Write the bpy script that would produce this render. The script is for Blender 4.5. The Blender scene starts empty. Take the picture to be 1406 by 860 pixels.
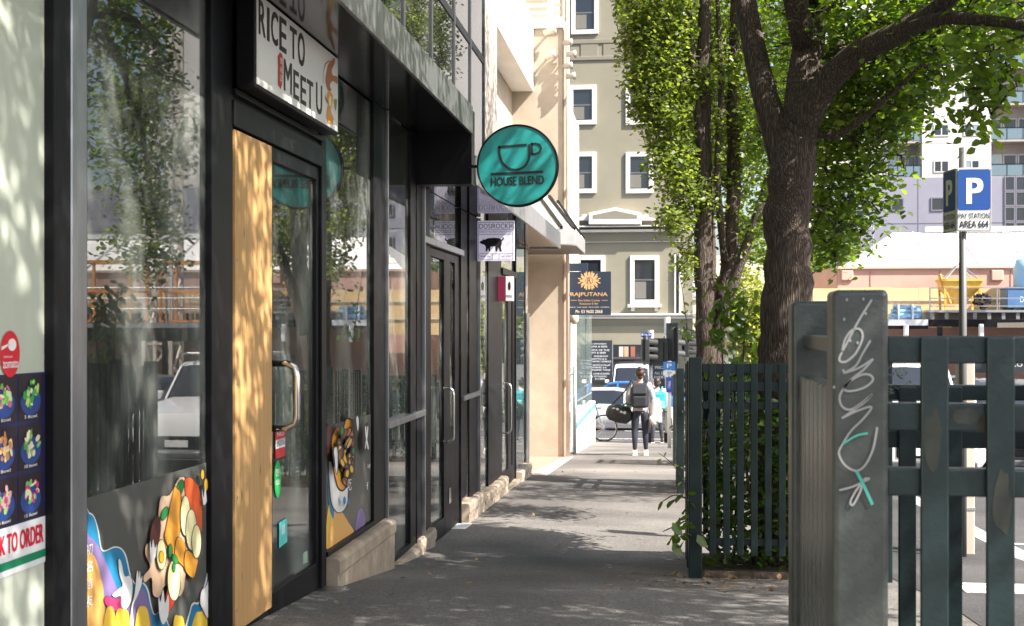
import bpy, bmesh, math, random
import numpy as np
from mathutils import Vector, Matrix
random.seed(7); rng = np.random.default_rng(11)
S = bpy.context.scene; C = S.collection
R = math.radians
# ---------------------------------------------------------------- camera, sky, sun, exposure
FPX = 1750.0; TH = math.atan(209/FPX)
cam = bpy.data.cameras.new('camera'); co = bpy.data.objects.new('camera', cam); C.objects.link(co)
co.location = (0, 0, 0); co.rotation_euler = (R(90), 0, TH)
cam.sensor_width = 36; cam.lens = 36*FPX/1406; cam.shift_y = 20/1406
cam.clip_start = .05; cam.clip_end = 3000
cam.dof.use_dof = True; cam.dof.focus_distance = 9.5; cam.dof.aperture_fstop = 8
S.camera = co
SUN_EL, SUN_AZ = R(46), R(-23)          # azimuth measured from +X towards +Y
w = bpy.data.worlds.new('World'); S.world = w; w.use_nodes = True
nt = w.node_tree; bg = nt.nodes['Background']
sky = nt.nodes.new('ShaderNodeTexSky'); sky.sky_type = 'NISHITA'; sky.sun_disc = False; sky.dust_density = 3.0
sky.sun_elevation = SUN_EL; sky.sun_rotation = R(90)-SUN_AZ
nt.links.new(sky.outputs[0], bg.inputs[0]); bg.inputs[1].default_value = .10
sl = bpy.data.lights.new('sun', 'SUN'); sl.energy = 5.0; sl.angle = R(.5); sl.color = (1, .94, .85)
so = bpy.data.objects.new('sun', sl); C.objects.link(so)
sd = Vector((math.cos(SUN_EL)*math.cos(SUN_AZ), math.cos(SUN_EL)*math.sin(SUN_AZ), math.sin(SUN_EL)))
so.rotation_euler = sd.to_track_quat('Z', 'Y').to_euler(); so.location = (20, -5, 20)
S.view_settings.view_transform = 'Standard'; S.view_settings.look = 'None'
S.view_settings.exposure = 1.6; S.view_settings.gamma = 1
# ---------------------------------------------------------------- measuring: photo pixel -> point on a known plane
def ray(x, y):
    u = x-703
    return Vector((-FPX*math.sin(TH)+u*math.cos(TH), FPX*math.cos(TH)+u*math.sin(TH), 450-y))
def atX(x, y, X): r = ray(x, y); return r*(X/r.x)
def atY(x, y, Y): r = ray(x, y); return r*(Y/r.y)
GP = [(-40, .6), (-5, -.78), (0, -1.03), (3, -1.2), (6.9, -1.445), (8.4, -1.62), (10.2, -1.775), (11.7, -1.83), (13, -1.865), (15, -1.93), (17, -2.01),
      (23.4, -2.385), (29, -2.72), (34, -3.0), (45, -3.36), (52, -3.5), (60, -3.58), (90, -3.6), (2000, -4.0)]
def g(y): return float(np.interp(y, [p[0] for p in GP], [p[1] for p in GP]))
# ---------------------------------------------------------------- materials
MATS = {}
def mat(name, col, rough=.6, metal=0., var=.0, scale=8., bump=0., bscale=60., spec=.5, stretch=(1, 1, 1), col2=None, detail=4, coat=0.):
    if name in MATS: return MATS[name]
    m = bpy.data.materials.new(name); m.use_nodes = True; n = m.node_tree.nodes; l = m.node_tree.links
    b = n['Principled BSDF']; b.inputs['Base Color'].default_value = (*col, 1); b.inputs['Roughness'].default_value = rough
    b.inputs['Metallic'].default_value = metal; b.inputs['Specular IOR Level'].default_value = spec
    b.inputs['Coat Weight'].default_value = coat
    if var or col2 or bump:
        tc = n.new('ShaderNodeTexCoord'); mp = n.new('ShaderNodeMapping'); mp.inputs['Scale'].default_value = stretch
        l.new(tc.outputs['Object'], mp.inputs['Vector'])
    if var or col2:
        nz = n.new('ShaderNodeTexNoise'); nz.inputs['Scale'].default_value = scale; nz.inputs['Detail'].default_value = detail
        nz.inputs['Roughness'].default_value = .65
        l.new(mp.outputs[0], nz.inputs['Vector'])
        cr = n.new('ShaderNodeValToRGB'); cr.color_ramp.elements[0].position = .3; cr.color_ramp.elements[1].position = .7
        a = col2 or tuple(c*(1-var) for c in col); z = col if col2 else tuple(min(1, c*(1+var)) for c in col)
        cr.color_ramp.elements[0].color = (*a, 1); cr.color_ramp.elements[1].color = (*z, 1)
        l.new(nz.outputs['Fac'], cr.inputs[0]); l.new(cr.outputs[0], b.inputs['Base Color'])
    if bump:
        nb = n.new('ShaderNodeTexNoise'); nb.inputs['Scale'].default_value = bscale; nb.inputs['Detail'].default_value = 3
        l.new(mp.outputs[0], nb.inputs['Vector'])
        bp = n.new('ShaderNodeBump'); bp.inputs['Strength'].default_value = bump; bp.inputs['Distance'].default_value = .02
        l.new(nb.outputs['Fac'], bp.inputs['Height']); l.new(bp.outputs[0], b.inputs['Normal'])
    MATS[name] = m; return m
def flat(r_, g_, b_, rough=.5):          # printed ink, named by its colour (sRGB 0-255)
    f = lambda c: (c/255/12.92 if c <= 10 else ((c/255+.055)/1.055)**2.4)
    return mat('ink_%d_%d_%d' % (r_, g_, b_), (f(r_)*.85, f(g_)*.85, f(b_)*.85), rough)
def glass_mat(name, tint=(.78, .82, .8), ior=1.78, rough=0.0, haze=0., hazecol=(.6, .65, .6), smudge=0.):
    m = bpy.data.materials.new(name); m.use_nodes = True; n = m.node_tree.nodes; l = m.node_tree.links
    n.remove(n['Principled BSDF']); out = n['Material Output']
    tr = n.new('ShaderNodeBsdfTransparent'); tr.inputs[0].default_value = (*tint, 1)
    gl = n.new('ShaderNodeBsdfGlossy'); gl.inputs[0].default_value = (.97, .97, .97, 1); gl.inputs['Roughness'].default_value = rough
    fr = n.new('ShaderNodeFresnel'); fr.inputs[0].default_value = ior
    mx = n.new('ShaderNodeMixShader'); l.new(fr.outputs[0], mx.inputs[0]); l.new(tr.outputs[0], mx.inputs[1]); l.new(gl.outputs[0], mx.inputs[2])
    last = mx
    if haze or smudge:
        df = n.new('ShaderNodeBsdfDiffuse'); df.inputs[0].default_value = (*hazecol, 1)
        m2 = n.new('ShaderNodeMixShader'); l.new(mx.outputs[0], m2.inputs[1]); l.new(df.outputs[0], m2.inputs[2]); m2.inputs[0].default_value = haze
        if smudge:
            tc = n.new('ShaderNodeTexCoord'); mp = n.new('ShaderNodeMapping'); mp.inputs['Scale'].default_value = (1, 1, .35)
            nz = n.new('ShaderNodeTexNoise'); nz.inputs['Scale'].default_value = 3.2; nz.inputs['Detail'].default_value = 6
            mr = n.new('ShaderNodeMapRange'); mr.inputs[1].default_value = .45; mr.inputs[2].default_value = .8
            mr.inputs[3].default_value = haze; mr.inputs[4].default_value = haze+smudge
            l.new(tc.outputs['Object'], mp.inputs[0]); l.new(mp.outputs[0], nz.inputs['Vector']); l.new(nz.outputs['Fac'], mr.inputs[0]); l.new(mr.outputs[0], m2.inputs[0])
        last = m2
    l.new(last.outputs[0], out.inputs[0]); MATS[name] = m; return m
def leaf_mat(name, c1, c2, trans=.45):
    m = bpy.data.materials.new(name); m.use_nodes = True; n = m.node_tree.nodes; l = m.node_tree.links
    n.remove(n['Principled BSDF']); out = n['Material Output']
    ge = n.new('ShaderNodeNewGeometry'); cr = n.new('ShaderNodeValToRGB')
    cr.color_ramp.elements[0].color = (*c1, 1); cr.color_ramp.elements[1].color = (*c2, 1)
    l.new(ge.outputs['Random Per Island'], cr.inputs[0])
    pb = n.new('ShaderNodeBsdfPrincipled'); pb.inputs['Roughness'].default_value = .42; l.new(cr.outputs[0], pb.inputs['Base Color'])
    tl = n.new('ShaderNodeBsdfTranslucent')
    hs = n.new('ShaderNodeMix'); hs.data_type = 'RGBA'; hs.blend_type = 'MULTIPLY'; hs.inputs[0].default_value = 1
    l.new(cr.outputs[0], hs.inputs[6]); hs.inputs[7].default_value = (2.25, 2.2, .85, 1); l.new(hs.outputs[2], tl.inputs[0])
    mx = n.new('ShaderNodeMixShader'); mx.inputs[0].default_value = trans
    l.new(pb.outputs[0], mx.inputs[1]); l.new(tl.outputs[0], mx.inputs[2]); l.new(mx.outputs[0], out.inputs[0]); MATS[name] = m; return m
def asphalt(name, a, b, speck=.35):
    m = bpy.data.materials.new(name); m.use_nodes = True; n = m.node_tree.nodes; l = m.node_tree.links
    pb = n['Principled BSDF']; pb.inputs['Roughness'].default_value = .85; pb.inputs['Specular IOR Level'].default_value = .3
    tc = n.new('ShaderNodeTexCoord')
    n1 = n.new('ShaderNodeTexNoise'); n1.inputs['Scale'].default_value = .7; n1.inputs['Detail'].default_value = 8
    n2 = n.new('ShaderNodeTexVoronoi'); n2.inputs['Scale'].default_value = 110
    n3 = n.new('ShaderNodeTexNoise'); n3.inputs['Scale'].default_value = 45; n3.inputs['Detail'].default_value = 4
    for k in (n1, n2, n3): l.new(tc.outputs['Object'], k.inputs['Vector'])
    cr = n.new('ShaderNodeValToRGB'); cr.color_ramp.elements[0].position = .35; cr.color_ramp.elements[1].position = .68
    cr.color_ramp.elements[0].color = (*a, 1); cr.color_ramp.elements[1].color = (*b, 1); l.new(n1.outputs['Fac'], cr.inputs[0])
    mr = n.new('ShaderNodeMapRange'); mr.inputs[3].default_value = 1-speck; mr.inputs[4].default_value = 1+speck; l.new(n2.outputs['Color'], mr.inputs[0])
    mr2 = n.new('ShaderNodeMapRange'); mr2.inputs[1].default_value = .3; mr2.inputs[2].default_value = .7; mr2.inputs[3].default_value = .8; mr2.inputs[4].default_value = 1.2; l.new(n3.outputs['Fac'], mr2.inputs[0])
    mm = n.new('ShaderNodeMath'); mm.operation = 'MULTIPLY'; l.new(mr.outputs[0], mm.inputs[0]); l.new(mr2.outputs[0], mm.inputs[1])
    mx = n.new('ShaderNodeVectorMath'); mx.operation = 'SCALE'; l.new(cr.outputs[0], mx.inputs[0]); l.new(mm.outputs[0], mx.inputs['Scale'])
    gv = n.new('ShaderNodeTexVoronoi'); gv.inputs['Scale'].default_value = 2.3; l.new(tc.outputs['Object'], gv.inputs['Vector'])
    gr = n.new('ShaderNodeValToRGB'); gr.color_ramp.elements[0].position = .045; gr.color_ramp.elements[0].color = (.55, .55, .55, 1); gr.color_ramp.elements[1].position = .06; gr.color_ramp.elements[1].color = (1, 1, 1, 1); l.new(gv.outputs['Distance'], gr.inputs[0])
    sn = n.new('ShaderNodeTexNoise'); sn.inputs['Scale'].default_value = .35; sn.inputs['Detail'].default_value = 9; sn.inputs['Distortion'].default_value = .8; l.new(tc.outputs['Object'], sn.inputs['Vector'])
    sr = n.new('ShaderNodeValToRGB'); sr.color_ramp.elements[0].position = .42; sr.color_ramp.elements[0].color = (.72, .71, .70, 1); sr.color_ramp.elements[1].position = .56; sr.color_ramp.elements[1].color = (1.08, 1.07, 1.05, 1); l.new(sn.outputs['Fac'], sr.inputs[0])
    v1 = n.new('ShaderNodeVectorMath'); v1.operation = 'MULTIPLY'; l.new(mx.outputs[0], v1.inputs[0]); l.new(gr.outputs[0], v1.inputs[1])
    v2 = n.new('ShaderNodeVectorMath'); v2.operation = 'MULTIPLY'; l.new(v1.outputs[0], v2.inputs[0]); l.new(sr.outputs[0], v2.inputs[1])
    l.new(v2.outputs[0], pb.inputs['Base Color'])
    bp = n.new('ShaderNodeBump'); bp.inputs['Strength'].default_value = .5; bp.inputs['Distance'].default_value = .006
    l.new(n2.outputs['Distance'], bp.inputs['Height']); l.new(bp.outputs[0], pb.inputs['Normal']); MATS[name] = m; return m
def plywood():
    m = bpy.data.materials.new('plywood'); m.use_nodes = True; n = m.node_tree.nodes; l = m.node_tree.links
    pb = n['Principled BSDF']; pb.inputs['Roughness'].default_value = .6
    tc = n.new('ShaderNodeTexCoord'); mp = n.new('ShaderNodeMapping'); mp.inputs['Scale'].default_value = (1, 22, .5)
    l.new(tc.outputs['Object'], mp.inputs[0])
    nz = n.new('ShaderNodeTexNoise'); nz.inputs['Scale'].default_value = 3.5; nz.inputs['Detail'].default_value = 7; nz.inputs['Distortion'].default_value = .6
    l.new(mp.outputs[0], nz.inputs['Vector'])
    cr = n.new('ShaderNodeValToRGB'); e = cr.color_ramp.elements; e[0].position = .3; e[0].color = (.46, .25, .09, 1); e[1].position = .7; e[1].color = (.62, .37, .15, 1)
    l.new(nz.outputs['Fac'], cr.inputs[0])
    mp2 = n.new('ShaderNodeMapping'); mp2.inputs['Scale'].default_value = (1, 9, 2.4); l.new(tc.outputs['Object'], mp2.inputs[0])
    vo = n.new('ShaderNodeTexVoronoi'); vo.inputs['Scale'].default_value = 1.6; l.new(mp2.outputs[0], vo.inputs['Vector'])
    kr = n.new('ShaderNodeValToRGB'); kr.color_ramp.elements[0].color = (.1, .05, .02, 1); kr.color_ramp.elements[0].position = .045; kr.color_ramp.elements[1].position = .13; kr.color_ramp.elements[1].color = (1, 1, 1, 1)
    l.new(vo.outputs['Distance'], kr.inputs[0])
    mx = n.new('ShaderNodeMix'); mx.data_type = 'RGBA'; mx.blend_type = 'MULTIPLY'; mx.inputs[0].default_value = .75
    l.new(cr.outputs[0], mx.inputs[6]); l.new(kr.outputs[0], mx.inputs[7]); l.new(mx.outputs[2], pb.inputs['Base Color']); MATS['plywood'] = m; return m
def bark_mat():
    m = bpy.data.materials.new('bark'); m.use_nodes = True; n = m.node_tree.nodes; l = m.node_tree.links
    pb = n['Principled BSDF']; pb.inputs['Roughness'].default_value = .9
    tc = n.new('ShaderNodeTexCoord'); mp = n.new('ShaderNodeMapping'); mp.inputs['Scale'].default_value = (1, 1, .07); l.new(tc.outputs['Object'], mp.inputs[0])
    vo = n.new('ShaderNodeTexVoronoi'); vo.feature = 'DISTANCE_TO_EDGE'; vo.inputs['Scale'].default_value = 75
    nz = n.new('ShaderNodeTexNoise'); nz.inputs['Scale'].default_value = 30; nz.inputs['Detail'].default_value = 6
    l.new(mp.outputs[0], nz.inputs['Vector'])
    ad = n.new('ShaderNodeVectorMath'); ad.operation = 'MULTIPLY_ADD'; ad.inputs[1].default_value = (.035,)*3; l.new(nz.outputs['Color'], ad.inputs[0]); l.new(mp.outputs[0], ad.inputs[2])
    l.new(ad.outputs[0], vo.inputs['Vector'])
    cr = n.new('ShaderNodeValToRGB'); cr.color_ramp.elements[0].color = (.028, .019, .015, 1); cr.color_ramp.elements[1].color = (.15, .11, .085, 1); cr.color_ramp.elements[1].position = .3
    l.new(vo.outputs['Distance'], cr.inputs[0]); l.new(cr.outputs[0], pb.inputs['Base Color'])
    bp = n.new('ShaderNodeBump'); bp.inputs['Strength'].default_value = .9; bp.inputs['Distance'].default_value = .03; l.new(vo.outputs['Distance'], bp.inputs['Height']); l.new(bp.outputs[0], pb.inputs['Normal'])
    MATS['bark'] = m; return m
def brick_mat(name, a, b, mo, bw, bh):
    m = bpy.data.materials.new(name); m.use_nodes = True; n = m.node_tree.nodes; l = m.node_tree.links
    pb = n['Principled BSDF']; pb.inputs['Roughness'].default_value = .85; tc = n.new('ShaderNodeTexCoord')
    br = n.new('ShaderNodeTexBrick'); br.inputs['Color1'].default_value = (*a, 1); br.inputs['Color2'].default_value = (*b, 1); br.inputs['Mortar'].default_value = (*mo, 1)
    br.inputs['Scale'].default_value = 1; br.inputs['Brick Width'].default_value = bw; br.inputs['Row Height'].default_value = bh; br.inputs['Mortar Size'].default_value = .006
    l.new(tc.outputs['Object'], br.inputs['Vector']); l.new(br.outputs['Color'], pb.inputs['Base Color']); MATS[name] = m; return m
BLACK = mat('black_aluminium', (.008, .008, .010), .42, 0, .3, 5, .02, 90, spec=.16)
BLACK2 = mat('black_panel', (.010, .010, .012), .3, 0, .3, 3, spec=.2)
SILVERCAP = mat('brushed_metal', (.42, .42, .44), .38, 1, .2, 10, .05, 40, stretch=(1, 1, .2))
FASCIA = mat('fascia_steel', (.22, .225, .235), .3, .55, .4, 5, .05, 12, stretch=(1, 2, .4))
SOFFIT = mat('glossy_soffit', (.02, .019, .02), .1, 0, .1, 3, spec=.6, coat=0)
CHROME = mat('chrome', (.72, .7, .67), .14, 1)
STEEL = mat('galvanised_steel', (.38, .39, .4), .45, .8, .2, 14)
PLY = plywood(); BARK = bark_mat()
GLASS = glass_mat('window_glass', (.93, .95, .94), haze=.02, smudge=.19, hazecol=(.62, .66, .6))
CLEAR = glass_mat('pale_shop_glass', (.75, .86, .84), 1.6, .02, .1, (.55, .68, .66))
UPPER = glass_mat('upper_glass', (.35, .38, .4), 1.5, .0, .01, (.4, .42, .45), .05)
FROST = glass_mat('frosted_glass', (.5, .53, .45), 1.7, .18, .6, (.68, .73, .62), .15)
FILM = glass_mat('frosted_film', (.25, .25, .24), 1.45, .22, .5, (.17, .17, .155), .15)
DARKGLASS = mat('dark_window', (.02, .023, .03), .05, 0, spec=.8)
CARGLASS = mat('car_glass', (.015, .018, .022), .03, 0, spec=.9)
CONC = mat('sandstone_plinth', (.34, .275, .21), .8, 0, .3, 6)
BEIGE = mat('beige_render', (.385, .325, .255), .85, 0, .12, 2.2, .12, 160)
BEIGE2 = mat('pale_concrete', (.5, .42, .35), .85, 0, .14, 3, .15, 90)
WHITEW = mat('white_painted_wall', (.80, .76, .70), .75, 0, .06, 2, .05, 90)
OLIVE = mat('olive_render', (.235, .215, .16), .85, 0, .09, .6, .08, 60)
OLIVE2 = mat('dull_olive_panel', (.205, .188, .142), .85, 0, .08, .8)
CREAM = mat('cream_trim', (.60, .57, .52), .7, 0, .06, 3)
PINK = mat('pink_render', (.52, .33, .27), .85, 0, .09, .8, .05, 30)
PINK2 = mat('pink_shade_and_joint', (.34, .20, .165), .85, 0, .1, .8)  # pink darkened for the shaded side and below the deck, also wall joints
ROOFW = mat('white_sheet_roof', (.82, .80, .78), .55, 0, .07, .5)
GREYB = mat('blue_grey_cladding', (.225, .225, .285), .7, 0, .08, .4)
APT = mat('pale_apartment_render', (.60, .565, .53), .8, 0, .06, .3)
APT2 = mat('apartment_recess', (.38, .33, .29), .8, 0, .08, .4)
YPLY = mat('yellow_formply', (.66, .47, .24), .7, 0, .14, 1.5)
ORANGE = mat('orange_paint', (.70, .27, .05), .5, 0, .15, 6)
YELLOW = mat('hopper_yellow', (.72, .42, .06), .5, 0, .2, 3)
GREENP = mat('dark_green_paint', (.010, .022, .023), .34, 0, .4, 6, .06, 60)
GREYP = mat('worn_green_grey_paint', (.058, .064, .061), .34, 0, .35, 14, .08, 80, col2=(.032, .038, .036))
KHAKI = mat('khaki_paint_patch', (.027, .03, .022), .45, 0, .3, 12)
RUST = mat('rust', (.035, .024, .016), .8, 0, .4, 30)
ASPH = asphalt('footpath_asphalt', (.125, .117, .112), (.19, .178, .17))
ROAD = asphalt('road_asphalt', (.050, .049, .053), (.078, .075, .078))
BLUESTONE = mat('kerb_stone', (.42, .42, .43), .8, 0, .2, 7, .2, 60)
PAINTW = mat('road_paint', (.72, .72, .70), .7, 0, .12, 20)
SOIL = mat('garden_soil', (.075, .055, .04), .95, 0, .5, 18, .6, 40)
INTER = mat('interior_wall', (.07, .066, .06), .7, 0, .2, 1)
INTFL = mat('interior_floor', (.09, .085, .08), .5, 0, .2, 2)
WOOD = mat('varnished_timber', (.42, .22, .08), .35, 0, .3, 4, stretch=(8, .6, 8))
RUBBER = mat('rubber', (.02, .02, .02), .8)
LEAF_A = leaf_mat('pear_leaf', (.038, .085, .010), (.15, .22, .03), .5)
LEAF_B = leaf_mat('far_pear_leaf', (.06, .10, .02), (.20, .25, .06), .5)
LEAF_C = leaf_mat('shrub_leaf', (.028, .07, .014), (.11, .18, .03), .42)
LEAF_Y = leaf_mat('pale_leaf', (.14, .17, .03), (.30, .32, .07), .4)
# ---------------------------------------------------------------- builders
WL = {}                                   # world location of every root / part
class MB:
    def __init__(s): s.v = []; s.f = []; s.m = []
    def add(s, vs, fs, mi=0):
        o = len(s.v); s.v += [tuple(p) for p in vs]; s.f += [tuple(i+o for i in f) for f in fs]; s.m += [mi]*len(fs); return s
    def box(s, x0, x1, y0, y1, z0, z1, mi=0):
        return s.add([(x, y, z) for z in (z0, z1) for y in (y0, y1) for x in (x0, x1)], [(0, 2, 3, 1), (4, 5, 7, 6), (0, 1, 5, 4), (2, 6, 7, 3), (0, 4, 6, 2), (1, 3, 7, 5)], mi)
    def obox(s, c, ax, ay, az, mi=0):
        c = Vector(c); ax = Vector(ax); ay = Vector(ay); az = Vector(az)
        return s.add([c+ax*i+ay*j+az*k for k in (-1, 1) for j in (-1, 1) for i in (-1, 1)], [(0, 2, 3, 1), (4, 5, 7, 6), (0, 1, 5, 4), (2, 6, 7, 3), (0, 4, 6, 2), (1, 3, 7, 5)], mi)
    def bar(s, p, q, w_, h_=None, up=(0, 0, 1), mi=0):
        p = Vector(p); q = Vector(q); d = (q-p); a = d.normalized(); u = Vector(up)
        if abs(a.dot(u)) > .99: u = Vector((1, 0, 0))
        b = a.cross(u).normalized(); c = b.cross(a); h_ = h_ or w_
        return s.obox((p+q)/2, d/2, b*w_/2, c*h_/2, mi)
    def tube(s, pts, rad, n=8, mi=0, cap=True):
        pts = [Vector(p) for p in pts]; rr = rad if isinstance(rad, (list, tuple)) else [rad]*len(pts)
        o = len(s.v); prev = None
        for i, p in enumerate(pts):
            t = (pts[min(i+1, len(pts)-1)]-pts[max(i-1, 0)]).normalized()
            if prev is None:
                prev = t.cross(Vector((0, 0, 1)) if abs(t.z) < .9 else Vector((1, 0, 0))).normalized()
            prev = (prev-t*prev.dot(t)).normalized(); b = t.cross(prev)
            for k in range(n):
                a = 2*math.pi*k/n; s.v.append(tuple(p+(prev*math.cos(a)+b*math.sin(a))*rr[i]))
        for i in range(len(pts)-1):
            for k in range(n):
                a = o+i*n+k; b_ = o+i*n+(k+1) % n; s.f.append((a, b_, b_+n, a+n)); s.m.append(mi)
        if cap:
            s.f.append(tuple(o+k for k in reversed(range(n)))); s.m.append(mi)
            s.f.append(tuple(o+(len(pts)-1)*n+k for k in range(n))); s.m.append(mi)
        return s
    def prism(s, poly, off, mi=0):
        n = len(poly); off = Vector(off); P = [Vector(p) for p in poly]
        return s.add(P+[p+off for p in P], [tuple(reversed(range(n))), tuple(range(n, 2*n))]+[(i, (i+1) % n, n+(i+1) % n, n+i) for i in range(n)], mi)
    def poly(s, pts, mi=0): return s.add(pts, [tuple(range(len(pts)))], mi)
    def ball(s, c, r, nu=12, nv=8, mi=0):
        c = Vector(c); r = r if isinstance(r, (tuple, list)) else (r, r, r); vs = [c+Vector((0, 0, -r[2]))]
        for j in range(1, nv):
            a = -math.pi/2+math.pi*j/nv
            for i in range(nu):
                b = 2*math.pi*i/nu; vs.append(c+Vector((r[0]*math.cos(a)*math.cos(b), r[1]*math.cos(a)*math.sin(b), r[2]*math.sin(a))))
        vs.append(c+Vector((0, 0, r[2]))); fs = []
        for i in range(nu): fs.append((0, 1+(i+1) % nu, 1+i))
        for j in range(nv-2):
            for i in range(nu):
                a = 1+j*nu+i; b = 1+j*nu+(i+1) % nu; fs.append((a, b, b+nu, a+nu))
        t = len(vs)-1
        for i in range(nu): fs.append((t, 1+(nv-2)*nu+i, 1+(nv-2)*nu+(i+1) % nu))
        return s.add(vs, fs, mi)
    def build(s, name, mats, parent=None, label=None, cat=None, group=None, kind=None, smooth=False, bevel=0, origin=None, fix=True, seg=2):
        me = bpy.data.meshes.new(name); V = np.array(s.v, dtype=float)
        lo, hi = V.min(0), V.max(0)
        if origin is None: origin = Vector(((lo[0]+hi[0])/2, (lo[1]+hi[1])/2, lo[2])) if parent is None else Vector((lo+hi)/2)
        V -= np.array(origin); me.from_pydata(V.tolist(), [], s.f)
        mats = mats if isinstance(mats, (list, tuple)) else [mats]
        for m_ in mats: me.materials.append(m_)
        if len(mats) > 1: me.polygons.foreach_set('material_index', s.m)
        if fix:
            bm = bmesh.new(); bm.from_mesh(me); bmesh.ops.recalc_face_normals(bm, faces=bm.faces); bm.to_mesh(me); bm.free()
        if smooth: me.polygons.foreach_set('use_smooth', [True]*len(me.polygons))
        me.update(); o = link(name, me, origin, parent)
        if bevel:
            b = o.modifiers.new('bevel', 'BEVEL'); b.width = bevel; b.segments = seg; b.limit_method = 'ANGLE'; b.angle_limit = R(40)
        return tag(o, label, cat, group, kind)
def link(name, me, origin, parent=None):
    o = bpy.data.objects.new(name, me); C.objects.link(o); origin = Vector(origin)
    if parent is not None: o.parent = parent; o.location = origin-WL[parent]
    else: o.location = origin
    WL[o] = origin.copy(); return o
def tag(o, label=None, cat=None, group=None, kind=None):
    for k, v_ in (('label', label), ('category', cat), ('group', group), ('kind', kind)):
        if v_: o[k] = v_
    return o
def thing(name, label, cat, loc, group=None, kind=None): return tag(link(name, None, loc), label, cat, group, kind)
def again(o, delta, parent=None):         # a further piece that shares the mesh of o
    c = o.copy(); C.objects.link(c); c.location = o.location+Vector(delta); WL[c] = WL[o]+Vector(delta)
    if parent is not None: c.parent = parent; c.location = WL[c]-WL[parent]
    return c
def copy_tree(o, parent=None):
    c = o.copy(); C.objects.link(c)
    if parent: c.parent = parent
    for ch in list(o.children): copy_tree(ch, c)
    return c
def kids(o): return list(o.children)
def smoothc(pts, n=5, closed=True):        # Catmull-Rom through 2-D or 3-D points
    P = [Vector((*p, 0)) if len(p) == 2 else Vector(p) for p in pts]; N = len(P); out = []
    for i in range(N if closed else N-1):
        p0, p1, p2, p3 = (P[(i-1) % N], P[i], P[(i+1) % N], P[(i+2) % N]) if closed else (P[max(i-1, 0)], P[i], P[i+1], P[min(i+2, N-1)])
        for k in range(n):
            t = k/n; out.append(.5*((2*p1)+(-p0+p2)*t+(2*p0-5*p1+4*p2-p3)*t*t+(-p0+3*p1-3*p2+p3)*t**3))
    if not closed: out.append(P[-1])
    return out
class Plane:                               # a flat face of a real object; art is printed on it in layers
    def __init__(s, X=None, Y=None): s.X = X; s.Y = Y; s.n = Vector((1, 0, 0)) if X is not None else Vector((0, -1, 0))
    def px(s, x, y): return atX(x, y, s.X) if s.X is not None else atY(x, y, s.Y)
    def uv(s, u, v): return Vector((s.X, u, v)) if s.X is not None else Vector((u, s.Y, v))
STEP = .0012
def art(mb, plane, pts, layer, mi, sm=True, zoom=None, n=4):
    if zoom: pts = [(zoom[0]+zoom[2]*x, zoom[1]+zoom[2]*y) for x, y in pts]
    if sm: pts = [(p.x, p.y) for p in smoothc(pts, n)]
    mb.poly([plane.px(x, y)+plane.n*STEP*layer for x, y in pts], mi)
def ell(cx, cy, rx, ry, n=20, rot=0):
    return [(cx+rx*math.cos(a)*math.cos(rot)-ry*math.sin(a)*math.sin(rot), cy+rx*math.cos(a)*math.sin(rot)+ry*math.sin(a)*math.cos(rot)) for a in [2*math.pi*i/n for i in range(n)]]
def ribbon(mb, P, wd, nrm, mi=0):
    P = [Vector(p) for p in P]; L = []; nrm = Vector(nrm)
    for i, p in enumerate(P):
        t = (P[min(i+1, len(P)-1)]-P[max(i-1, 0)]).normalized(); b = t.cross(nrm).normalized()*wd/2; L.append((p-b, p+b))
    for a, b in zip(L[:-1], L[1:]): mb.add([a[0], a[1], b[1], b[0]], [(0, 1, 2, 3)], mi)
_tc = {}
def text_geo(s_, bold=.0):
    k = (s_, bold)
    if k not in _tc:
        cu = bpy.data.curves.new('lettering', 'FONT'); cu.body = s_; cu.size = 1; cu.offset = bold; cu.resolution_u = 3
        ob = bpy.data.objects.new('lettering', cu); me = bpy.data.meshes.new_from_object(ob)
        V = np.zeros(len(me.vertices)*3); me.vertices.foreach_get('co', V); F = [tuple(p.vertices) for p in me.polygons]
        _tc[k] = (V.reshape(-1, 3)[:, :2].copy(), F); bpy.data.objects.remove(ob); bpy.data.curves.remove(cu); bpy.data.meshes.remove(me)
    return _tc[k]
def text(mb, s_, O, U, V, mi=0, bold=.0, mirror=False):   # fill the box O + a*U + b*V (vectors span the box)
    P, F = text_geo(s_)
    if len(P) == 0: return
    O = Vector(O); U = Vector(U); V = Vector(V); lo, hi = P.min(0), P.max(0); q = (P-lo)/(hi-lo); d = bold*V.length*.9; nn = U.cross(V).normalized(); ud = U.normalized(); vd = V.normalized()
    if bold and U.length > 3*d: O = O+ud*d+vd*d*.6; U = U-ud*2*d; V = V-vd*1.2*d; sh = [(0, 0), (-1, .6), (1, .6), (-1, -.6), (1, -.6), (-1, 0), (1, 0), (0, .6), (0, -.6)]
    else: sh = [(0, 0)]
    for k, (dx, dy) in enumerate(sh): mb.add([O+U*float(a)+V*float(b)+ud*dx*d+vd*dy*d+nn*.00006*k for a, b in q], F, mi)
def text_px(mb, plane, s_, x0, y0, x1, y1, layer, mi, bold=.0, x0b=None):
    a = plane.px(x0, y1); c = plane.px(x0, y0); b = plane.px(x1, y1)
    text(mb, s_, a+plane.n*STEP*layer, Vector((b.x-a.x, b.y-a.y, 0)), Vector((0, 0, c.z-a.z)), mi, bold)
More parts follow.
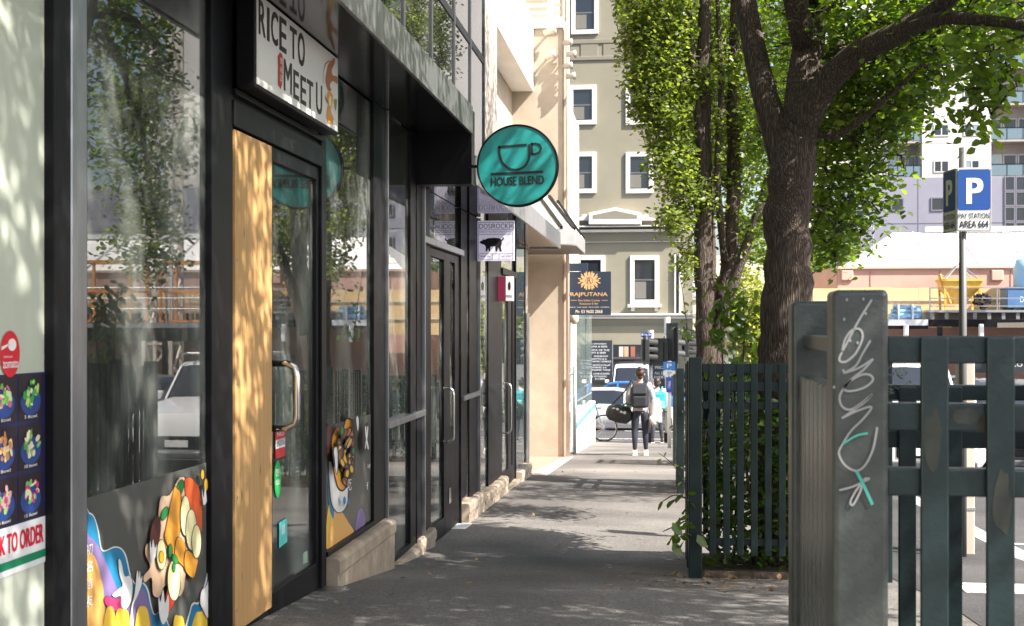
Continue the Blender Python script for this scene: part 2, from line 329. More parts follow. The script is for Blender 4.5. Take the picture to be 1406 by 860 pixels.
# ---------------------------------------------------------------- ground
def sheet(name, x0f, x1f, ys, dz, m_, label=None, nx=2, kind='structure', thick=0):
    mb = MB(); vs = []; fs = []; f0 = x0f if callable(x0f) else (lambda y: x0f); f1 = x1f if callable(x1f) else (lambda y: x1f)
    for y in ys:
        for i in range(nx): x = f0(y)+(f1(y)-f0(y))*i/(nx-1); vs.append((x, y, g(y)+dz))
    for j in range(len(ys)-1):
        for i in range(nx-1): a = j*nx+i; fs.append((a, a+1, a+nx+1, a+nx))
    mb.add(vs, fs)
    if thick:
        k = len(vs); mb.add([(x, y, z-thick) for x, y, z in vs], [tuple(reversed(f)) for f in fs])
        for j in range(len(ys)-1):
            for i in (0, nx-1): a = j*nx+i; mb.f.append((a, a+nx, k+a+nx, k+a)); mb.m.append(0)
        for j in (0, len(ys)-1):
            for i in range(nx-1): a = j*nx+i; mb.f.append((a, a+1, k+a+1, k+a)); mb.m.append(0)
    return mb.build(name, m_, kind=kind, label=label, origin=(0, 0, 0))
allY = [p[0] for p in GP]
sheet('ground', -1500, 1500, allY, -.16, ROAD)
def span(a, b): return sorted({a, b, *[p[0] for p in GP if a < p[0] < b]})
sheet('footpath', -9, 2.68, span(-40, 33.4), 0, ASPH, nx=2, thick=.2)
sheet('shade_strip', 1.47, 2.678, span(-40, 33.3), .004, ROAD)  # darker asphalt laid over the footpath in place of tree shade
kl = sheet('kerb', 2.684, 2.86, span(-40, 33.4), .004, BLUESTONE, thick=.2)
sheet('kerb', -9, 2.86, span(33.404, 33.58), .004, BLUESTONE, thick=.2)
sheet('footpath', -60, 60, span(52.6, 56.6), 0, mat('far_footpath', (.3, .29, .28), .85, 0, .12, 2), thick=.2)
sheet('kerb', -60, 60, span(52.4, 52.596), .004, BLUESTONE, thick=.2)
brick = brick_mat('brick_paving', (.42, .2, .15), (.35, .16, .12), (.3, .26, .22), .22, .075)
MB().poly([(-2.78, 17.9, g(17.9)+.005), (-1.9, 17.9, g(17.9)+.005), (-1.80, 23.44, g(23.44)+.005), (-2.78, 23.44, g(23.44)+.005)]).build('brick_paving', brick, kind='structure', origin=(0, 0, 0))
MB().poly([(-1.898, 17.45, g(17.45)+.006), (-1.6, 17.45, g(17.45)+.006), (-1.66, 23.44, g(23.44)+.006), (-1.798, 23.44, g(23.44)+.006)]).build('paving_strip', mat('pale_paving', (.44, .38, .33), .85, 0, .12, 3), kind='structure', origin=(0, 0, 0))
mb = MB()
for y0 in (-30, -20, -10, 0, 10): mb.poly([(9.0, y0, g(y0)-.155), (9.12, y0, g(y0)-.155), (9.12, y0+3, g(y0+3)-.155), (9.0, y0+3, g(y0+3)-.155)])
for x in (-1.3, 2.2, 5.5, 9, 13): mb.poly([(x, 42.4, g(42.4)-.155), (x+2, 42.4, g(42.4)-.155), (x+2, 42.55, g(42.55)-.155), (x, 42.55, g(42.55)-.155)])
for y0 in (35.1, 37.6): mb.poly([(-9, y0, g(y0)-.155), (2.9, y0, g(y0)-.155), (2.9, y0+.15, g(y0+.15)-.155), (-9, y0+.15, g(y0+.15)-.155)])
mb.poly([(3.0, 32.2, g(32.2)-.155), (12, 32.2, g(32.2)-.155), (12, 32.6, g(32.6)-.155), (3, 32.6, g(32.6)-.155)])
mb.poly([(2.98, 12.2, g(12.2)-.155), (5.2, 12.2, g(12.2)-.155), (5.2, 12.3, g(12.3)-.155), (2.98, 12.3, g(12.3)-.155)])
mb.build('road_marking', PAINTW, kind='structure', origin=(0, 0, 0), fix=False)
# concrete pit lid with a stamped border
c = atY(1335, 795, 7.65); gz = g(7.65); lid = thing('pit_cover', 'pale concrete service pit cover set flush in the dark footpath', 'pit cover', (1.98, 7.65, gz))
MB().box(1.72, 2.26, 7.46, 7.86, gz-.06, gz+.014).build('lid', mat('pit_concrete', (.55, .54, .5), .85, 0, .15, 12, .2, 60), lid, bevel=.008)
mb = MB()
for a, b, c_, d in ((1.75, 2.23, 7.50, 7.51), (1.75, 2.23, 7.81, 7.82), (1.75, 1.76, 7.511, 7.809), (2.22, 2.23, 7.511, 7.809), (1.985, 1.995, 7.511, 7.809)): mb.box(a, b, c_, d, gz+.01, gz+.016)
for k in range(7): mb.box(1.80+k*.025, 1.81+k*.025, 7.56+.03*(k % 2), 7.70, gz+.01, gz+.0155); mb.box(2.03+k*.025, 2.04+k*.025, 7.58, 7.74-.03*(k % 3), gz+.01, gz+.0155)
mb.build('stamped_mark', mat('lid_groove', (.3, .29, .27), .9), lid)
# ---------------------------------------------------------------- left: shop building with glass shopfronts
F = -1.88
shop = thing('shop_building', 'black framed glass shop building with steel canopy along the left footpath', 'building', (F, 6, g(6)))
def bx(name, m_, x0, x1, y0, y1, z0, z1, parent=None, bevel=.004, **k): return MB().box(x0, x1, y0, y1, z0, z1).build(name, m_, parent or shop, bevel=bevel, **k)
SOF = 1.475
# inside
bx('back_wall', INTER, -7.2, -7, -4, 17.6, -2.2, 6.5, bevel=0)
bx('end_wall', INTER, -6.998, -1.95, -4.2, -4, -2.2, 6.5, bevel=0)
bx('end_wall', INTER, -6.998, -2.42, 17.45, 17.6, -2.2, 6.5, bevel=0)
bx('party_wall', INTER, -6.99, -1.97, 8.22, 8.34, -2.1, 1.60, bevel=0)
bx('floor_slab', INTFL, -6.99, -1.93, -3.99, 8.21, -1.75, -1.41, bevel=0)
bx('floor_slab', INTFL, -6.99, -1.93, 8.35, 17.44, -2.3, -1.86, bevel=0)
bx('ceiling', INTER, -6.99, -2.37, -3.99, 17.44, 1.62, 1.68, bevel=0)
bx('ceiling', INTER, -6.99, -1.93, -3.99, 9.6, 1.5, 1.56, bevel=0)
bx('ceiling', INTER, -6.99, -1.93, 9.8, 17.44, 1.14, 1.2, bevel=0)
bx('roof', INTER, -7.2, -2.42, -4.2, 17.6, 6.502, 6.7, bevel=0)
def pane(y0, y1, z0, z1, m_=GLASS, x=-1.898, parent=None): return bx('glass_pane', m_, x-.006, x, y0, y1, z0, z1, parent, bevel=0)
def stile(y0, y1, z0, z1, d=.045, m_=BLACK, name='mullion', parent=None): return bx(name, m_, F-.07, F+(d-.02)*.3, y0, y1, z0, z1, parent)
def gb(y): return g(y)-.03
# window bay 0 (frosted) and column
bx('window_sill', BLACK, F-.07, F+.02, -3, 3.729, g(3.7)-.1, -1.16)
pane(-3, 3.73, -1.162, SOF-.01, FROST); stile(1.1, 1.19, -1.159, SOF-.008)
stile(3.731, 3.84, -1.3, SOF-.004, .07, name='column'); bx('column_cladding', SILVERCAP, F-.06, F+.018, 3.842, 3.95, -1.32, SOF-.004)
# window bay 1
pane(3.97, 5.12, -1.262, SOF-.012); bx('window_sill', BLACK, F-.07, F+.02, 3.952, 5.12, g(5.1)-.12, -1.264)
stile(3.952, 3.985, -1.262, SOF-.01, .03); bx('window_head', BLACK, F-.06, F+.018, 3.987, 5.118, 1.43, SOF-.009)
stile(5.122, 5.27, -1.5, SOF-.002, .05, name='column'); stile(5.272, 5.398, -1.5, SOF-.002, .03, name='column')
# entrance doors of the first shop
bx('door_head', BLACK, F-.09, F+.012, 5.40, 6.855, .885, 1.00); bx('transom_panel', BLACK2, F-.09, F-.01, 5.40, 6.855, 1.002, SOF-.006)
bx('door_head', BLACK, F-.09, F+.022, 5.40, 6.857, 1.022, 1.05)
ld = thing('x', 'x', 'x', (0, 0, 0)); bpy.data.objects.remove(ld)
def door(y0, y1, z0, z1, rail=.13, st=.05, x=F, leafglass=GLASS):
    d = MB()
    d.box(x-.06, x-.01, y0, y0+st, z0, z1); d.box(x-.06, x-.01, y1-st, y1, z0, z1); d.box(x-.06, x-.01, y0+st, y1-st, z0, z0+rail); d.box(x-.06, x-.01, y0+st, y1-st, z1-.07, z1)
    o = d.build('door', BLACK, shop, bevel=.003); pane(y0+st, y1-st, z0+rail, z1-.07, leafglass, x-.032, o); return o
d1 = door(5.405, 5.955, -1.43, .88); d2 = door(5.965, 6.85, -1.43, .88, .14)
stile(6.852, 6.95, -1.5, SOF-.002, .04, name='column')
bx('threshold', SILVERCAP, F-.08, F+.13, 5.41, 6.93, -1.53, -1.437)
board = MB().box(F-.008, F+.006, 5.425, 5.952, -1.345, .872).build('plywood_board', PLY, label='tall bare plywood sheet boarding over the left entrance door leaf', cat='board', bevel=.002)
for zz in (-1.25, -.75, -.25, .3, .8):
    for yy in (5.45, 5.93): MB().tube([(F+.005, yy, zz), (F+.0085, yy, zz)], .006, 8).build('screw', STEEL, board)
def dhandle(parent, y, z0, z1, m_=CHROME, off=.085, r=.0125, x=F-.01, lean=0):
    P = [(x, y, z0), (x+off*.6, y, z0), (x+off*.93, y, z0+.02), (x+off, y, z0+.06), (x+off, y, z1-.06), (x+off*.93, y, z1-.02), (x+off*.6, y, z1), (x, y, z1)]
    return MB().tube(P, r, 10).build('handle', m_, parent, smooth=True)
zc = [atX(390, 498, F).z, atX(390, 585, F).z]
dhandle(d2, 6.015, zc[1], zc[0], r=.017, off=.12); dhandle(d2, 6.02, zc[1]+.005, zc[0]-.005, mat('bronze', (.35, .2, .1), .25, 1), off=-.12, r=.014, x=F-.07)
bx('lock_plate', CHROME, F-.012, F-.004, 5.975, 6.0, -.62, -.50, d2)
# window bay 2
pane(6.955, 8.115, -1.252, SOF-.012); bx('window_sill', BLACK, F-.07, F+.015, 6.952, 8.10, -1.283, -1.254)
stile(8.117, 8.46, -1.6, SOF-.002, .045, name='column'); bx('column_edge', SILVERCAP, F-.05, F+.028, 8.462, 8.478, -1.64, SOF-.003)
def plinth(y0, y1, zt, x1=F+.085, taper=0):
    mb = MB(); P = [(F-.08, zt), (F+.045, zt), (x1-.014, zt-.006), (x1, zt-.025), (x1, zt-.09), (x1-.012, zt-.10), (x1-.012, g(y0)-.3), (F-.08, g(y0)-.3)]
    mb.prism([(x, y0, z) for x, z in P], (0, y1-y0, 0)); return mb.build('plinth', CONC, shop, bevel=.006)
plinth(6.955, 8.455, -1.287)
# window bay 3 (second shop), transom rail, lower glass lower
pane(8.48, 9.34, -1.602, SOF-.012); bx('window_sill', BLACK, F-.07, F+.012, 8.48, 9.338, -1.64, -1.604)
bx('transom_rail', SILVERCAP, F-.05, F+.035, 8.48, 9.8, -.685, -.64)
plinth(8.48, 9.56, -1.643, F+.075)
stile(9.342, 9.56, -1.66, SOF-.002, .03, name='column'); stile(9.563, 9.77, -1.7, SOF-.366, .05, name='column')
bx('column_edge', SILVERCAP, F-.05, F+.034, 9.772, 9.79, -1.75, 1.1)
plinth(9.572, 10.19, -1.62, F+.05)
stile(9.792, 10.18, -1.618, 1.112, .0, name='column')
# second entrance
bx('door_head', SILVERCAP, F-.06, F+.03, 9.80, 11.75, .665, .72); bx('glass_pane', GLASS, F-.03, F-.024, 10.185, 11.74, .722, 1.112, bevel=0)
d3 = door(10.20, 10.92, -1.80, .655, .16, .05); d4 = door(10.925, 11.70, -1.80, .655, .9, .25)
dhandle(d3, 10.83, -.98, -.52, off=.09); bx('door_lock', CHROME, F-.012, F-.002, 11.10, 11.2, -1.56, -1.42, d4)
bx('threshold', PAINTW, F-.08, F+.1, 10.195, 11.735, -1.95, -1.818)
stile(11.705, 11.75, -1.9, 1.112, .04, name='column'); stile(11.752, 12.2, -1.62, 1.112, -.03, name='glass_backing')
pane(11.755, 12.25, -1.64, 1.112); bx('transom_rail', SILVERCAP, F-.05, F+.03, 11.752, 12.83, -.685, -.64)
stile(12.252, 12.80, -1.7, 1.112, .02, name='column'); bx('column_edge', SILVERCAP, F-.05, F+.03, 12.802, 12.82, -1.7, 1.11)
plinth(11.76, 12.25, -1.645); plinth(12.255, 12.83, -1.66)
pane(12.83, 13.6, -1.70, 1.112); stile(13.602, 14.7, -1.75, 1.112, .02, name='column')
for a, b in ((12.835, 13.3), (13.305, 13.75), (13.755, 14.22), (14.225, 14.72)): plinth(a, b, -1.705-.012*(a-12.8))
d5 = door(14.75, 15.5, -1.92, .62, .2, .09); d6 = door(15.505, 16.13, -1.92, .62, .2, .25)
bx('door_head', BLACK, F-.06, F+.02, 14.70, 16.15, .622, .70); bx('glass_pane', GLASS, F-.03, F-.024, 14.71, 16.15, .702, 1.112, bevel=0)
dhandle(d5, 14.9, -1.24, -.66, off=.1); bx('threshold', CONC, F-.08, F+.06, 14.74, 16.13, -2.1, -1.925)
stile(16.132, 16.2, -2.0, 1.112, .03, name='column'); pane(16.2, 17.35, -1.84, 1.112, CLEAR); plinth(16.2, 17.4, -1.845)
stile(17.352, 17.4, -1.84, 1.112, -.01, name='mullion')
# canopy
bx('soffit_panel', SOFFIT, F-.03, -1.462, -4, 9.55, SOF, SOF+.04, bevel=0)
y = -4.0; k = 0
while y < 9.5:
    y1 = min(y+1.9, 9.56); bx('fascia_panel', FASCIA, -1.462, -1.44, y+.003, y1, SOF-.008, SOF+.20, bevel=.003); y = y1
bx('canopy_top', BLACK, -2.40, -1.464, -4, 9.56, SOF+.17, SOF+.195, bevel=0)
bx('bulkhead', BLACK2, F-.03, -1.45, 9.562, 9.72, 1.09, SOF+.185)
bx('soffit_panel', mat('mirror_soffit', (.32, .31, .34), .07, 1, .1, 2), F-.03, -1.462, 9.722, 17.8, 1.117, 1.15, bevel=0)
bx('canopy_top', BLACK, -2.40, -1.464, 9.722, 17.8, 1.30, 1.325, bevel=0)
y = 9.722
while y < 17.75:
    y1 = min(y+1.62, 17.8); bx('fascia_panel', mat('pale_fascia', (.30, .30, .31), .33, .6, .4, 6, stretch=(1, 3, .5)), -1.462, -1.44, y+.003, y1, 1.105, 1.33, bevel=.003); y = y1
bx('canopy_end', mat('pale_fascia', (0, 0, 0)), F, -1.464, 17.79, 17.81, 1.10, 1.328, bevel=.003)
# upper storey curtain wall
XU = -2.36; ys = [-4, -2.6, -1.2, .2, 1.6, 3, 4.4, 5.8, 7.2, 8.6, 10, 11.4, 12.8, 14.2, 15.4, 16.6]
for a, b in zip(ys[:-1], ys[1:]):
    bx('curtain_pane', UPPER, XU-.012, XU, a+.03, b-.03, 1.2, 3.45, bevel=0); bx('curtain_pane', UPPER, XU-.012, XU, a+.03, b-.03, 3.55, 6.4, bevel=0)
    bx('curtain_mullion', mat('dark_bronze', (.10, .10, .105), .4, .6), XU-.05, XU+.02, b-.018, b+.018, 1.18, 6.42)
    bx('spandrel', BLACK, XU-.05, XU+.012, a+.031, b-.031, 3.452, 3.548)
bx('corner_pillar', BEIGE2, XU-.4, XU+.02, 16.64, 17.82, 1.332, 8.2, bevel=.02)
bx('corner_pillar', BEIGE2, -2.5, F-.02, 17.402, 17.82, -2.4, 1.10, bevel=.02)
bx('pillar_tile', mat('grey_stone_tile', (.30, .29, .28), .3, 0, .3, 3), F-.018, F+.004, 17.42, 17.8, -2.2, .2)
bx('parapet', BEIGE2, XU-.4, XU+.03, -4, 16.62, 6.44, 7.2, bevel=.01)
# timber counter inside the first window, with stools
cn = thing('window_counter', 'long varnished timber counter inside the first shop window', 'counter', (-2.3, 4.6, -1.41))
MB().box(-2.62, -2.03, 2.6, 5.95, -.50, -.45).build('counter_top', WOOD, cn, bevel=.006)
for yy in (2.8, 5.8): MB().box(-2.32, -2.26, yy-.03, yy+.03, -1.41, -.502).build('leg', BLACK, cn)
for i, yy in enumerate((3.4, 4.3)):
    st = thing('stool', ('low round stool under the timber counter near the menu poster', 'low round stool under the timber counter behind the food mural')[i], 'stool', (-2.75, yy, -1.41), 'stools at the counter')
    mb = MB(); mb.tube([(-2.75, yy, -.83), (-2.75, yy, -.78)], .17, 16); mb.build('seat', WOOD, st, smooth=False)
    for a in range(4): MB().bar((-2.75+.1*math.cos(a*1.57+.78), yy+.1*math.sin(a*1.57+.78), -.831), (-2.75+.17*math.cos(a*1.57+.78), yy+.17*math.sin(a*1.57+.78), -1.41), .025).build('leg', BLACK, st)
# ---------------------------------------------------------------- things on the shop fronts
INK = flat(38, 30, 30); WHITEP = mat('white_acrylic', (.80, .78, .77), .25); 
# menu poster, left edge
PM = Plane(X=-1.895)
def at2(x, y): return PM.px(x, y)
mp = thing('menu_poster', 'dark blue menu poster of six bowl photographs in the left window', 'poster', tuple(at2(36, 735)))
a, b = at2(-140, 500), at2(72.5, 500); z0, z1 = at2(72, 705).z, at2(72, 510).z
MB().box(-1.8965, -1.895, 2.75, b.y, z0, z1).build('sheet', flat(30, 32, 78), mp)
salads = [((120, 190, 90), (215, 235, 170), (205, 110, 150)), ((60, 165, 70), (190, 225, 120), (240, 240, 200)), ((235, 200, 140), (240, 225, 180), (200, 140, 90)), ((130, 185, 110), (225, 215, 190), (90, 150, 60)), ((150, 200, 110), (210, 160, 170), (180, 60, 110)), ((120, 195, 110), (200, 60, 130), (235, 235, 190))]
cw = (b.y-3.42+.02)/2; ch = (z1-z0)/3
for r_ in range(3):
    for q in range(-3, 2):
        u0 = 3.40+q*.158+.006; u1 = u0+.146; v1 = z1-.006-r_*ch; v0 = v1-ch+.012; mb = MB(); P = Plane(X=-1.895); pal = salads[(r_*2+q) % 6]
        mb.poly([P.uv(*p)+P.n*STEP for p in ((u0, v0), (u1, v0), (u1, v1), (u0, v1))], 0)
        cy = (v0+v1)/2; cu = (u0+u1)/2
        mb.poly([P.uv(x, y)+P.n*STEP*2 for x, y in ell(cu, cy-.012, .062, .042)], 1)
        for k in range(26):
            an = random.random()*6.28; rr = random.random()**.6
            mb.poly([P.uv(x, y)+P.n*STEP*(3+.05*k) for x, y in ell(cu+.045*rr*math.cos(an), cy+.01+.038*rr*math.sin(an), .007+.009*random.random(), .004+.007*random.random(), 9, random.random()*3)], 2+random.randrange(3))
        text(mb, '%d Bowl' % (r_*5+q+4), P.uv(u0+.035, v0+.006)+P.n*STEP*2, (0, .075, 0), (0, 0, .010), 5)
        mb.build('dish_photo', [flat(38, 24, 34), flat(40, 70, 140)]+[flat(*p) for p in pal]+[flat(235, 235, 240)], mp, fix=False)
wb = MB(); z2 = at2(0, 795).z
wb.box(-1.8965, -1.895, 2.75, b.y, z2, z0-.001); wb.build('caption_sheet', flat(232, 232, 236), mp)
mb = MB(); P = Plane(X=-1.895); text(mb, 'WOK TO ORDER', P.uv(3.375, z2+.064)+P.n*STEP, (0, .343, 0), (0, 0, .058), 0, .04)
mb.build('lettering', flat(200, 25, 50), mp, fix=False); MB().poly([P.uv(*p)+P.n*STEP for p in ((2.75, z2+.018), (b.y, z2+.018), (b.y, z2+.042), (2.75, z2+.042))]).build('stripe', flat(10, 130, 90), mp)
tg = thing('round_sticker', 'red oval sticker with a white spoon above the menu poster', 'sticker', tuple(at2(25, 505)))
MB().prism([PM.uv(x, y)+PM.n*.001 for x, y in ell(3.517, -.077, .055, .068, 28)], (.001, 0, 0)).build('disc', flat(215, 25, 45), tg)
mb = MB(); PS = Plane(X=-1.8925); mb.poly([PS.uv(x, y) for x, y in ell(3.526, -.05, .024, .018)]); mb.poly([PS.uv(*p) for p in ((3.465, -.066), (3.508, -.052), (3.508, -.046), (3.468, -.055))])
text(mb, 'zomato', PS.uv(3.474, -.118), (0, .088, 0), (0, 0, .022), 0, .01); text(mb, 'review us on', PS.uv(3.478, -.088), (0, .05, 0), (0, 0, .008)); mb.build('lettering', flat(245, 240, 240), tg, fix=False)
# frosted film panels and printed murals
def film(y0, y1, z0, z1, label):
    return MB().box(-1.8965, -1.8935, y0, y1, z0, z1).build('window_film', FILM, label=label, cat='window film')
film(3.99, 5.118, -1.258, -.563, 'frosted grey film on the lower half of the window beside the plywood'); film(6.96, 8.11, -1.249, -.56, 'frosted grey film on the lower half of the window right of the glass door')
P1 = Plane(X=-1.892); Z8 = (110, 640, .2558)
mu = thing('food_mural', 'printed window mural of skewered food above blue waves and white rabbits', 'mural', tuple(P1.px(205, 850)))
col = dict(blue=flat(35, 130, 175), pur=flat(135, 115, 165), yel=flat(240, 200, 70), org=flat(235, 180, 100), wht=flat(240, 238, 235), ink=INK, pnk=flat(225, 70, 130), pea=flat(245, 205, 170), red=flat(225, 95, 40), gold=flat(235, 160, 55), crm=flat(245, 235, 180), grn=flat(45, 150, 70), brn=flat(85, 40, 35), yolk=flat(245, 190, 40), rd2=flat(200, 60, 30))
col['cop2'] = flat(200, 120, 45); col['brn2'] = flat(150, 85, 40)
cn_ = list(col); cm = [col[k] for k in cn_]
def art_set(plane, zoom, shapes, name, parent, l0=0):
    mb = MB(); L = l0
    for kind, pts, *o in shapes:
        out = 'o' in o; sm = 'x' not in o
        if out:
            cx = sum(p[0] for p in pts)/len(pts); cy = sum(p[1] for p in pts)/len(pts)
            mx_ = max(max(abs(p[0]-cx) for p in pts), 1); my_ = max(max(abs(p[1]-cy) for p in pts), 1)
            art(mb, plane, [(cx+(x-cx)*(1+4/mx_), cy+(y-cy)*(1+4/my_)) for x, y in pts], L, cn_.index('ink'), sm, zoom); L += .35
        art(mb, plane, pts, L, cn_.index(kind), sm, zoom); L += .35
    return mb.build(name, cm, parent, fix=False)
BT = 1000
art_set(P1, Z8, [('wht', [(15, 262), (50, 250), (78, 275), (100, 350), (114, 436), (135, 453), (180, 433), (220, 440), (247, 478), (262, 540), (277, 600), (305, 634), (340, 625), (368, 670), (382, 740), (400, 795), (432, 783), (475, 850), (480, BT), (15, BT)]),
 ('blue', [(15, 270), (50, 258), (75, 280), (95, 350), (110, 440), (130, 460), (180, 440), (215, 445), (240, 480), (255, 540), (270, 600), (300, 640), (335, 632), (360, 670), (375, 740), (395, 800), (430, 790), (470, 850), (475, BT), (15, BT)]),
 ('pur', [(15, 390), (50, 380), (90, 420), (130, 500), (160, 570), (190, 640), (225, 690), (300, 690), (335, 655), (358, 700), (372, 770), (385, 860), (380, BT), (15, BT)]),
 ('org', [(15, 480), (60, 470), (90, 520), (110, 600), (125, 680), (135, 860), (130, BT), (15, BT)]),
 ('wht', [(550, BT), (585, 780), (606, 733), (634, 728), (664, 640), (684, 560), (716, 484), (743, 463), (763, 475), (763, BT)]), ('blue', [(560, BT), (590, 786), (610, 742), (637, 737), (671, 640), (692, 560), (722, 492), (745, 472), (762, 482), (762, BT)]),
 ('yel', [(580, BT), (615, 800), (650, 778), (692, 700), (712, 600), (735, 520), (762, 502), (762, BT)])], 'wave_print', mu)
for k_, sh_ in enumerate([('pnk', [(125, 715), (150, 700), (190, 715), (240, 700), (265, 720), (240, 770), (190, 780), (140, 755)], 'o'),
 ('wht', [(200, 500), (215, 520), (232, 590), (262, 590), (275, 640), (268, 720), (240, 768), (215, 750), (212, 700), (180, 705), (168, 690), (200, 660), (222, 640), (205, 580)], 'o'),
 ('wht', [(295, 595), (302, 560), (308, 600), (313, 562), (318, 605), (328, 590), (322, 640), (300, 700), (275, 760), (280, 860), (262, 860), (268, 760), (285, 690)], 'o'),
 ('wht', [(697, 560), (690, 630), (705, 645), (714, 640), (712, 672), (692, 692), (688, 740), (678, 815), (655, 775), (638, 735), (645, 672), (672, 640), (684, 600)], 'o'),
 ('yel', [(110, BT), (125, 800), (150, 752), (178, 790), (185, BT)]), ('yel', [(170, BT), (185, 790), (220, 768), (255, 800), (262, BT)]), ('yel', [(285, BT), (295, 790), (325, 752), (358, 790), (372, BT)]), ('yel', [(485, BT), (495, 820), (520, 803), (548, 830), (560, BT)]),
 ]): art_set(P1, Z8, [sh_], 'mural_figure', mu, 3+.4*k_)
art_set(P1, Z8, [('pea', [(410, 240), (425, 165), (470, 155), (545, 60), (640, 330), (560, 560), (545, 660), (518, 700), (505, 640), (440, 645), (415, 700), (380, 690), (372, 600), (335, 625), (330, 590), (365, 540), (340, 480), (345, 420), (400, 385)], 'o'),
 ('red', [(550, 80), (572, 62), (600, 80), (622, 110), (632, 160), (640, 210), (642, 345), (615, 320), (585, 240), (560, 200), (552, 140)], 'o'), ('grn', ell(522, 120, 17, 45, 14, .25), 'o'), ('grn', ell(438, 255, 16, 36, 14, .35), 'o'),
 ('gold', [(488, 122), (505, 125), (524, 155), (522, 330), (492, 468), (470, 450), (438, 385), (448, 320)], 'o'), ('gold', [(505, 385), (545, 420), (552, 540), (530, 530), (492, 480)], 'o'), ('gold', [(552, 455), (610, 495), (608, 540), (588, 600), (545, 550)], 'o'),
 ('crm', ell(546, 267, 25, 106), 'o'), ('crm', ell(577, 342, 28, 108), 'o'), ('crm', ell(604, 405, 24, 88), 'o'), ('brn', ell(380, 366, 24, 98, 18, .12), 'o'), ('crm', ell(412, 475, 24, 80), 'o'), ('yolk', ell(411, 488, 12, 30), 'o'),
 ('grn', ell(458, 455, 9, 36), 'o'), ('rd2', ell(458, 700, 25, 88, 18, .2), 'o'), ('crm', ell(476, 612, 34, 108), 'o'), ('grn', ell(480, 500, 13, 26, 14, -.3), 'o'), ('grn', ell(473, 545, 7, 24), 'o'),
 ('yolk', ell(627, 45, 8, 26), 'o'), ('yolk', ell(644, 100, 9, 32), 'o'), ('wht', [(622, 120), (630, 170), (640, 120), (648, 180), (640, 205), (628, 200)]), ('wht', [(340, 400), (348, 440), (356, 392), (366, 440), (376, 420), (370, 480), (350, 520), (340, 480)]), ('wht', [(385, 690), (395, 730), (410, 660), (420, 735), (438, 690), (440, 790), (412, 850), (390, 800)])], 'food_print', mu, 7)
mb = MB()
for i, ch_ in enumerate('初名信友'):
    p = (22, 425+i*92); text_px(mb, P1, ch_, 110+.2558*p[0], 640+.2558*p[1], 110+.2558*(p[0]+36), 640+.2558*(p[1]+62), 5, 0)
if mb.v: mb.build('lettering', col['wht'], mu, fix=False)
P2 = Plane(X=-1.892); Z4 = (300, 330, .616); mu2 = thing('bowl_mural', 'printed window mural of a heaped rice bowl above yellow hills', 'mural', tuple(P2.px(475, 740)))
rb = random.Random(8); fries = []
for k in range(34): a_ = rb.uniform(0, 6.28); q_ = rb.random()**.6; fries.append((rb.choice(['gold', 'cop2', 'org', 'brn2', 'yolk']), ell(275+19*q_*math.cos(a_), 478+62*q_*math.sin(a_), rb.uniform(2, 4.5), rb.uniform(8, 16), 10, rb.uniform(-.5, .5)), 'o'))
art_set(P2, Z4, [('pur', [(304, 645), (310, 610), (319, 597), (326, 612), (326, 634), (310, 650)]), ('yel', [(240, 686), (241, 625), (247, 588), (254, 610), (258, 678)]), ('org', [(243, 688), (250, 625), (262, 590), (275, 605), (290, 630), (302, 650), (290, 660), (265, 676)]),
 ('blue', [(243, 470), (249, 500), (256, 560), (256, 620), (246, 590), (242, 520)]), ('wht', [(246, 478), (262, 548), (276, 560), (287, 552), (285, 588), (275, 604), (262, 604), (250, 575)], 'o'), ('brn', [(240, 440), (246, 412), (256, 430), (256, 480), (247, 490), (241, 470)], 'o'),
 ('gold', [(252, 446), (262, 418), (276, 424), (284, 400), (297, 408), (298, 446), (288, 490), (283, 540), (276, 556), (264, 545), (254, 490)], 'o'), ('red', ell(268, 470, 5, 22)), ('yolk', ell(282, 450, 6, 24)), ('red', ell(290, 430, 4, 16)), ('yolk', ell(270, 515, 5, 20)), ('crm', ell(276, 436, 3, 10)),
 *fries, ('blue', ell(268, 580, 3, 9)), ('blue', ell(277, 582, 2.5, 8)), ('wht', [(244, 470), (250, 462), (252, 490), (249, 520)], 'o'), ('grn', ell(262, 425, 2.5, 8), 'o'), ('grn', ell(287, 470, 2, 7), 'o'), ('wht', [(293, 400), (296, 392), (299, 404), (297, 425)], 'o'), ('ink', ell(317, 440, 9, 34)), ('wht', [(315, 416), (317, 440), (321, 462), (319, 465), (315, 442), (313, 418)]), ('wht', [(320, 418), (318, 440), (314, 464), (313, 460), (316, 438), (318, 416)])], 'bowl_print', mu2)
mb = MB(); text_px(mb, P2, 'E', 501.5, 589, 504.5, 605, 2, 0); text_px(mb, P2, 'Google', 504, 637, 508, 645, 2, 0); text_px(mb, P2, 'f', 503, 663, 505, 673, 2, 0)
for i, ch_ in enumerate('好吃'): text_px(mb, P2, ch_, 477, 630+i*27, 482, 648+i*27, 2, 0)
mb.build('lettering', col['wht'], mu2, fix=False)
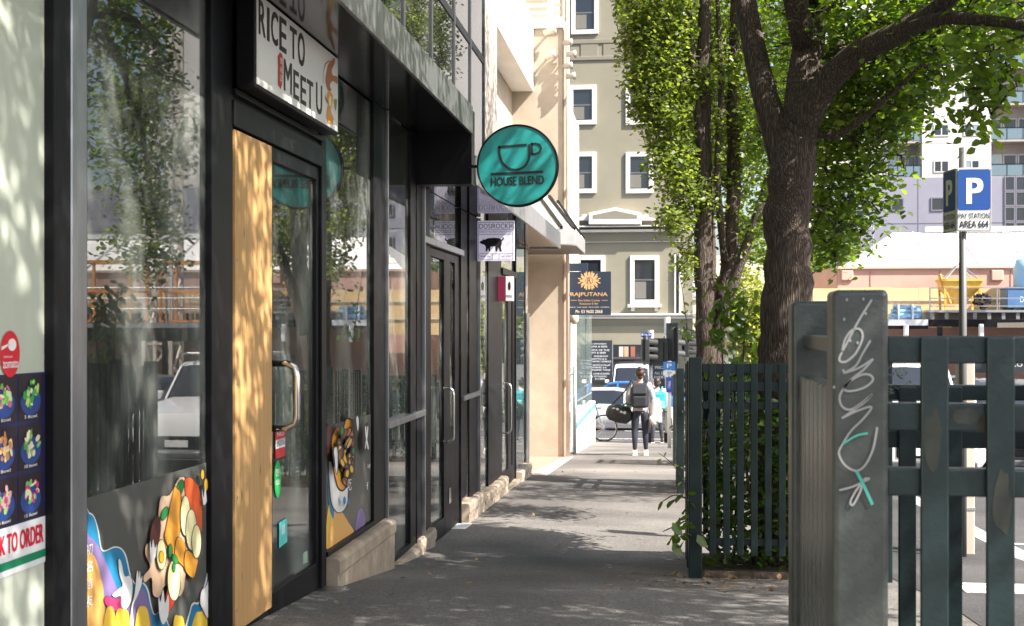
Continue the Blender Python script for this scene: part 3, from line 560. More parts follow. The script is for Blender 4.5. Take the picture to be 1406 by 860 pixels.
# stickers on the glass door
PD = Plane(X=F-.0275)
s1 = thing('sticker', 'small red and white sign sticker under the door handle', 'sticker', tuple(PD.px(384, 625)))
mb = MB(); mb.poly([PD.px(*p)+PD.n*STEP for p in ((378, 592), (391, 588), (391, 626), (378, 631))], 0); mb.poly([PD.px(*p)+PD.n*STEP*2 for p in ((378, 605), (391, 601), (391, 613), (378, 617))], 1); text_px(mb, PD, 'SMOKING', 379, 605, 390.5, 614, 3, 2); text_px(mb, PD, 'NO', 380, 594, 389, 600, 2, 1); mb.build('print', [flat(205, 30, 40), flat(240, 240, 240), INK], s1, fix=False)
s2 = thing('sticker', 'green oval sticker low on the glass door', 'sticker', tuple(PD.px(381, 684)))
mb = MB(); mb.poly([PD.px(x, y)+PD.n*STEP for x, y in ell(381, 658, 4.5, 26, 22)], 0); text_px(mb, PD, 'OPEN', 378.5, 645, 384, 655, 2, 1); text_px(mb, PD, 'WELCOME', 378, 660, 384, 667, 2, 1); mb.build('print', [flat(20, 165, 80), flat(235, 245, 235)], s2, fix=False)
s3 = thing('sticker', 'teal rectangular notice near the bottom of the glass door', 'sticker', tuple(PD.px(388, 752)))
mb = MB(); mb.poly([PD.px(*p)+PD.n*STEP for p in ((383, 718), (394, 711), (394, 744), (383, 753))], 0); mb.poly([PD.px(*p)+PD.n*STEP*2 for p in ((386, 722), (391, 719), (391, 732), (386, 735))], 1); mb.build('print', [flat(90, 210, 205), flat(190, 240, 235)], s3, fix=False)
s4 = thing('sticker', 'small white lined opening hours decal in the door corner', 'sticker', tuple(PD.px(419, 772)))
mb = MB()
for k in range(5): mb.poly([PD.px(416, 760+k*3.2)+PD.n*STEP, PD.px(422, 756.5+k*3.2)+PD.n*STEP, PD.px(422, 758.5+k*3.2)+PD.n*STEP, PD.px(416, 762+k*3.2)+PD.n*STEP])
mb.build('print', flat(190, 225, 200), s4, fix=False)
# RICE TO MEET U light box
sb = thing('shop_sign', 'white light box sign lettered RICE TO MEET U over the boarded doors', 'sign', (-1.83, 6.1, 1.06))
MB().box(F+.022, -1.775, 5.39, 6.82, 1.052, 1.472).build('box', BLACK, sb, bevel=.004)
MB().box(-1.774, -1.770, 5.41, 6.80, 1.068, 1.466).build('face', WHITEP, sb)
PB = Plane(X=-1.7695); mb = MB(); ZS = (340, 0, .2208)
def bt(s_, u0, u1, v0, v1): text(mb, s_, PB.uv(u0, v0), (0, u1-u0, 0), (0, 0, v1-v0), 0, .035)
def zy(zx): return PB.px(340+.2208*zx, 60).y
bt('R', zy(68), zy(112), 1.292, 1.446); bt('I', zy(120), zy(137), 1.289, 1.44); bt('C', zy(145), zy(190), 1.292, 1.446); bt('E', zy(197), zy(242), 1.287, 1.446); bt('T', zy(262), zy(306), 1.29, 1.44); bt('O', zy(312), zy(356), 1.283, 1.448)
bt('M', zy(224), zy(276), 1.112, 1.262); bt('E', zy(284), zy(320), 1.104, 1.243); bt('E', zy(328), zy(364), 1.10, 1.240); bt('T', zy(368), zy(408), 1.10, 1.243); bt('U', zy(425), zy(464), 1.10, 1.258)
mb.build('lettering', flat(48, 40, 36), sb, fix=False)
art_set(PB, ZS, [('rd2', [(187, 350), (201, 325), (216, 345), (216, 520), (205, 556), (188, 530)], 'x')], 'badge', sb, 1)
mb = MB(); [text(mb, ch_, PB.uv(5.733, 1.222-i*.042)+PB.n*.003, (0, .036, 0), (0, 0, .034)) for i, ch_ in enumerate('食米同')]; mb.build('badge_lettering', col['wht'], sb, fix=False)
cn_ += ['cop', 'gre']; cm += [flat(178, 112, 62), flat(150, 150, 70)]
art_set(PB, ZS, [('cop', [(500, 405), (520, 380), (537, 362), (541, 390), (522, 440), (530, 470), (556, 478), (556, 522), (530, 505), (510, 530), (520, 565), (497, 560), (484, 500), (492, 440)]), ('gold', [(500, 570), (525, 585), (527, 640), (516, 690), (532, 738), (527, 770), (500, 765), (490, 715), (500, 650), (494, 605)]), ('crm', ell(511, 630, 8, 32)), ('gre', [(538, 620), (552, 618), (552, 650), (545, 690), (538, 650)]), ('cop', [(482, 585), (487, 610), (500, 640), (496, 645), (483, 615)]), ('wht', ell(535, 760, 10, 14))], 'emblem', sb, 1)
mb = MB(); ribbon(mb, [PB.px(ZS[0]+.2208*x, .2208*y)+PB.n*.002 for x, y in ((522, 388), (500, 382), (482, 400), (470, 440), (467, 490), (472, 520))], .006, PB.n); mb.build('flourish', flat(178, 112, 62), sb, fix=False)
# round HOUSE BLEND sign
TEAL = mat('teal_enamel', (.015, .27, .255), .35, 0, .06, 3); c0 = atY(711, 228, 9.42); rr = 55/1750*9.5
hb = thing('round_sign', 'round teal HOUSE BLEND sign with coffee cup projecting over the footpath', 'sign', tuple(c0-Vector((0, 0, rr))))
rot = lambda P: [Vector((c0.x+x*math.cos(.03)-z*math.sin(.03), c0.y+y, c0.z+x*math.sin(.03)+z*math.cos(.03))) for x, y, z in P]
n = 64; MB().prism(rot([(rr*math.cos(2*math.pi*i/n), .03, rr*math.sin(2*math.pi*i/n)) for i in range(n)]), (0, -.06, 0)).build('disc', TEAL, hb, bevel=.004)
mb = MB(); mb.tube(rot([(rr*1.0*math.cos(2*math.pi*i/n), -.03, rr*1.0*math.sin(2*math.pi*i/n)) for i in range(n+1)]), .0075, 6, cap=False); mb.tube(rot([(rr*math.cos(2*math.pi*i/n), .03, rr*math.sin(2*math.pi*i/n)) for i in range(n+1)]), .0075, 6, cap=False); mb.build('rim', BLACK, hb, smooth=True)
def front_back(mk):
    for yy, nm in ((-.0335, 1), (.0335, -1)): mk(yy, nm)
q = rr/55.
def cup(yy, nm):
    mb = MB(); pr = lambda pts: rot([(nm*x*q, yy, z*q) for x, z in pts])
    cupc = [(-24, 27), (-24, 16), (-21.5, 7), (-17, .5), (-11, -4), (-3, -6), (5, -4.5), (12, .5), (16, 8), (17, 16), (17, 28)]
    ribbon(mb, pr([(p.x, p.y) for p in smoothc(cupc, 4, False)]), 3.2*q, (0, -1, 0)); ribbon(mb, pr([(-25.6, 26), (14, 27.5)]), 3.2*q, (0, -1, 0))
    ribbon(mb, pr([(20, 28), (26, 28.5), (31, 27), (33.5, 22), (31, 16.5), (26, 14.5), (21, 14.5)]), 3.0*q, (0, -1, 0)); ribbon(mb, pr([(20.5, 30), (20.5, 13)]), 3*q, (0, -1, 0))
    ribbon(mb, pr([(-37, -10.5), (35, -10.2)]), 3.4*q, (0, -1, 0))
    O = pr([(-37, -27)])[0]; U = pr([(36, -27)])[0]-O; V = pr([(-37, -15)])[0]-O; text(mb, 'HOUSE BLEND', O, U, V, 0, .035); mb.build('lettering', flat(22, 40, 44), hb, fix=False)
front_back(cup)
MB().bar((-1.448, 9.42, c0.z+.0), (c0.x-rr+.01, 9.42, c0.z+.0), .02).build('bracket', BLACK, hb)
# DOSIROCK hanging sign
SG = 12.75; LIT = mat('lilac_white_panel', (.80, .77, .92), .3); LIT.node_tree.nodes['Principled BSDF'].inputs['Emission Color'].default_value = (.78, .74, 1, 1); LIT.node_tree.nodes['Principled BSDF'].inputs['Emission Strength'].default_value = .10
ds = thing('hanging_sign', 'white DOSIROCK sign with black pig hanging under the canopy', 'sign', (-1.68, SG, .67)); PDS = Plane(Y=SG-.021)
MB().box(-1.872, -1.497, SG-.018, SG+.018, .672, 1.078).build('panel', mat('lilac_white_panel', (.80, .77, .92), .3), ds, bevel=.003)
for xx in (-1.8, -1.57): MB().tube([(xx, SG, 1.076), (xx, SG, 1.118)], .006, 6).build('hanger', STEEL, ds)
mb = MB(); u0, u1 = -1.872, -1.497
def ln(a, b, t=.004): ribbon(mb, [PDS.uv(*a), PDS.uv(*b)], t, PDS.n)
for zz in (1.06, .985, .94, .745, .69): ln((u0+.01, zz), (u1-.01, zz))
for xx, za, zb_ in ((u1-.012, .69, 1.06), (u0+.012, .69, 1.06), (u1-.05, .985, 1.06), (-1.72, .69, .745), (-1.65, .69, .745)): ln((xx, za), (xx, zb_))
text(mb, 'DOSIROCK', PDS.uv(u0+.02, .997), (.295, 0, 0), (0, 0, .05)); text(mb, 'KOREA STYLE RESTAURANT & BAR', PDS.uv(u0+.02, .956), (.33, 0, 0), (0, 0, .018)); text(mb, 'DINE IN', PDS.uv(-1.86, .708), (.12, 0, 0), (0, 0, .02)); text(mb, 'TAKE AWAY', PDS.uv(-1.64, .708), (.12, 0, 0), (0, 0, .02)); text(mb, 'BAR', PDS.uv(u1-.044, 1.005), (.026, 0, 0), (0, 0, .035))
pig = [(-1.85, .855), (-1.842, .872), (-1.822, .878), (-1.815, .892), (-1.80, .885), (-1.77, .9), (-1.70, .905), (-1.65, .9), (-1.628, .885), (-1.612, .9), (-1.618, .91), (-1.6, .905), (-1.604, .885), (-1.622, .872), (-1.625, .84), (-1.633, .82), (-1.63, .79), (-1.622, .768), (-1.642, .766), (-1.648, .79), (-1.662, .812), (-1.668, .768), (-1.684, .768), (-1.69, .822), (-1.74, .815), (-1.742, .79), (-1.738, .768), (-1.756, .768), (-1.762, .80), (-1.772, .768), (-1.788, .768), (-1.785, .81), (-1.8, .835), (-1.82, .84)]
mb.poly([PDS.uv(*p) for p in pig]); mb.build('print', flat(35, 32, 40), ds, fix=False)
# wall-mounted menu case by the third door
mc = thing('menu_case', 'burgundy and white box sign above the farthest shop door', 'sign', (-1.8, 14.4, .3)); MB().box(F+.0, -1.79, 14.35, 14.42, .30, .58).build('box', flat(110, 22, 55), mc, bevel=.004); MB().box(-1.788, -1.70, 14.35, 14.42, .30, .58).build('box', flat(225, 222, 228), mc, bevel=.004)
mb = MB(); Pq = Plane(Y=14.3485); mb.poly([Pq.uv(x, y) for x, y in ell(-1.744, .47, .016, .05)]); text(mb, 'MENU', Pq.uv(-1.78, .34), (.072, 0, 0), (0, 0, .03)); mb.build('print', INK, mc, fix=False)
# ---------------------------------------------------------------- beige building, awning, corner restaurant
bb = thing('beige_building', 'beige rendered building with white balcony and bare wall past the shops', 'building', (-2.8, 22, g(22)))
def bp_(name, m_, x0, x1, y0, y1, z0, z1, bevel=.01, parent=bb): return MB().box(x0, x1, y0, y1, z0, z1).build(name, m_, parent, bevel=bevel)
bp_('wall', BEIGE, -3.6, -1.86, 23.46, 24.1, -2.6, 5.52); bp_('side_wall', BEIGE, -3.1, -2.8, 17.83, 23.458, -2.6, 9, 0)
bp_('coping', CREAM, -3.0, -1.84, 23.40, 24.16, 5.522, 5.72); bp_('balcony', WHITEW, -2.798, -2.40, 17.9, 23.455, 4.37, 5.68, .008)
bp_('wall', BEIGE, -3.6, -2.2, 24.11, 27, -2.6, 9, 0)
for k in range(8): bp_('louvre', CREAM, -2.55, -1.9, 23.5, 23.53, 5.80+k*.14, 5.86+k*.14, .003)
for xx in (-2.6, -1.88): bp_('louvre_post', CREAM, xx, xx+.05, 23.49, 23.54, 5.722, 7.2, .003)
bp_('wall_edge', BEIGE2, -1.858, -1.79, 23.5, 24.1, -2.55, 5.515, .02)
for i, (px_, py_) in enumerate(((754, 44), (754, 77))):
    p = atY(px_, py_, 23.3); o = thing('spotlight', ('upper of the two beige spotlights on the bare wall', 'lower of the two beige spotlights on the bare wall')[i], 'light', tuple(p), 'spotlights on the bare wall')
    MB().tube([p+Vector((-.09, 0, -.02)), p+Vector((.07, -.05, .02)), p+Vector((.12, -.06, .03))], [.05, .07, .085], 14).build('lamp', BEIGE2, o, smooth=True); MB().tube([p+Vector((-.03, 0, 0)), p+Vector((-.03, .165, 0))], .025, 8).build('bracket', BEIGE2, o)
cpipe = thing('pipe', 'slim pale downpipe running up the corner of the bare wall', 'pipe', (-1.76, 23.42, -2.4)); MB().tube([(-1.765, 23.42, -2.38), (-1.765, 23.42, 9)], .035, 10).build('tube', BEIGE2, cpipe, smooth=True)
for zz in (-1, .6, 2.5, 4.2): MB().box(-1.81, -1.72, 23.40, 23.49, zz, zz+.05).build('clip', STEEL, cpipe)
for i, (px_, py_) in enumerate(((778, 59), (783, 75), (778, 91), (782, 105))):
    p = atY(px_, py_, 23.3); o = thing('spotlight', ('topmost grey spotlight clamped on the corner pipe', 'second grey spotlight from the top on the corner pipe', 'third grey spotlight from the top on the corner pipe', 'lowest grey spotlight clamped on the corner pipe')[i], 'light', tuple(p), 'spotlights on the corner pipe')
    MB().tube([p+Vector((-.06, 0, 0)), p+Vector((.06, -.03, 0)), p+Vector((.1, -.04, 0))], [.045, .06, .075], 12).build('lamp', mat('lamp_grey', (.3, .27, .24), .5), o, smooth=True); MB().tube([p+Vector((-.03, 0, 0)), Vector((-1.765, 23.4, p.z))], .018, 6).build('bracket', STEEL, o)
aw = thing('awning', 'sloped glass awning with rounded grey fascia on the beige building', 'awning', (-2, 21, 1.4)); AP = (-2.795, 2.42); AQ = (-1.47, 1.62)
AWG = bpy.data.materials.new('awning_sheet'); AWG.use_nodes = True; _n = AWG.node_tree.nodes; _n.remove(_n['Principled BSDF']); _t = _n.new('ShaderNodeBsdfTranslucent'); _t.inputs[0].default_value = (.8, .82, .8, 1); _d = _n.new('ShaderNodeBsdfDiffuse'); _d.inputs[0].default_value = (.6, .6, .58, 1); _x = _n.new('ShaderNodeMixShader'); _x.inputs[0].default_value = .35
AWG.node_tree.links.new(_t.outputs[0], _x.inputs[1]); AWG.node_tree.links.new(_d.outputs[0], _x.inputs[2]); AWG.node_tree.links.new(_x.outputs[0], _n['Material Output'].inputs[0])
AY = 20.7; ribs = [((-3.0, 23.38, 2.42), (-2.6, AY-.03, 1.61)), ((-2.62, 23.38, 2.42), (-1.97, AY-.03, 1.61)), ((-2.3, 23.38, 2.42), (-1.66, AY+.04, 1.61)), ((-2.1, 23.38, 2.40), (-1.475, AY+.32, 1.61)), ((-1.95, 23.38, 2.3), (-1.455, 22.2, 1.61)), ((-1.88, 23.38, 2.1), (-1.455, 23.33, 1.61))]
for (t0, b0), (t1, b1) in zip(ribs[:-1], ribs[1:]): MB().prism([t0, t1, b1, b0], (0, 0, .012)).build('panel', AWG, aw)
for t0, b0 in ribs: MB().bar(Vector(t0)+Vector((0, -.02, .02)), Vector(b0)+Vector((0, -.01, .02)), .04, .05).build('rib', BLACK, aw)
arc = [(-2.6, AY-.05)]+[(-1.84+.40*math.sin(t), AY+.35-.40*math.cos(t)) for t in [math.pi/2*i/8 for i in range(9)]]+[(-1.44, 23.35)]
mb = MB()
for (x0, y0), (x1, y1) in zip(arc[:-1], arc[1:]):
    d = Vector((y1-y0, x0-x1, 0)).normalized()*-.03
    mb.add([(x0, y0, 1.36), (x1, y1, 1.36), (x1, y1, 1.60), (x0, y0, 1.60), (x0+d.x, y0+d.y, 1.36), (x1+d.x, y1+d.y, 1.36), (x1+d.x, y1+d.y, 1.60), (x0+d.x, y0+d.y, 1.60)], [(0, 1, 2, 3), (7, 6, 5, 4), (0, 4, 5, 1), (3, 2, 6, 7)])
mb.build('fascia', mat('awning_fascia', (.27, .27, .275), .4, .3, .15, 4), aw); mb = MB(); mb.prism([(x, y, 1.345) for x, y in arc]+[(-2.6, 23.35, 1.345)], (0, 0, .012)); mb.build('underside', mat('awning_underside', (.11, .10, .10), .5), aw)
# corner restaurant
cr_ = thing('corner_restaurant', 'white corner restaurant with pale glass front and low white base', 'building', (-2.4, 28, g(28))); XR = -1.74
def cp(name, m_, x0, x1, y0, y1, z0, z1, bevel=.008): return MB().box(x0, x1, y0, y1, z0, z1).build(name, m_, cr_, bevel=bevel)
cp('wall', WHITEW, -2.19, XR-.05, 24.18, 26.9, .72, 4.25); cp('ledge', BEIGE2, XR-.048, XR+.05, 25.2, 26.2, 1.75, 1.92); cp('base_wall', WHITEW, XR-.2, XR, 25.3, 32.4, -3.1, -1.86); cp('sign_band', mat('teal_band', (.12, .3, .32), .5), XR-.002, XR+.012, 25.3, 32.3, -2.02, -1.9)
cp('roof_slab', WHITEW, -6, XR+.05, 24.18, 32.5, .5, .718); cp('back_wall', INTER, -6, -5.8, 24.2, 32.4, -3.2, .498, 0); cp('floor_slab', INTFL, -5.79, XR-.21, 24.2, 32.4, -3.1, -2.75, 0); cp('end_wall', WHITEW, -5.79, XR-.1, 32.3, 32.42, -3.1, .498, 0)
for a, b in ((25.32, 27.0), (27.04, 28.8), (28.84, 30.6), (30.64, 32.28)): cp('glass_pane', CLEAR, XR-.09, XR-.08, a, b, -1.858, .498, 0)
cp('door_leaf', CLEAR, XR-.06, XR-.05, 24.2, 25.25, -2.5, .498, 0); MB().tube([(XR+.03, 24.55, -2.55), (XR+.03, 24.55, -.75)], .035, 10).build('handle', STEEL, cr_, smooth=True)
for zz in (-2.4, -.9): MB().tube([(XR-.05, 24.55, zz), (XR+.03, 24.55, zz)], .02, 6).build('handle_fixing', STEEL, cr_)
cp('corner_post', WHITEW, XR-.15, XR+.004, 25.255, 25.298, -2.6, .498, .003); MB().ball((XR+.02, 24.5, .18), (.09, .09, .12), 12, 8).build('lamp', BEIGE2, cr_, smooth=True)
rj = thing('projecting_sign', 'dark blue RAJPUTANA sign with gold flower projecting from the corner', 'sign', (-1.4, 24, .2)); YR = 24.0; NAVY = flat(32, 46, 64); GOLD = flat(200, 160, 112)
a, b = atY(780, 433, YR), atY(839, 373, YR); MB().box(a.x, b.x, YR-.03, YR+.03, a.z, b.z).build('panel', NAVY, rj, bevel=.004); a2, b2 = atY(780, 372.8, YR), atY(807, 361.5, YR); MB().box(a2.x, b2.x, YR-.028, YR+.028, a2.z, b2.z).build('bracket_plate', NAVY, rj, bevel=.003)
PR = Plane(Y=YR-.0325); ZR = (770, 360, .093); mb = MB()
for i in range(12):
    t = 2*math.pi*i/12; art(mb, PR, ell(420+95*math.cos(t), 275+85*math.sin(t), 48, 20, 14, t), .2+.02*i, 0, True, ZR, 1)
    art(mb, PR, ell(420+150*math.cos(t+.26), 275+118*math.sin(t+.26), 26, 9, 10, t+.26), .15, 0, True, ZR, 1)
art(mb, PR, ell(420, 275, 72, 66), .6, 0, True, ZR, 1); art(mb, PR, ell(420, 275, 58, 53), .7, 1, True, ZR, 1); art(mb, PR, ell(420, 275, 50, 46), .8, 0, True, ZR, 1)
mb.build('emblem', [GOLD, NAVY], rj, fix=False, kind='stuff'); mb = MB()
def zt(s_, x0, y0, x1, y1, mi, bd=0):
    m_ = MB(); text_px(m_, PR, s_, 770+.093*x0, 360+.093*y0, 770+.093*x1, 360+.093*y1, 1, 0, bd); m_.build('lettering', [GOLD, NAVY, flat(225, 215, 200)][mi], rj, fix=False)
zt('R', 392, 238, 448, 312, 1, .01); zt('RAJPUTANA', 145, 448, 690, 522, 0, .015); zt('Fine Indian Cuisine', 258, 550, 575, 582, 0); zt('Restaurant & Bar', 280, 600, 552, 630, 0); zt('DINE IN · TAKE AWAY · FUNCTIONS · CATERING', 120, 660, 715, 675, 2); zt('Ph: 03 9600 2868', 218, 708, 615, 755, 2)
for x0, x1 in ((150, 235), (605, 690)): m_ = MB(); art(m_, PR, [(x0, 563), (x1, 563), (x1, 569), (x0, 569)], 1, 0, False, ZR); m_.build('rule', GOLD, rj, fix=False)

# ---------------------------------------------------------------- olive building across the cross street
YO = 57.0
ol = thing('olive_building', 'olive rendered building with white framed windows across the cross street', 'building', (-2, YO, g(YO)))
X0, X1 = -16., 1.25
mb = MB(); mb.box(X0, X1, YO, YO+14, -3.6, 26); mb.build('wall', OLIVE, ol)
PO = Plane(Y=YO)
def o2(x, y): p = atY(x, y, YO); return p.x, p.z
def owin(x0, y0, x1, y1, sill=False, fr=.2):
    a = o2(x0, y1); b = o2(x1, y0); f = MB()
    f.box(a[0], b[0], YO-.09, YO-.002, b[1]-fr, b[1]); f.box(a[0], b[0], YO-.09, YO-.002, a[1], a[1]+fr); f.box(a[0], a[0]+fr, YO-.09, YO-.002, a[1]+fr, b[1]-fr); f.box(b[0]-fr, b[0], YO-.09, YO-.002, a[1]+fr, b[1]-fr)
    o = f.build('window', CREAM, ol, bevel=.01); MB().box(a[0]+fr, b[0]-fr, YO-.03, YO-.004, a[1]+fr, b[1]-fr).build('pane', DARKGLASS, o)
    zm = (a[1]+b[1])/2; MB().box(a[0]+fr, b[0]-fr, YO-.045, YO-.031, zm-.03, zm+.03).build('glazing_bar', mat('window_bar', (.12, .12, .13), .5), o); xm = a[0]+fr+.3*(b[0]-a[0])
    MB().box(a[0]+fr+.03, a[0]+fr+.4*(b[0]-a[0]), YO-.034, YO-.0305, a[1]+fr+.05, zm-.08).build('blind', mat('window_blind', (.16, .15, .13), .7), o)
    if sill: MB().box(a[0]-.1, b[0]+.1, YO-.2, YO-.002, a[1]-.14, a[1]-.002).build('sill', CREAM, o); [MB().box(xx, xx+.16, YO-.14, YO-.003, a[1]-.3, a[1]-.142).build('corbel', CREAM, o) for xx in (a[0]+.05, b[0]-.2)]
for yy0, yy1 in ((-70, -8), (-12+0, 48), (117, 172), (209, 266)):
    if yy0 == -70: continue
    for xa in (700, 783 if yy0 > 0 else 786, 861, 930): owin(xa-2, yy0, xa+36, yy1)
for xa in (792, 866): owin(xa-1, 351, xa+39, 418, True)
def strip(x0, y0, x1, y1, d, m_=CREAM, name='moulding'): a = o2(x0, y1); b = o2(x1, y0); return MB().box(max(a[0], X0), min(b[0], X1+.12), YO-d, YO-.001, a[1], b[1]).build(name, m_, ol, bevel=.02)
strip(640, 310, 940, 314.5, .42, name='cornice'); strip(640, 315, 940, 321, .28, name='cornice'); strip(640, 331.5, 940, 334.5, .1); strip(640, 430.5, 960, 434, .3, name='cornice'); strip(640, 434.3, 960, 438, .18, name='cornice'); strip(640, 57, 940, 59, .05, OLIVE2, 'string_course'); strip(640, 80, 940, 82, .06, mat('dark_olive_course', (.2, .18, .14), .8), 'string_course'); strip(640, 445, 940, 447, .05, OLIVE2, 'string_course')  # one string course in a slightly darker olive
strip(925.5, 350, 928, 430, .12); strip(932, 350, 936.5, 430, .12); strip(928.3, 352, 931.7, 430, .03, mat('slot_dark', (.04, .04, .04), .6), 'slot'); strip(640, 293, 930, 308.5, .08, OLIVE2, 'parapet_panel')
for xa in (797, 828, 872): strip(xa, 60, xa+24, 79, .03, OLIVE2, 'wall_panel')
pd = [o2(x, y) for x, y in ((809, 309.5), (809, 294), (845, 286.5), (881, 294), (881, 309.5))]; mb = MB(); mb.prism([(x, YO-.5, z) for x, z in pd], (0, .499, 0)); pe = mb.build('pediment', CREAM, ol, bevel=.02)
pi_ = [o2(x, y) for x, y in ((815, 301.5), (815, 297), (845, 290.8), (875, 297), (875, 301.5))]; MB().prism([(x, YO-.51, z) for x, z in pi_], (0, .008, 0)).build('pediment_field', OLIVE2, pe)
for s_ in (-1, 1):
    P = [o2(845+s_*x, y) for x, y in ((37, 303.5), (37, 297), (41, 294.5), (45, 296), (47, 299), (54, 301), (57, 303.5))]; MB().prism([(x, YO-.3, z) for x, z in P], (0, .299, 0)).build('scroll', CREAM, ol)
pl = thing('wall_plaque', 'pale rectangular plaque with an oval portrait emblem beside the pilaster', 'plaque', (o2(949, 412)[0], YO-.1, o2(949, 412)[1]))
wl = MB(); wl.box(1.26, 5, YO+.3, YO+14, -3.6, 3.2); wl.build('wing', mat('cream_wing', (.62, .57, .47), .8, 0, .08, 1), ol)
a = o2(941, 412); b = o2(961, 377); MB().box(a[0], b[0], YO+.2, YO+.298, a[1], b[1]).build('slab', mat('plaque_grey', (.6, .59, .57), .7, 0, .1, 8), pl, bevel=.02)
mb = MB(); Pp = Plane(Y=YO+.195); cx, cz = (a[0]+b[0])/2, (a[1]+b[1])/2
mb.poly([Pp.uv(x, z) for x, z in ell(cx, cz, .19, .26)], 0); mb.poly([Pp.uv(x, z)+Pp.n*.004 for x, z in ell(cx-.01, cz+.02, .13, .19)], 1); mb.poly([Pp.uv(x, z)+Pp.n*.007 for x, z in ell(cx+.02, cz-.04, .06, .1)], 0)
text(mb, 'ROYAL', (cx-.2, YO+.19, cz+.33), (.4, 0, 0), (0, 0, .14)); text(mb, 'EXTRA', (cx-.2, YO+.19, cz-.5), (.4, 0, 0), (0, 0, .14)); mb.build('lettering', [flat(70, 70, 72), flat(220, 218, 214)], pl, fix=False)
# ground floor shop: dark window, boards
a = o2(838, 512); b = o2(915, 473.5); MB().box(a[0], b[0], YO-.06, YO-.002, -3.4, b[1]).build('shop_window', DARKGLASS, ol); strip(838, 491, 915, 494, .1, mat('dark_rail', (.06, .05, .05), .5), 'window_rail'); strip(640, 468, 838, 478, .06, OLIVE2, 'wall_panel')
for i, (xa, cc) in enumerate(((850, (.5, .45, .4)), (857, (.42, .3, .2)), (866, (.3, .1, .07)), (880, (.12, .1, .1)))): aa = o2(xa, 490); b_ = o2(xa+6, 476); MB().box(aa[0], b_[0], YO-.068, YO-.062, aa[1], b_[1]).build('curtain', mat('curtain%d' % i, cc, .8), ol)
BOARD = flat(48, 52, 58)
def board(name, label, x0, y0, x1, y1, lines, Y):
    p = atY(x0, y1, Y); q_ = atY(x1, y0, Y); o = thing(name, label, 'board', ((p.x+q_.x)/2, Y, p.z))
    MB().box(p.x, q_.x, Y-.02, Y+.02, p.z, q_.z).build('panel', BOARD, o, bevel=.004); MB().box(q_.x, q_.x+.04, Y-.025, Y+.025, p.z, q_.z).build('frame', STEEL, o); mb = MB(); Pb = Plane(Y=Y-.022)
    for s_, xa, ya, xb, yb in lines: text_px(mb, Pb, s_, xa, ya, xb, yb, 0, 0, .02)
    mb.build('lettering', flat(225, 228, 230), o, fix=False)
zb = lambda s_, x0, y0, x1, y1: (s_, 800+.1163*x0, 440+.1163*y0, 800+.1163*x1, 440+.1163*y1)
board('menu_board', 'tall dark board of white pub meal offers beside the shop window', 790, 467.5, 840.5, 525, [zb("CAJUN CHICKEN", 10, 270, 278, 290), zb('PARMA & BEER', 60, 301, 292, 320), zb('PASTA OF THE', 70, 342, 316, 362), zb('DAY & BEER', 90, 373, 276, 393), zb('MUSHROOM', 135, 414, 298, 434), zb('RISOTTO & A', 90, 447, 284, 466), zb('DYNAMIC SHIRAZ', 60, 476, 336, 496), zb('SCOTCH FILLET', 118, 518, 328, 540), zb('DYNAMIC & A', 100, 548, 284, 567), zb('DYNAMIC WINE', 80, 577, 326, 597), zb('LAMB BURGER', 126, 620, 320, 640), zb('& DYNAMIC', 100, 652, 288, 671), zb('& A BEER', 146, 680, 264, 700)], YO-.09)
board('sale_board', 'dark board reading OFF A PRICE ALL D EVERY behind the traffic lights', 894, 492, 930, 545, [zb('HALF A', 850, 466, 980, 486), zb('OFF A', 850, 500, 985, 530), zb('PRICE', 853, 541, 972, 574), zb("ALL DAY", 848, 606, 1010, 638), zb('EVERY', 846, 656, 985, 688)], YO-.1)
# ---------------------------------------------------------------- right background: pink building, gantry, grey building, apartments
YP = 62.0
pkb = thing('pink_building', 'low pink rendered building with a bright white hipped roof', 'building', (18, YP, g(YP)))
def q2(x, y, Y): p = atY(x, y, Y); return p.x, p.z
xl = q2(1150, 400, YP)[0]; zt_ = q2(1150, 366, YP)[1]; xs = q2(1106, 400, YP+6)[0]
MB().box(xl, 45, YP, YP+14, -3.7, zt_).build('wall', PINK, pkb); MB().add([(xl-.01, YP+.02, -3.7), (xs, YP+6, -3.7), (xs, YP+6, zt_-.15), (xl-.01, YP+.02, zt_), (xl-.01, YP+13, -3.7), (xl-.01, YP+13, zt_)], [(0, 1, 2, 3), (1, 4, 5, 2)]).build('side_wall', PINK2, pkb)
MB().box(xl-.05, 45, YP-.12, YP-.001, zt_-.12, zt_).build('cornice', mat('pale_pink', (.6, .42, .36), .8), pkb)
re_ = q2(1178, 366, YP)[0]; rr0 = q2(1225, 320, YP+5); 
MB().add([(re_, YP+.3, zt_), (45, YP+.3, zt_), (45, YP+5, rr0[1]), (rr0[0], YP+5, rr0[1]), (re_, YP+11, zt_), (45, YP+11, zt_)], [(0, 1, 2, 3), (0, 3, 4), (3, 2, 5, 4), (1, 5, 2)]).build('roof', ROOFW, pkb)
for k in range(10): xx = rr0[0]+1+k*2.2; MB().bar((xx, YP+.35, zt_+.06), (xx, YP+4.9, rr0[1]+.03), .05).build('roof_seam', mat('roof_seam', (.7, .69, .67), .6), pkb)
MB().box(q2(1270, 318, YP+5)[0], 45, YP+4.8, YP+5.1, rr0[1]+.02, rr0[1]+.28).build('ridge', mat('roof_ridge', (.6, .6, .62), .5), pkb)
for px_ in (1163, 1369): p = q2(px_, 380, YP); MB().box(p[0]-.28, p[0]+.28, YP-.1, YP-.001, p[1]-.2, p[1]+.32).build('vent_box', mat('pink_box', (.58, .37, .31), .7), pkb, bevel=.05)
for i in range(9): xx = xl+3.2*i+1.5; MB().box(xx, xx+.04, YP-.02, YP-.001, .4, zt_-.2).build('wall_joint', PINK2, pkb)
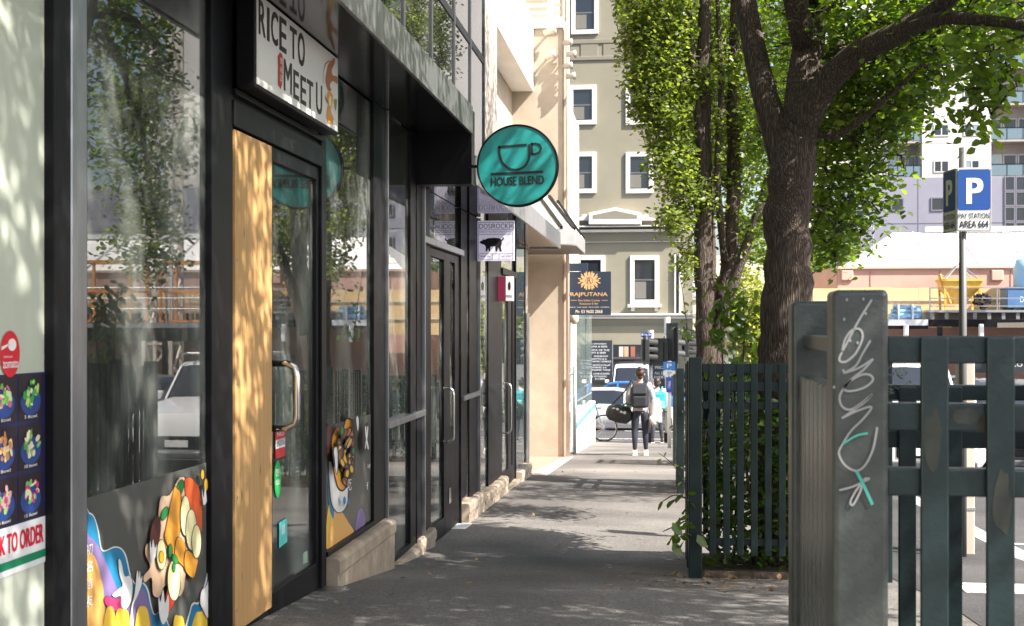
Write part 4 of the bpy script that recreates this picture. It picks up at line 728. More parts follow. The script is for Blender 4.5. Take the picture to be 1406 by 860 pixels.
# yellow hoarding of ply sheets
hd = thing('hoarding', 'yellow plywood hoarding fence standing along the pink building', 'hoarding', (10, YP-1.2, -.3)); YH = YP-1.2
x = q2(1116, 400, YH)[0]; zt2 = q2(1200, 396, YH)[1]; i = 0
while x < 34:
    MB().box(x+.015, x+1.19, YH, YH+.03, -.35, zt2+.02*((i*7) % 3)).build('sheet', YPLY, hd); i += 1; x += 1.2
for zz in (.35, 1.2): MB().box(q2(1116, 400, YH)[0], 34, YH-.05, YH-.002, zz, zz+.05).build('rail', STEEL, hd)
# construction gantry deck
YG = 57.5; gz_ = g(YG); gt = thing('gantry', 'black steel construction gantry deck with railing above the footpath', 'gantry', (20, YG, gz_))
xg0 = q2(1275, 430, YG)[0]; zd0, zd1 = q2(1275, 449, YG)[1], q2(1275, 426, YG)[1]
MB().box(xg0, 40, YG, YG+3, zd1-.1, zd1).build('deck', STEEL, gt); MB().box(xg0, 40, YG+.02, YG+.2, zd0, zd0+.32).build('beam', BLACK, gt); MB().box(xg0, 40, YG+2.8, YG+2.98, zd0, zd0+.32).build('beam', BLACK, gt)
j0 = MB().box(xg0+.1, xg0+.25, YG+.06, YG+2.9, zd0+.33, zd1-.105).build('joist', mat('joist_grey', (.2, .2, .2), .6), gt)
for k in range(1, 40): again(j0, (k*.6, 0, 0), gt)
l0 = MB().box(xg0+.4, xg0+.6, YG+.05, YG+.22, gz_, zd0-.005).build('leg', BLACK, gt)
for k in range(1, 6): again(l0, (k*4.4, 0, 0), gt)
zr = q2(1300, 395, YG)[1]; p0 = MB().box(xg0+.05, xg0+.1, YG+.08, YG+.13, zd1, zr).build('railing_post', STEEL, gt)
for k in range(1, 18): again(p0, (k*1.42, 0, 0), gt)
for zz in (zr-.04, (zr+zd1)/2, zd1+.15): MB().box(xg0+.05, 40, YG+.07, YG+.075, zz, zz+.045).build('handrail', STEEL, gt)
xw = q2(1212, 440, YG)[0]; MB().box(xw, xg0-.02, YG, YG+3, q2(1212, 447, YG)[1], q2(1212, 439, YG)[1]).build('lower_deck', mat('white_deck', (.62, .62, .64), .6, 0, .1, 4), gt); MB().box(xw, xg0-.02, YG-.004, YG+.2, q2(1212, 452, YG)[1], q2(1212, 447.2, YG)[1]).build('beam', BLACK, gt)
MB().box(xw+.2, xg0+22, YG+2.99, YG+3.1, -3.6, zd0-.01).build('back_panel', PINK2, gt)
for px_ in (1243, 1346): p = q2(px_, 452, YG); mb = MB().box(p[0]-.1, p[0]+.1, YG-.25, YG-.05, p[1]-.6, p[1]+.22).build('flood_lamp', mat('lamp_white', (.75, .75, .74), .4), gt, bevel=.04)
# hopper, blue bundle, blue crate on the gantry
hp = thing('concrete_hopper', 'yellow concrete hopper with lifting frame on the gantry', 'hopper', (q2(1322, 425, YG)[0], YG+1.4, zd1)); hx = q2(1327, 425, YG)[0]; hy = YG+1.4
z_t, z_m = zd1+1.35, zd1+.75; vs = []
for zz, hw in ((z_t, .85), (z_m+.25, .8), (zd1+.3, .22)): vs += [(hx-hw, hy-hw*.8, zz), (hx+hw, hy-hw*.8, zz), (hx+hw, hy+hw*.8, zz), (hx-hw, hy+hw*.8, zz)]
MB().add(vs, [(a+b, a+(b+1) % 4, a+4+(b+1) % 4, a+4+b) for a in (0, 4) for b in range(4)]+[(8, 9, 10, 11)]).build('bucket', YELLOW, hp); MB().box(hx-.9, hx+.9, hy-.73, hy+.73, z_t-.06, z_t+.04).build('rim', YELLOW, hp)
for s_, t_ in ((-1, -1), (1, -1), (-1, 1), (1, 1)): MB().bar((hx+s_*.7, hy+t_*.55, zd1), (hx+s_*.75, hy+t_*.6, z_t-.07), .09).build('leg', YELLOW, hp); MB().bar((hx+s_*.7, hy+t_*.55, z_t+.04), (hx, hy, z_t+.75), .05).build('lifting_strut', STEEL, hp)
MB().tube([(hx-.95, hy-.5, zd1+1.6), (hx-.5, hy-.5, zd1+.3)], .09, 8).build('chute', ORANGE, hp)
bl = thing('wrapped_bundle', 'bundle of pipes wrapped in light blue plastic on the lower deck', 'bundle', (q2(1247, 438, YG)[0], YG+1, q2(1247, 438, YG)[1])); BLUEP = mat('blue_plastic', (.22, .38, .52), .3, 0, .3, 9, .3, 14); zb0 = q2(1247, 438.5, YG)[1]; xb0 = q2(1226, 430, YG)[0]
for r_ in range(3):
    for k in range(3-r_): MB().tube([(xb0+.08*r_, YG+.6+.26*k+.13*r_, zb0+.14+.2*r_), (xb0+1.35, YG+.6+.26*k+.13*r_, zb0+.14+.17*r_)], .13, 10).build('roll', BLUEP, bl, smooth=True)
for xx in (.3, .9): MB().box(xb0+xx, xb0+xx+.06, YG+.42, YG+1.3, zb0+.002, zb0+.66).build('strap', mat('strap_white', (.6, .66, .72), .5), bl)
bc = thing('blue_crate', 'blue steel site crate at the right end of the gantry', 'crate', (q2(1398, 425, YG)[0], YG+1.2, zd1)); xc = q2(1388, 425, YG)[0]
MB().box(xc, xc+2.2, YG+.6, YG+1.8, zd1+.1, zd1+.95).build('body', mat('crate_blue', (.07, .16, .32), .5, 0, .15, 4), bc, bevel=.03); MB().box(xc-.03, xc+2.23, YG+.57, YG+1.83, zd1+.952, zd1+1.02).build('lid', mat('crate_blue2', (.05, .15, .35), .5), bc)
for xx in (.1, 1.9): MB().box(xc+xx, xc+xx+.2, YG+.65, YG+1.75, zd1, zd1+.098).build('skid', BLACK, bc)
mb = MB(); text(mb, 'D', (xc+.55, YG+.597, zd1+.35), (.16, 0, 0), (0, 0, .25)); mb.build('lettering', flat(230, 235, 240), bc, fix=False)
wt = thing('water_tank', 'pale blue upright tank on the gantry behind the blue crate', 'tank', (q2(1405, 400, YG+2)[0], YG+2.4, zd1)); tx = q2(1412, 400, YG+2.3)[0]
MB().tube([(tx, YG+2.4, zd1), (tx, YG+2.4, zd1+1.9), (tx, YG+2.4, zd1+2.3), (tx, YG+2.4, zd1+2.45)], [.62, .62, .5, .15], 20).build('shell', mat('tank_blue', (.33, .55, .68), .45), wt, smooth=True); MB().tube([(tx, YG+2.4, zd1+2.45), (tx, YG+2.4, zd1+2.55)], .12, 12).build('cap', BLACK, wt)
rm = thing('rubble_pile', 'small heap of dark scaffold clamps on the gantry deck', 'clamps', (q2(1356, 425, YG)[0], YG+.8, zd1))
xx = q2(1356, 425, YG)[0]
for k in range(14): MB().obox((xx+random.uniform(-.35, .35), YG+.8+random.uniform(-.2, .2), zd1+.1+.045*k), (.1, .03, 0), (-.02, .07, .03), (0, -.02, .06)).build('clamp', RUST if k % 2 else BLACK, rm)
# hoarding banner with lettering below the gantry
bn = thing('banner', 'dark banner with pale web address lettering under the gantry', 'banner', (q2(1392, 505, YG)[0], YG-.1, q2(1392, 512, YG)[1])); a = q2(1330, 512, YG-.1); b = q2(1440, 492, YG-.1)
MB().box(a[0], b[0], YG-.12, YG-.08, a[1], b[1]).build('sheet', BOARD, bn); mb = MB(); t0 = q2(1365, 503.5, YG-.13); t1 = q2(1404, 498, YG-.13); text(mb, 'ONE.CO', (t0[0], YG-.124, t0[1]), (t1[0]-t0[0], 0, 0), (0, 0, t1[1]-t0[1]), 0, .01); mb.build('lettering', flat(225, 225, 225), bn, fix=False)
# antenna
at_ = thing('roof_antenna', 'thin television antenna on the left end of the white roof', 'antenna', (q2(1199, 366, YP+1)[0], YP+1, zt_)); ax_ = q2(1199, 366, YP+1)[0]; mb = MB()
mb.tube([(ax_, YP+1, zt_), (ax_, YP+1, zt_+2)], .03, 6)
for zz, hw in ((1.95, .5), (.75, .6), (.65, .4)): mb.tube([(ax_-hw, YP+1, zt_+zz), (ax_+hw, YP+1, zt_+zz)], .018, 5)
mb.build('mast', STEEL, at_); MB().tube([(ax_, YP+1, zt_+.9), (ax_-.5, YP+1, zt_)], .015, 5).build('stay', STEEL, at_)
# grey building
YB = 88.0; gbd = thing('grey_building', 'blue grey clad building with small square windows behind the white roof', 'building', (25, YB, g(YB))); xA = q2(1140, 300, YB)[0]; xB = q2(1192, 300, YB)[0]; zB = q2(1200, 245, YB)[1]
MB().box(xB, 62, YB, YB+16, -3.7, zB).build('wall', GREYB, gbd); MB().box(xA, xB-.01, YB+.02, YB+16, -3.7, q2(1150, 306, YB)[1]).build('wall', GREYB, gbd)
def gwin(x0, y0, x1, y1, m_=DARKGLASS, nm='window'):
    a = q2(x0, y1, YB); b = q2(x1, y0, YB); f = MB(); t = .08; f.box(a[0], b[0], YB-.06, YB-.001, b[1]-t, b[1]); f.box(a[0], b[0], YB-.06, YB-.001, a[1], a[1]+t); f.box(a[0], a[0]+t, YB-.06, YB-.001, a[1]+t, b[1]-t); f.box(b[0]-t, b[0], YB-.06, YB-.001, a[1]+t, b[1]-t)
    o = f.build(nm, mat('grey_frame', (.16, .16, .2), .5), gbd); MB().box(a[0]+t, b[0]-t, YB-.03, YB-.002, a[1]+t, b[1]-t).build('pane', m_, o)
SKYG = mat('pale_reflecting_glass', (.32, .36, .38), .06, .4)
for wx in ((1223, 272, 1241, 290), (1278, 271, 1296, 290), (1160, 318, 1176, 337), (1223, 319, 1241, 337), (1160, 359, 1176, 372)): gwin(*wx, m_=SKYG if wx[0] == 1160 else DARKGLASS)
for r_ in range(4):
    for k in range(3): gwin(1379+k*15, 242+r_*21, 1393.5+k*15, 262.5+r_*21, DARKGLASS)
for r_, (y0, y1) in enumerate(((245, 268), (269, 287), (288, 306))):
    for k in range(2): gwin(1141+k*26, y0, 1166+k*26, y1, SKYG if r_ < 2 else DARKGLASS)
MB().box(xA+.1, xB-.1, YB+.05, YB+2, q2(1150, 306, YB)[1], zB-.05).build('glass_box', SKYG, gbd)
for px_ in (1260, 1330): MB().box(q2(px_, 300, YB)[0], q2(px_, 300, YB)[0]+.05, YB-.012, YB-.001, -3, zB).build('panel_joint', mat('joint_dark', (.12, .12, .16), .7), gbd)
for py_ in (308, 345): MB().box(xA, 62, YB-.014, YB-.003, q2(1200, py_, YB)[1], q2(1200, py_, YB)[1]+.05).build('panel_joint', mat('joint_dark', (0, 0, 0)), gbd)
# apartments
YA = 115.0; ap = thing('apartment_tower', 'pale apartment tower with glass balconies rising behind the grey building', 'building', (40, YA, g(YA)))
xa0, xa1, xa2, xa3 = [q2(v_, 100, YA)[0] for v_ in (1222, 1266, 1361, 1450)]; ZT = 46
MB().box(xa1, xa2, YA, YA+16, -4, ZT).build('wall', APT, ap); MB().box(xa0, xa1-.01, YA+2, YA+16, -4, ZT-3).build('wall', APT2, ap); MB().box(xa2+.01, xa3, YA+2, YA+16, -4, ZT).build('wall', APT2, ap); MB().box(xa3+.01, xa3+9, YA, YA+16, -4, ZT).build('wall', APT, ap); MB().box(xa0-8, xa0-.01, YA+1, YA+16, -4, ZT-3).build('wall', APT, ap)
FH = 48/1750*115.5; zbase = q2(1300, 237, YA)[1]; AF = mat('apartment_frame', (.66, .64, .6), .6)
for fl in range(-1, 11):
    zf = zbase+fl*FH
    for x0, x1 in ((1282, 1303), (1323, 1345)):
        a = q2(x0, 0, YA)[0]; b = q2(x1, 0, YA)[0]; f = MB(); t = .09; f.box(a, b, YA-.06, YA-.001, zf, zf+t); f.box(a, b, YA-.06, YA-.001, zf+1.05-t, zf+1.05); f.box(a, a+t, YA-.06, YA-.001, zf+t, zf+1.05-t); f.box(b-t, b, YA-.06, YA-.001, zf+t, zf+1.05-t); f.box((a+b)/2-t/2, (a+b)/2+t/2, YA-.06, YA-.001, zf+t, zf+1.05-t)
        o = f.build('window', AF, ap)
        MB().box(a+t, (a+b)/2-t/2, YA-.03, YA-.002, zf+t, zf+1.05-t).build('pane', SKYG if (fl+x0) % 3 == 0 else DARKGLASS, o); MB().box((a+b)/2+t/2, b-t, YA-.03, YA-.002, zf+t, zf+1.05-t).build('pane', SKYG if (fl*2+x0) % 5 == 0 else DARKGLASS, o)
    MB().box(xa1, xa2, YA-.012, YA-.001, zf-.62, zf-.56).build('floor_joint', mat('apt_joint', (.42, .39, .36), .8), ap)
    for (xs_, xe) in ((xa0, xa1), (xa2, xa3)):
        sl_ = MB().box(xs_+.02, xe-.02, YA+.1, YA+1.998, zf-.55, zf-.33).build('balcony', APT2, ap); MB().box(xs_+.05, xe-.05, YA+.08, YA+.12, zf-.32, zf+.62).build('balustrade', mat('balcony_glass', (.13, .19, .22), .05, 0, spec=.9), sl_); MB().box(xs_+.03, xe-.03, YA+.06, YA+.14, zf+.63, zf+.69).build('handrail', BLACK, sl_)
        n_ = 4 if xe-xs_ > 4 else 3; wdt = (xe-xs_-.3)/n_
        for k in range(n_):
            px0 = xs_+.15+k*wdt; d_ = MB().box(px0+.06, px0+wdt-.06, YA+1.93, YA+1.995, zf-.3, zf+1.75).build('balcony_door', AF, ap); MB().box(px0+.16, px0+wdt-.16, YA+1.90, YA+1.93, zf-.2, zf+1.65).build('pane', SKYG if (k+fl) % 4 == 0 else DARKGLASS, d_)
        for k in range(1, 4): MB().box(xs_+k*(xe-xs_)/4-.02, xs_+k*(xe-xs_)/4+.02, YA+.055, YA+.079, zf-.33, zf+.66).build('baluster', BLACK, sl_)
MB().box(xa0, xa3, YA+.05, YA+1.99, zbase-3, zbase-.6).build('podium', APT2, ap)
# crane tower, orange cages and scaffold at the building site (right of the frame, mirrored in the shop windows)
def lattice(mb, x, y, z0, z1, w_, st, r):
    cs = [(x-w_, y-w_), (x+w_, y-w_), (x+w_, y+w_), (x-w_, y+w_)]
    for cx, cy in cs: mb.bar((cx, cy, z0), (cx, cy, z1), r*1.6)
    z = z0; k = 0
    while z < z1-.1:
        zz = min(z+st, z1)
        for i in range(4):
            a, b = cs[i], cs[(i+1) % 4]
            if k % 2: a, b = b, a
            mb.bar((*a, z), (*b, zz), r); mb.bar((*cs[i], zz), (*cs[(i+1) % 4], zz), r)
        z = zz; k += 1
ct = thing('crane_tower', 'pale lattice tower crane mast standing on the building site', 'crane', (18.4, 54.6, g(54.6))); mb = MB(); lattice(mb, 18.4, 54.6, g(54)-.2, 21, .62, 1.5, .1); mb.build('mast', mat('crane_white', (.62, .55, .48), .6), ct); mb = MB().box(17.2, 19.6, 53.4, 55.8, g(54)-.2, g(54)+.5).build('base', BEIGE2, ct)
for i, (cx, cy) in enumerate(((14.6, 48.5), (17.6, 47.5))):
    cg = thing('lifting_cage', ('orange steel lifting cage nearer the road on the site', 'orange steel lifting cage beside the crane mast')[i], 'cage', (cx, cy, .2), 'orange lifting cages')
    mb = MB()
    for a in (-1.1, 1.1):
        for b in (-.8, .8): mb.bar((cx+a, cy+b, .2), (cx+a, cy+b, 2.6), .1)
    for zz in (.25, 1.4, 2.55):
        for b in (-.8, .8): mb.bar((cx-1.1, cy+b, zz), (cx+1.1, cy+b, zz), .09)
        for a in (-1.1, 1.1): mb.bar((cx+a, cy-.8, zz), (cx+a, cy+.8, zz), .09)
    mb.build('frame', ORANGE, cg)
    mb = MB(); [mb.bar((cx-1.1+k*.2, cy-.8, .3), (cx-1.1+k*.2, cy-.8, 1.38), .03) for k in range(1, 11)]; mb.build('mesh_side', ORANGE, cg)
sg = thing('site_platform', 'long raised site platform on steel posts with tube railings', 'platform', (17, 48, g(48)))
MB().box(12.5, 26, 46, 50, .0, .18).build('deck', STEEL, sg); MB().box(12.5, 26, 46.01, 46.2, -.5, -.01).build('beam', BLACK, sg)
for k in range(7): MB().box(12.6+k*2.2, 12.75+k*2.2, 46.03, 46.2, g(46)-.2, -.502).build('post', BLACK, sg); MB().tube([(12.6+k*2.2, 46.1, .18), (12.6+k*2.2, 46.1, 1.5)], .03, 6).build('railing_post', STEEL, sg)
for zz in (.7, 1.1, 1.5): MB().tube([(12.5, 46.1, zz), (26, 46.1, zz)], .03, 6).build('handrail', STEEL, sg)
# ---------------------------------------------------------------- vehicles
def car(name, label, cat, paint, L=4.4, W=1.76, H=1.45, prof='sedan', group=None, glass=CARGLASS):
    """built with its nose towards -Y at the origin, standing on z = 0"""
    root = thing(name, label, cat, (0, 0, 0), group); hw = W/2; zb = .22
    P = {  # y, belt z, roof z, belt half-width factor, roof half-width factor
     'sedan': [(0, .55, .60, .78, .6), (.12, .66, .70, .9, .7), (.9, .80, .86, .98, .72), (1.35, .88, .95, 1, .74), (2.0, .92, 1.36, 1, .66), (2.3, .93, 1.45, 1, .66), (3.0, .94, 1.45, 1, .66), (3.3, .95, 1.40, 1, .66), (3.85, .97, 1.05, .98, .7), (4.3, .93, .97, .93, .7), (4.4, .6, .75, .85, .65)],
     'hatch': [(0, .55, .60, .78, .6), (.12, .68, .73, .9, .7), (.8, .84, .90, .98, .72), (1.15, .90, .98, 1, .74), (1.85, .93, 1.42, 1, .68), (2.2, .94, 1.47, 1, .68), (3.0, .96, 1.46, 1, .67), (3.6, .98, 1.36, .99, .66), (4.1, .98, 1.08, .95, .66), (4.22, .75, .9, .9, .64), (4.25, .5, .6, .86, .62)],
     'suv': [(0, .65, .72, .8, .6), (.1, .85, .9, .92, .74), (.9, 1.0, 1.08, .99, .76), (1.2, 1.05, 1.13, 1, .78), (1.8, 1.08, 1.68, 1, .74), (2.1, 1.1, 1.78, 1, .74), (3.4, 1.12, 1.80, 1, .74), (4.3, 1.12, 1.74, 1, .72), (4.55, 1.1, 1.3, .97, .72), (4.65, .8, 1.0, .93, .7), (4.7, .6, .7, .9, .7)],
     'ute': [(0, .65, .72, .85, .6), (.1, .88, .92, .95, .74), (1.0, .98, 1.06, .99, .78), (1.35, 1.03, 1.11, 1, .8), (1.95, 1.05, 1.62, 1, .76), (2.2, 1.06, 1.68, 1, .76), (2.7, 1.07, 1.68, 1, .76), (3.0, 1.07, 1.62, 1, .76), (3.1, 1.05, 1.1, 1, .8), (3.15, .7, .75, .98, .8), (3.16, .5, .55, .95, .8)]}[prof]
    sc = L/P[-1][0] if prof != 'ute' else 1; sh = H/max(p[2] for p in P)
    rows = []
    for y, b, r_, fb, fr_ in P:
        y *= sc; b *= sh; r_ *= sh; x = hw*fb; xr = hw*fr_
        xm = x-(x-xr)*.12 if r_-b < .15 else x
        rows.append([(0, y, zb), (x*.9, y, zb), (x, y, zb+.12), (x*1.0, y, zb+(b-zb)*.62), (x*.965, y, b), (xr, y, r_-.035*sh), (xr*.82, y, r_), (0, y, r_+.012)])
    body = MB(); win = MB(); roof = [r[-1][2] for r in rows]; n = len(rows[0])
    for j in range(len(rows)-1):
        a, b = rows[j], rows[j+1]; dz = abs(P[j][2]-P[j+1][2]); tall = min(P[j][2]-P[j][1], P[j+1][2]-P[j+1][1]); mxt = max(P[j][2]-P[j][1], P[j+1][2]-P[j+1][1])
        for i in range(n-1):
            tgt = body
            if i == 4 and mxt > .25: tgt = win                    # side glass
            if i in (5, 6) and dz > .2 and mxt > .3: tgt = win    # windscreen / rear glass
            for s_ in (1, -1):
                q_ = [(s_*a[i][0], *a[i][1:]), (s_*a[i+1][0], *a[i+1][1:]), (s_*b[i+1][0], *b[i+1][1:]), (s_*b[i][0], *b[i][1:])]
                tgt.add(q_, [(0, 1, 2, 3)])
    for r_ in (rows[0], rows[-1]): body.poly([(x, y, z) for x, y, z in r_]+[(-x, y, z) for x, y, z in reversed(r_)])
    o = body.build('body', paint, root, origin=(0, L/2, .7)); bm = bmesh.new(); bm.from_mesh(o.data); bmesh.ops.remove_doubles(bm, verts=bm.verts, dist=.002); bmesh.ops.recalc_face_normals(bm, faces=bm.faces)
    for f in bm.faces: f.smooth = True
    bm.to_mesh(o.data); bm.free(); e = o.modifiers.new('split', 'EDGE_SPLIT'); e.split_angle = R(38)
    win.build('windows', glass, root, fix=True)
    # pillars, sills, lamps
    pm = MB()
    for s_ in (1, -1):
        for j in range(len(P)):
            if P[j][2]-P[j][1] > .3 and prof != 'ute' and j % 2 == 0: pm.bar((s_*rows[j][4][0]*1.004, rows[j][4][1], rows[j][4][2]), (s_*(rows[j][5][0]+.006), rows[j][5][1], rows[j][5][2]), .06, .02)
        for j in range(len(P)-1):
            if max(P[j][2]-P[j][1], P[j+1][2]-P[j+1][1]) > .25: pm.bar((s_*(rows[j][5][0]+.004), rows[j][5][1], rows[j][5][2]), (s_*(rows[j+1][5][0]+.004), rows[j+1][5][1], rows[j+1][5][2]), .035, .05)
    pm.build('pillars', paint, root)
    for s_ in (1, -1):
        for yy in ((.72*sc, L-.85*sc) if prof != 'ute' else (.8, 3.95)):
            rw = .33*min(1.1, sh+.05) if prof in ('sedan', 'hatch') else .38
            wh = MB().tube([(s_*(hw-.2), yy, rw), (s_*(hw+.005), yy, rw)], rw, 22).build('wheel', RUBBER, root); MB().tube([(s_*(hw-.02), yy, rw), (s_*(hw+.012), yy, rw)], rw*.66, 14).build('rim', mat('alloy', (.5, .5, .52), .3, 1), wh)
            MB().tube([(s_*(hw-.14), yy, rw+.02), (s_*(hw-.004), yy, rw+.02)], rw+.075, 22).build('wheel_arch', mat('arch_black', (.015, .015, .016), .8), root)
            mb = MB(); [mb.bar((s_*(hw+.014), yy, rw), (s_*(hw+.014), yy+rw*.6*math.cos(t), rw+rw*.6*math.sin(t)), .04, .012, up=(1, 0, 0)) for t in [1.2566*k for k in range(5)]]; mb.build('spokes', mat('alloy_dark', (.12, .12, .13), .4, 1), wh)
        x_ = hw*.7; zl = P[1][1]*sh-.03; MB().box(s_*x_-.17, s_*x_+.17, -.012 if prof in ('suv', 'ute') else .02, .16, zl-.11, zl+.03).build('headlight', mat('lamp_glass', (.7, .72, .74), .08, 0), root, bevel=.03)
        MB().box(s_*hw*.74-.14, s_*hw*.74+.14, (L if prof != 'ute' else 5.15)-.14, (L if prof != 'ute' else 5.15)+.015, .72*sh, .90*sh).build('tail_light', mat('tail_red', (.45, .02, .02), .15), root, bevel=.02)
        ym = rows[3][4][1]+.35; MB().box(s_*(hw+.02), s_*(hw+.2), ym, ym+.1, P[3][1]*sh+.02, P[3][1]*sh+.17).build('mirror', paint, root, bevel=.03)
        for k in (0, 1):
            if prof == 'ute' and k: continue
            hy_ = (2.55+k*.85)*sc if prof != 'ute' else 2.75; MB().box(s_*(hw-.004), s_*(hw+.022), hy_, hy_+.16, .84*sh, .87*sh).build('door_handle', paint, root, bevel=.006)
    MB().box(-hw*.5, hw*.5, -.02 if prof in ('suv', 'ute') else -.006, .12, .38, .58*sh).build('grille', BLACK, root, bevel=.02); MB().box(-hw*.8, hw*.8, -.012, .2, .22, .34).build('bumper', mat('bumper_grey', (.06, .06, .065), .6), root, bevel=.03)
    npz = MB().box(-.19, .19, -.035, -.022, .42, .53).build('number_plate', mat('plate_white', (.75, .75, .73), .4), root); return root
def place(o, x, y, rz, z=None): o.location = (x, y, g(y)-.16 if z is None else z); o.rotation_euler = (0, 0, rz); return o
paint = lambda n_, c_, m_=.4: mat(n_, c_, .25, m_, coat=.6)
PW = paint('white_paint', (.78, .78, .78), 0); PSil = paint('silver_paint', (.74, .75, .76), .15); PBl = paint('blue_paint', (.03, .19, .52), .3); PDk = paint('dark_paint', (.02, .024, .03), .3); PNv = paint('navy_paint', (.03, .05, .10), .3)
ut = car('parked_ute', 'white utility truck parked at the kerb behind the green fences', 'truck', PW, 5.2, 1.8, 1.72, 'ute')
tr = MB(); tr.box(-.93, .93, 3.2, 5.2, .62, .70); tr.box(-.93, -.89, 3.2, 5.2, .70, 1.0); tr.box(.89, .93, 3.2, 5.2, .70, 1.0); tr.box(-.888, .888, 5.16, 5.2, .70, 1.0); tr.box(-.888, .888, 3.2, 3.24, .70, 1.0); tr.build('tray', SILVERCAP, ut, bevel=.01); MB().box(-.4, .4, 3.0, 5.1, .35, .618).build('chassis', BLACK, ut)
rk = MB(); [rk.tube([(s_*.8, 3.28, 1.0), (s_*.8, 3.28, 1.85), (s_*.62, 1.8, 1.86)], .025, 6) for s_ in (-1, 1)]; rk.tube([(-.8, 3.28, 1.85), (.8, 3.28, 1.85)], .025, 6); rk.tube([(-.66, 2.1, 1.86), (.66, 2.1, 1.86)], .025, 6); rk.build('ladder_rack', STEEL, ut)
place(ut, 3.86, 19.4, 0)
dk = car('dark_car', 'dark car with a 94 number plate standing beside the white truck', 'car', PDk, 4.5, 1.78, 1.46, 'sedan'); mb = MB(); text(mb, '1AB 094', (-.17, -.037, .44), (.34, 0, 0), (0, 0, .07)); mb.build('lettering', INK, dk, fix=False); place(dk, 5.75, 20.3, 0)
sv = car('silver_car', 'silver hatchback passing on the cross street behind the walking woman', 'car', PSil, 4.4, 1.76, 1.42, 'hatch'); place(sv, -4.15, 43.6, R(90)); sv.location.x = .6
bc_ = car('blue_car', 'bright blue sedan parked beyond the silver hatchback', 'car', PBl, 5.0, 1.8, 1.5, 'sedan'); place(bc_, 1.6, 50.6, R(90))
su = car('parked_suv', 'white topped dark windowed wagon facing out of the olive building', 'car', PW, 4.6, 1.85, 1.9, 'suv'); place(su, -1.35, 51.9, 0, g(53)+.05)
for i, (nm, lb, pt, pr, x, y) in enumerate((('parked_van', 'white wagon parked on the far kerb seen through the fence gap', PW, 'suv', 13.6, 50.4), ('parked_car', 'pale blue grey sedan parked on the far kerb at the right edge', paint('pale_blue_paint', (.36, .43, .52), .3), 'sedan', 18.9, 50.4), ('parked_hatch', 'navy hatchback parked on the far kerb right of the trunk', PNv, 'hatch', 8.4, 50.5), ('parked_wagon', 'silver wagon parked outside the photo frame on the far kerb', PSil, 'suv', 24.4, 50.4))):
    place(car(nm, lb, 'car', pt, 4.5, 1.8, 1.5 if pr != 'suv' else 1.8, pr, 'cars parked along the far kerb'), x, y, R(90))
# ---------------------------------------------------------------- bicycle at the corner
bk = thing('bicycle', 'bicycle leaning at the white corner with its front wheel showing', 'bicycle', (-1.9, 33.1, g(33.1))); z0 = g(33.1)+.34; xf, xr_ = -1.55, -2.6; BY = 33.1; BF = mat('bike_teal', (.15, .3, .36), .35)
for xx in (xf, xr_):
    wh = MB().tube([(xx+.335*math.cos(t), BY, z0+.335*math.sin(t)) for t in [2*math.pi*k/28 for k in range(29)]], .02, 6, cap=False).build('wheel', RUBBER, bk, smooth=True); MB().tube([(xx+.31*math.cos(t), BY, z0+.31*math.sin(t)) for t in [2*math.pi*k/28 for k in range(29)]], .01, 5, cap=False).build('rim', CHROME, wh); mb = MB(); [mb.tube([(xx, BY, z0), (xx+.31*math.cos(t), BY, z0+.31*math.sin(t))], .003, 3) for t in [2*math.pi*k/14 for k in range(14)]]; mb.build('spokes', CHROME, wh)
fm = MB(); A, B_, D, E_ = (xf-.2, BY, z0+.52), (xr_+.45, BY, z0-.05), (xr_+.3, BY, z0+.5), (xf-.15, BY, z0+.35)
for p, q_ in ((A, D), (E_, B_), (B_, D), (B_, (xr_, BY, z0)), (D, (xr_, BY, z0)), (A, E_)): fm.tube([p, q_], .016, 7)
fm.build('frame', BF, bk); MB().tube([E_, (xf-.08, BY, z0+.18), (xf, BY, z0)], .014, 7).build('fork', mat('fork_pale', (.6, .64, .66), .3), bk); MB().tube([A, (xf-.23, BY, z0+.62), (xf-.16, BY-.2, z0+.64)], .012, 6).build('handlebar', BLACK, bk); MB().ball((xr_+.24, BY, z0+.64), (.13, .06, .035)).build('saddle', BLACK, bk, smooth=True); MB().tube([D, (xr_+.26, BY, z0+.62)], .012, 6).build('seat_post', STEEL, bk); MB().tube([(B_[0], BY-.03, z0-.05), (B_[0], BY-.05, z0-.05)], .09, 16).build('chainring', BLACK, bk); [MB().tube([(B_[0], BY+s_*.05, z0-.05), (B_[0]+s_*.12, BY+s_*.05, z0-.17), (B_[0]+s_*.12, BY+s_*.13, z0-.17)], .012, 6).build('crank', BLACK, bk) for s_ in (-1, 1)]
# ---------------------------------------------------------------- people
def skin(name, verts, edges, rad, m_, parent, sub=2, root_i=0, base=None):
    base = Vector(base); me = bpy.data.meshes.new(name); me.from_pydata([tuple(Vector(v_)) for v_ in verts], edges, []); me.materials.append(m_); o = link(name, me, base, parent)
    sk = o.modifiers.new('skin', 'SKIN'); sk.use_smooth_shade = True
    if not me.skin_vertices: raise RuntimeError('no skin layer')
    for i, r_ in enumerate(rad): d = me.skin_vertices[0].data[i]; d.radius = r_ if isinstance(r_, tuple) else (r_, r_); d.use_root = i == root_i
    s_ = o.modifiers.new('subsurf', 'SUBSURF'); s_.levels = sub; s_.render_levels = sub; return o
SKINM = mat('skin', (.50, .30, .22), .55); HAIR = mat('brown_hair', (.045, .022, .014), .5, 0, .3, 30); NAVYC = mat('navy_leggings', (.014, .018, .032), .8); GREYC = mat('grey_sweater', (.33, .35, .36), .9, 0, .12, 25)
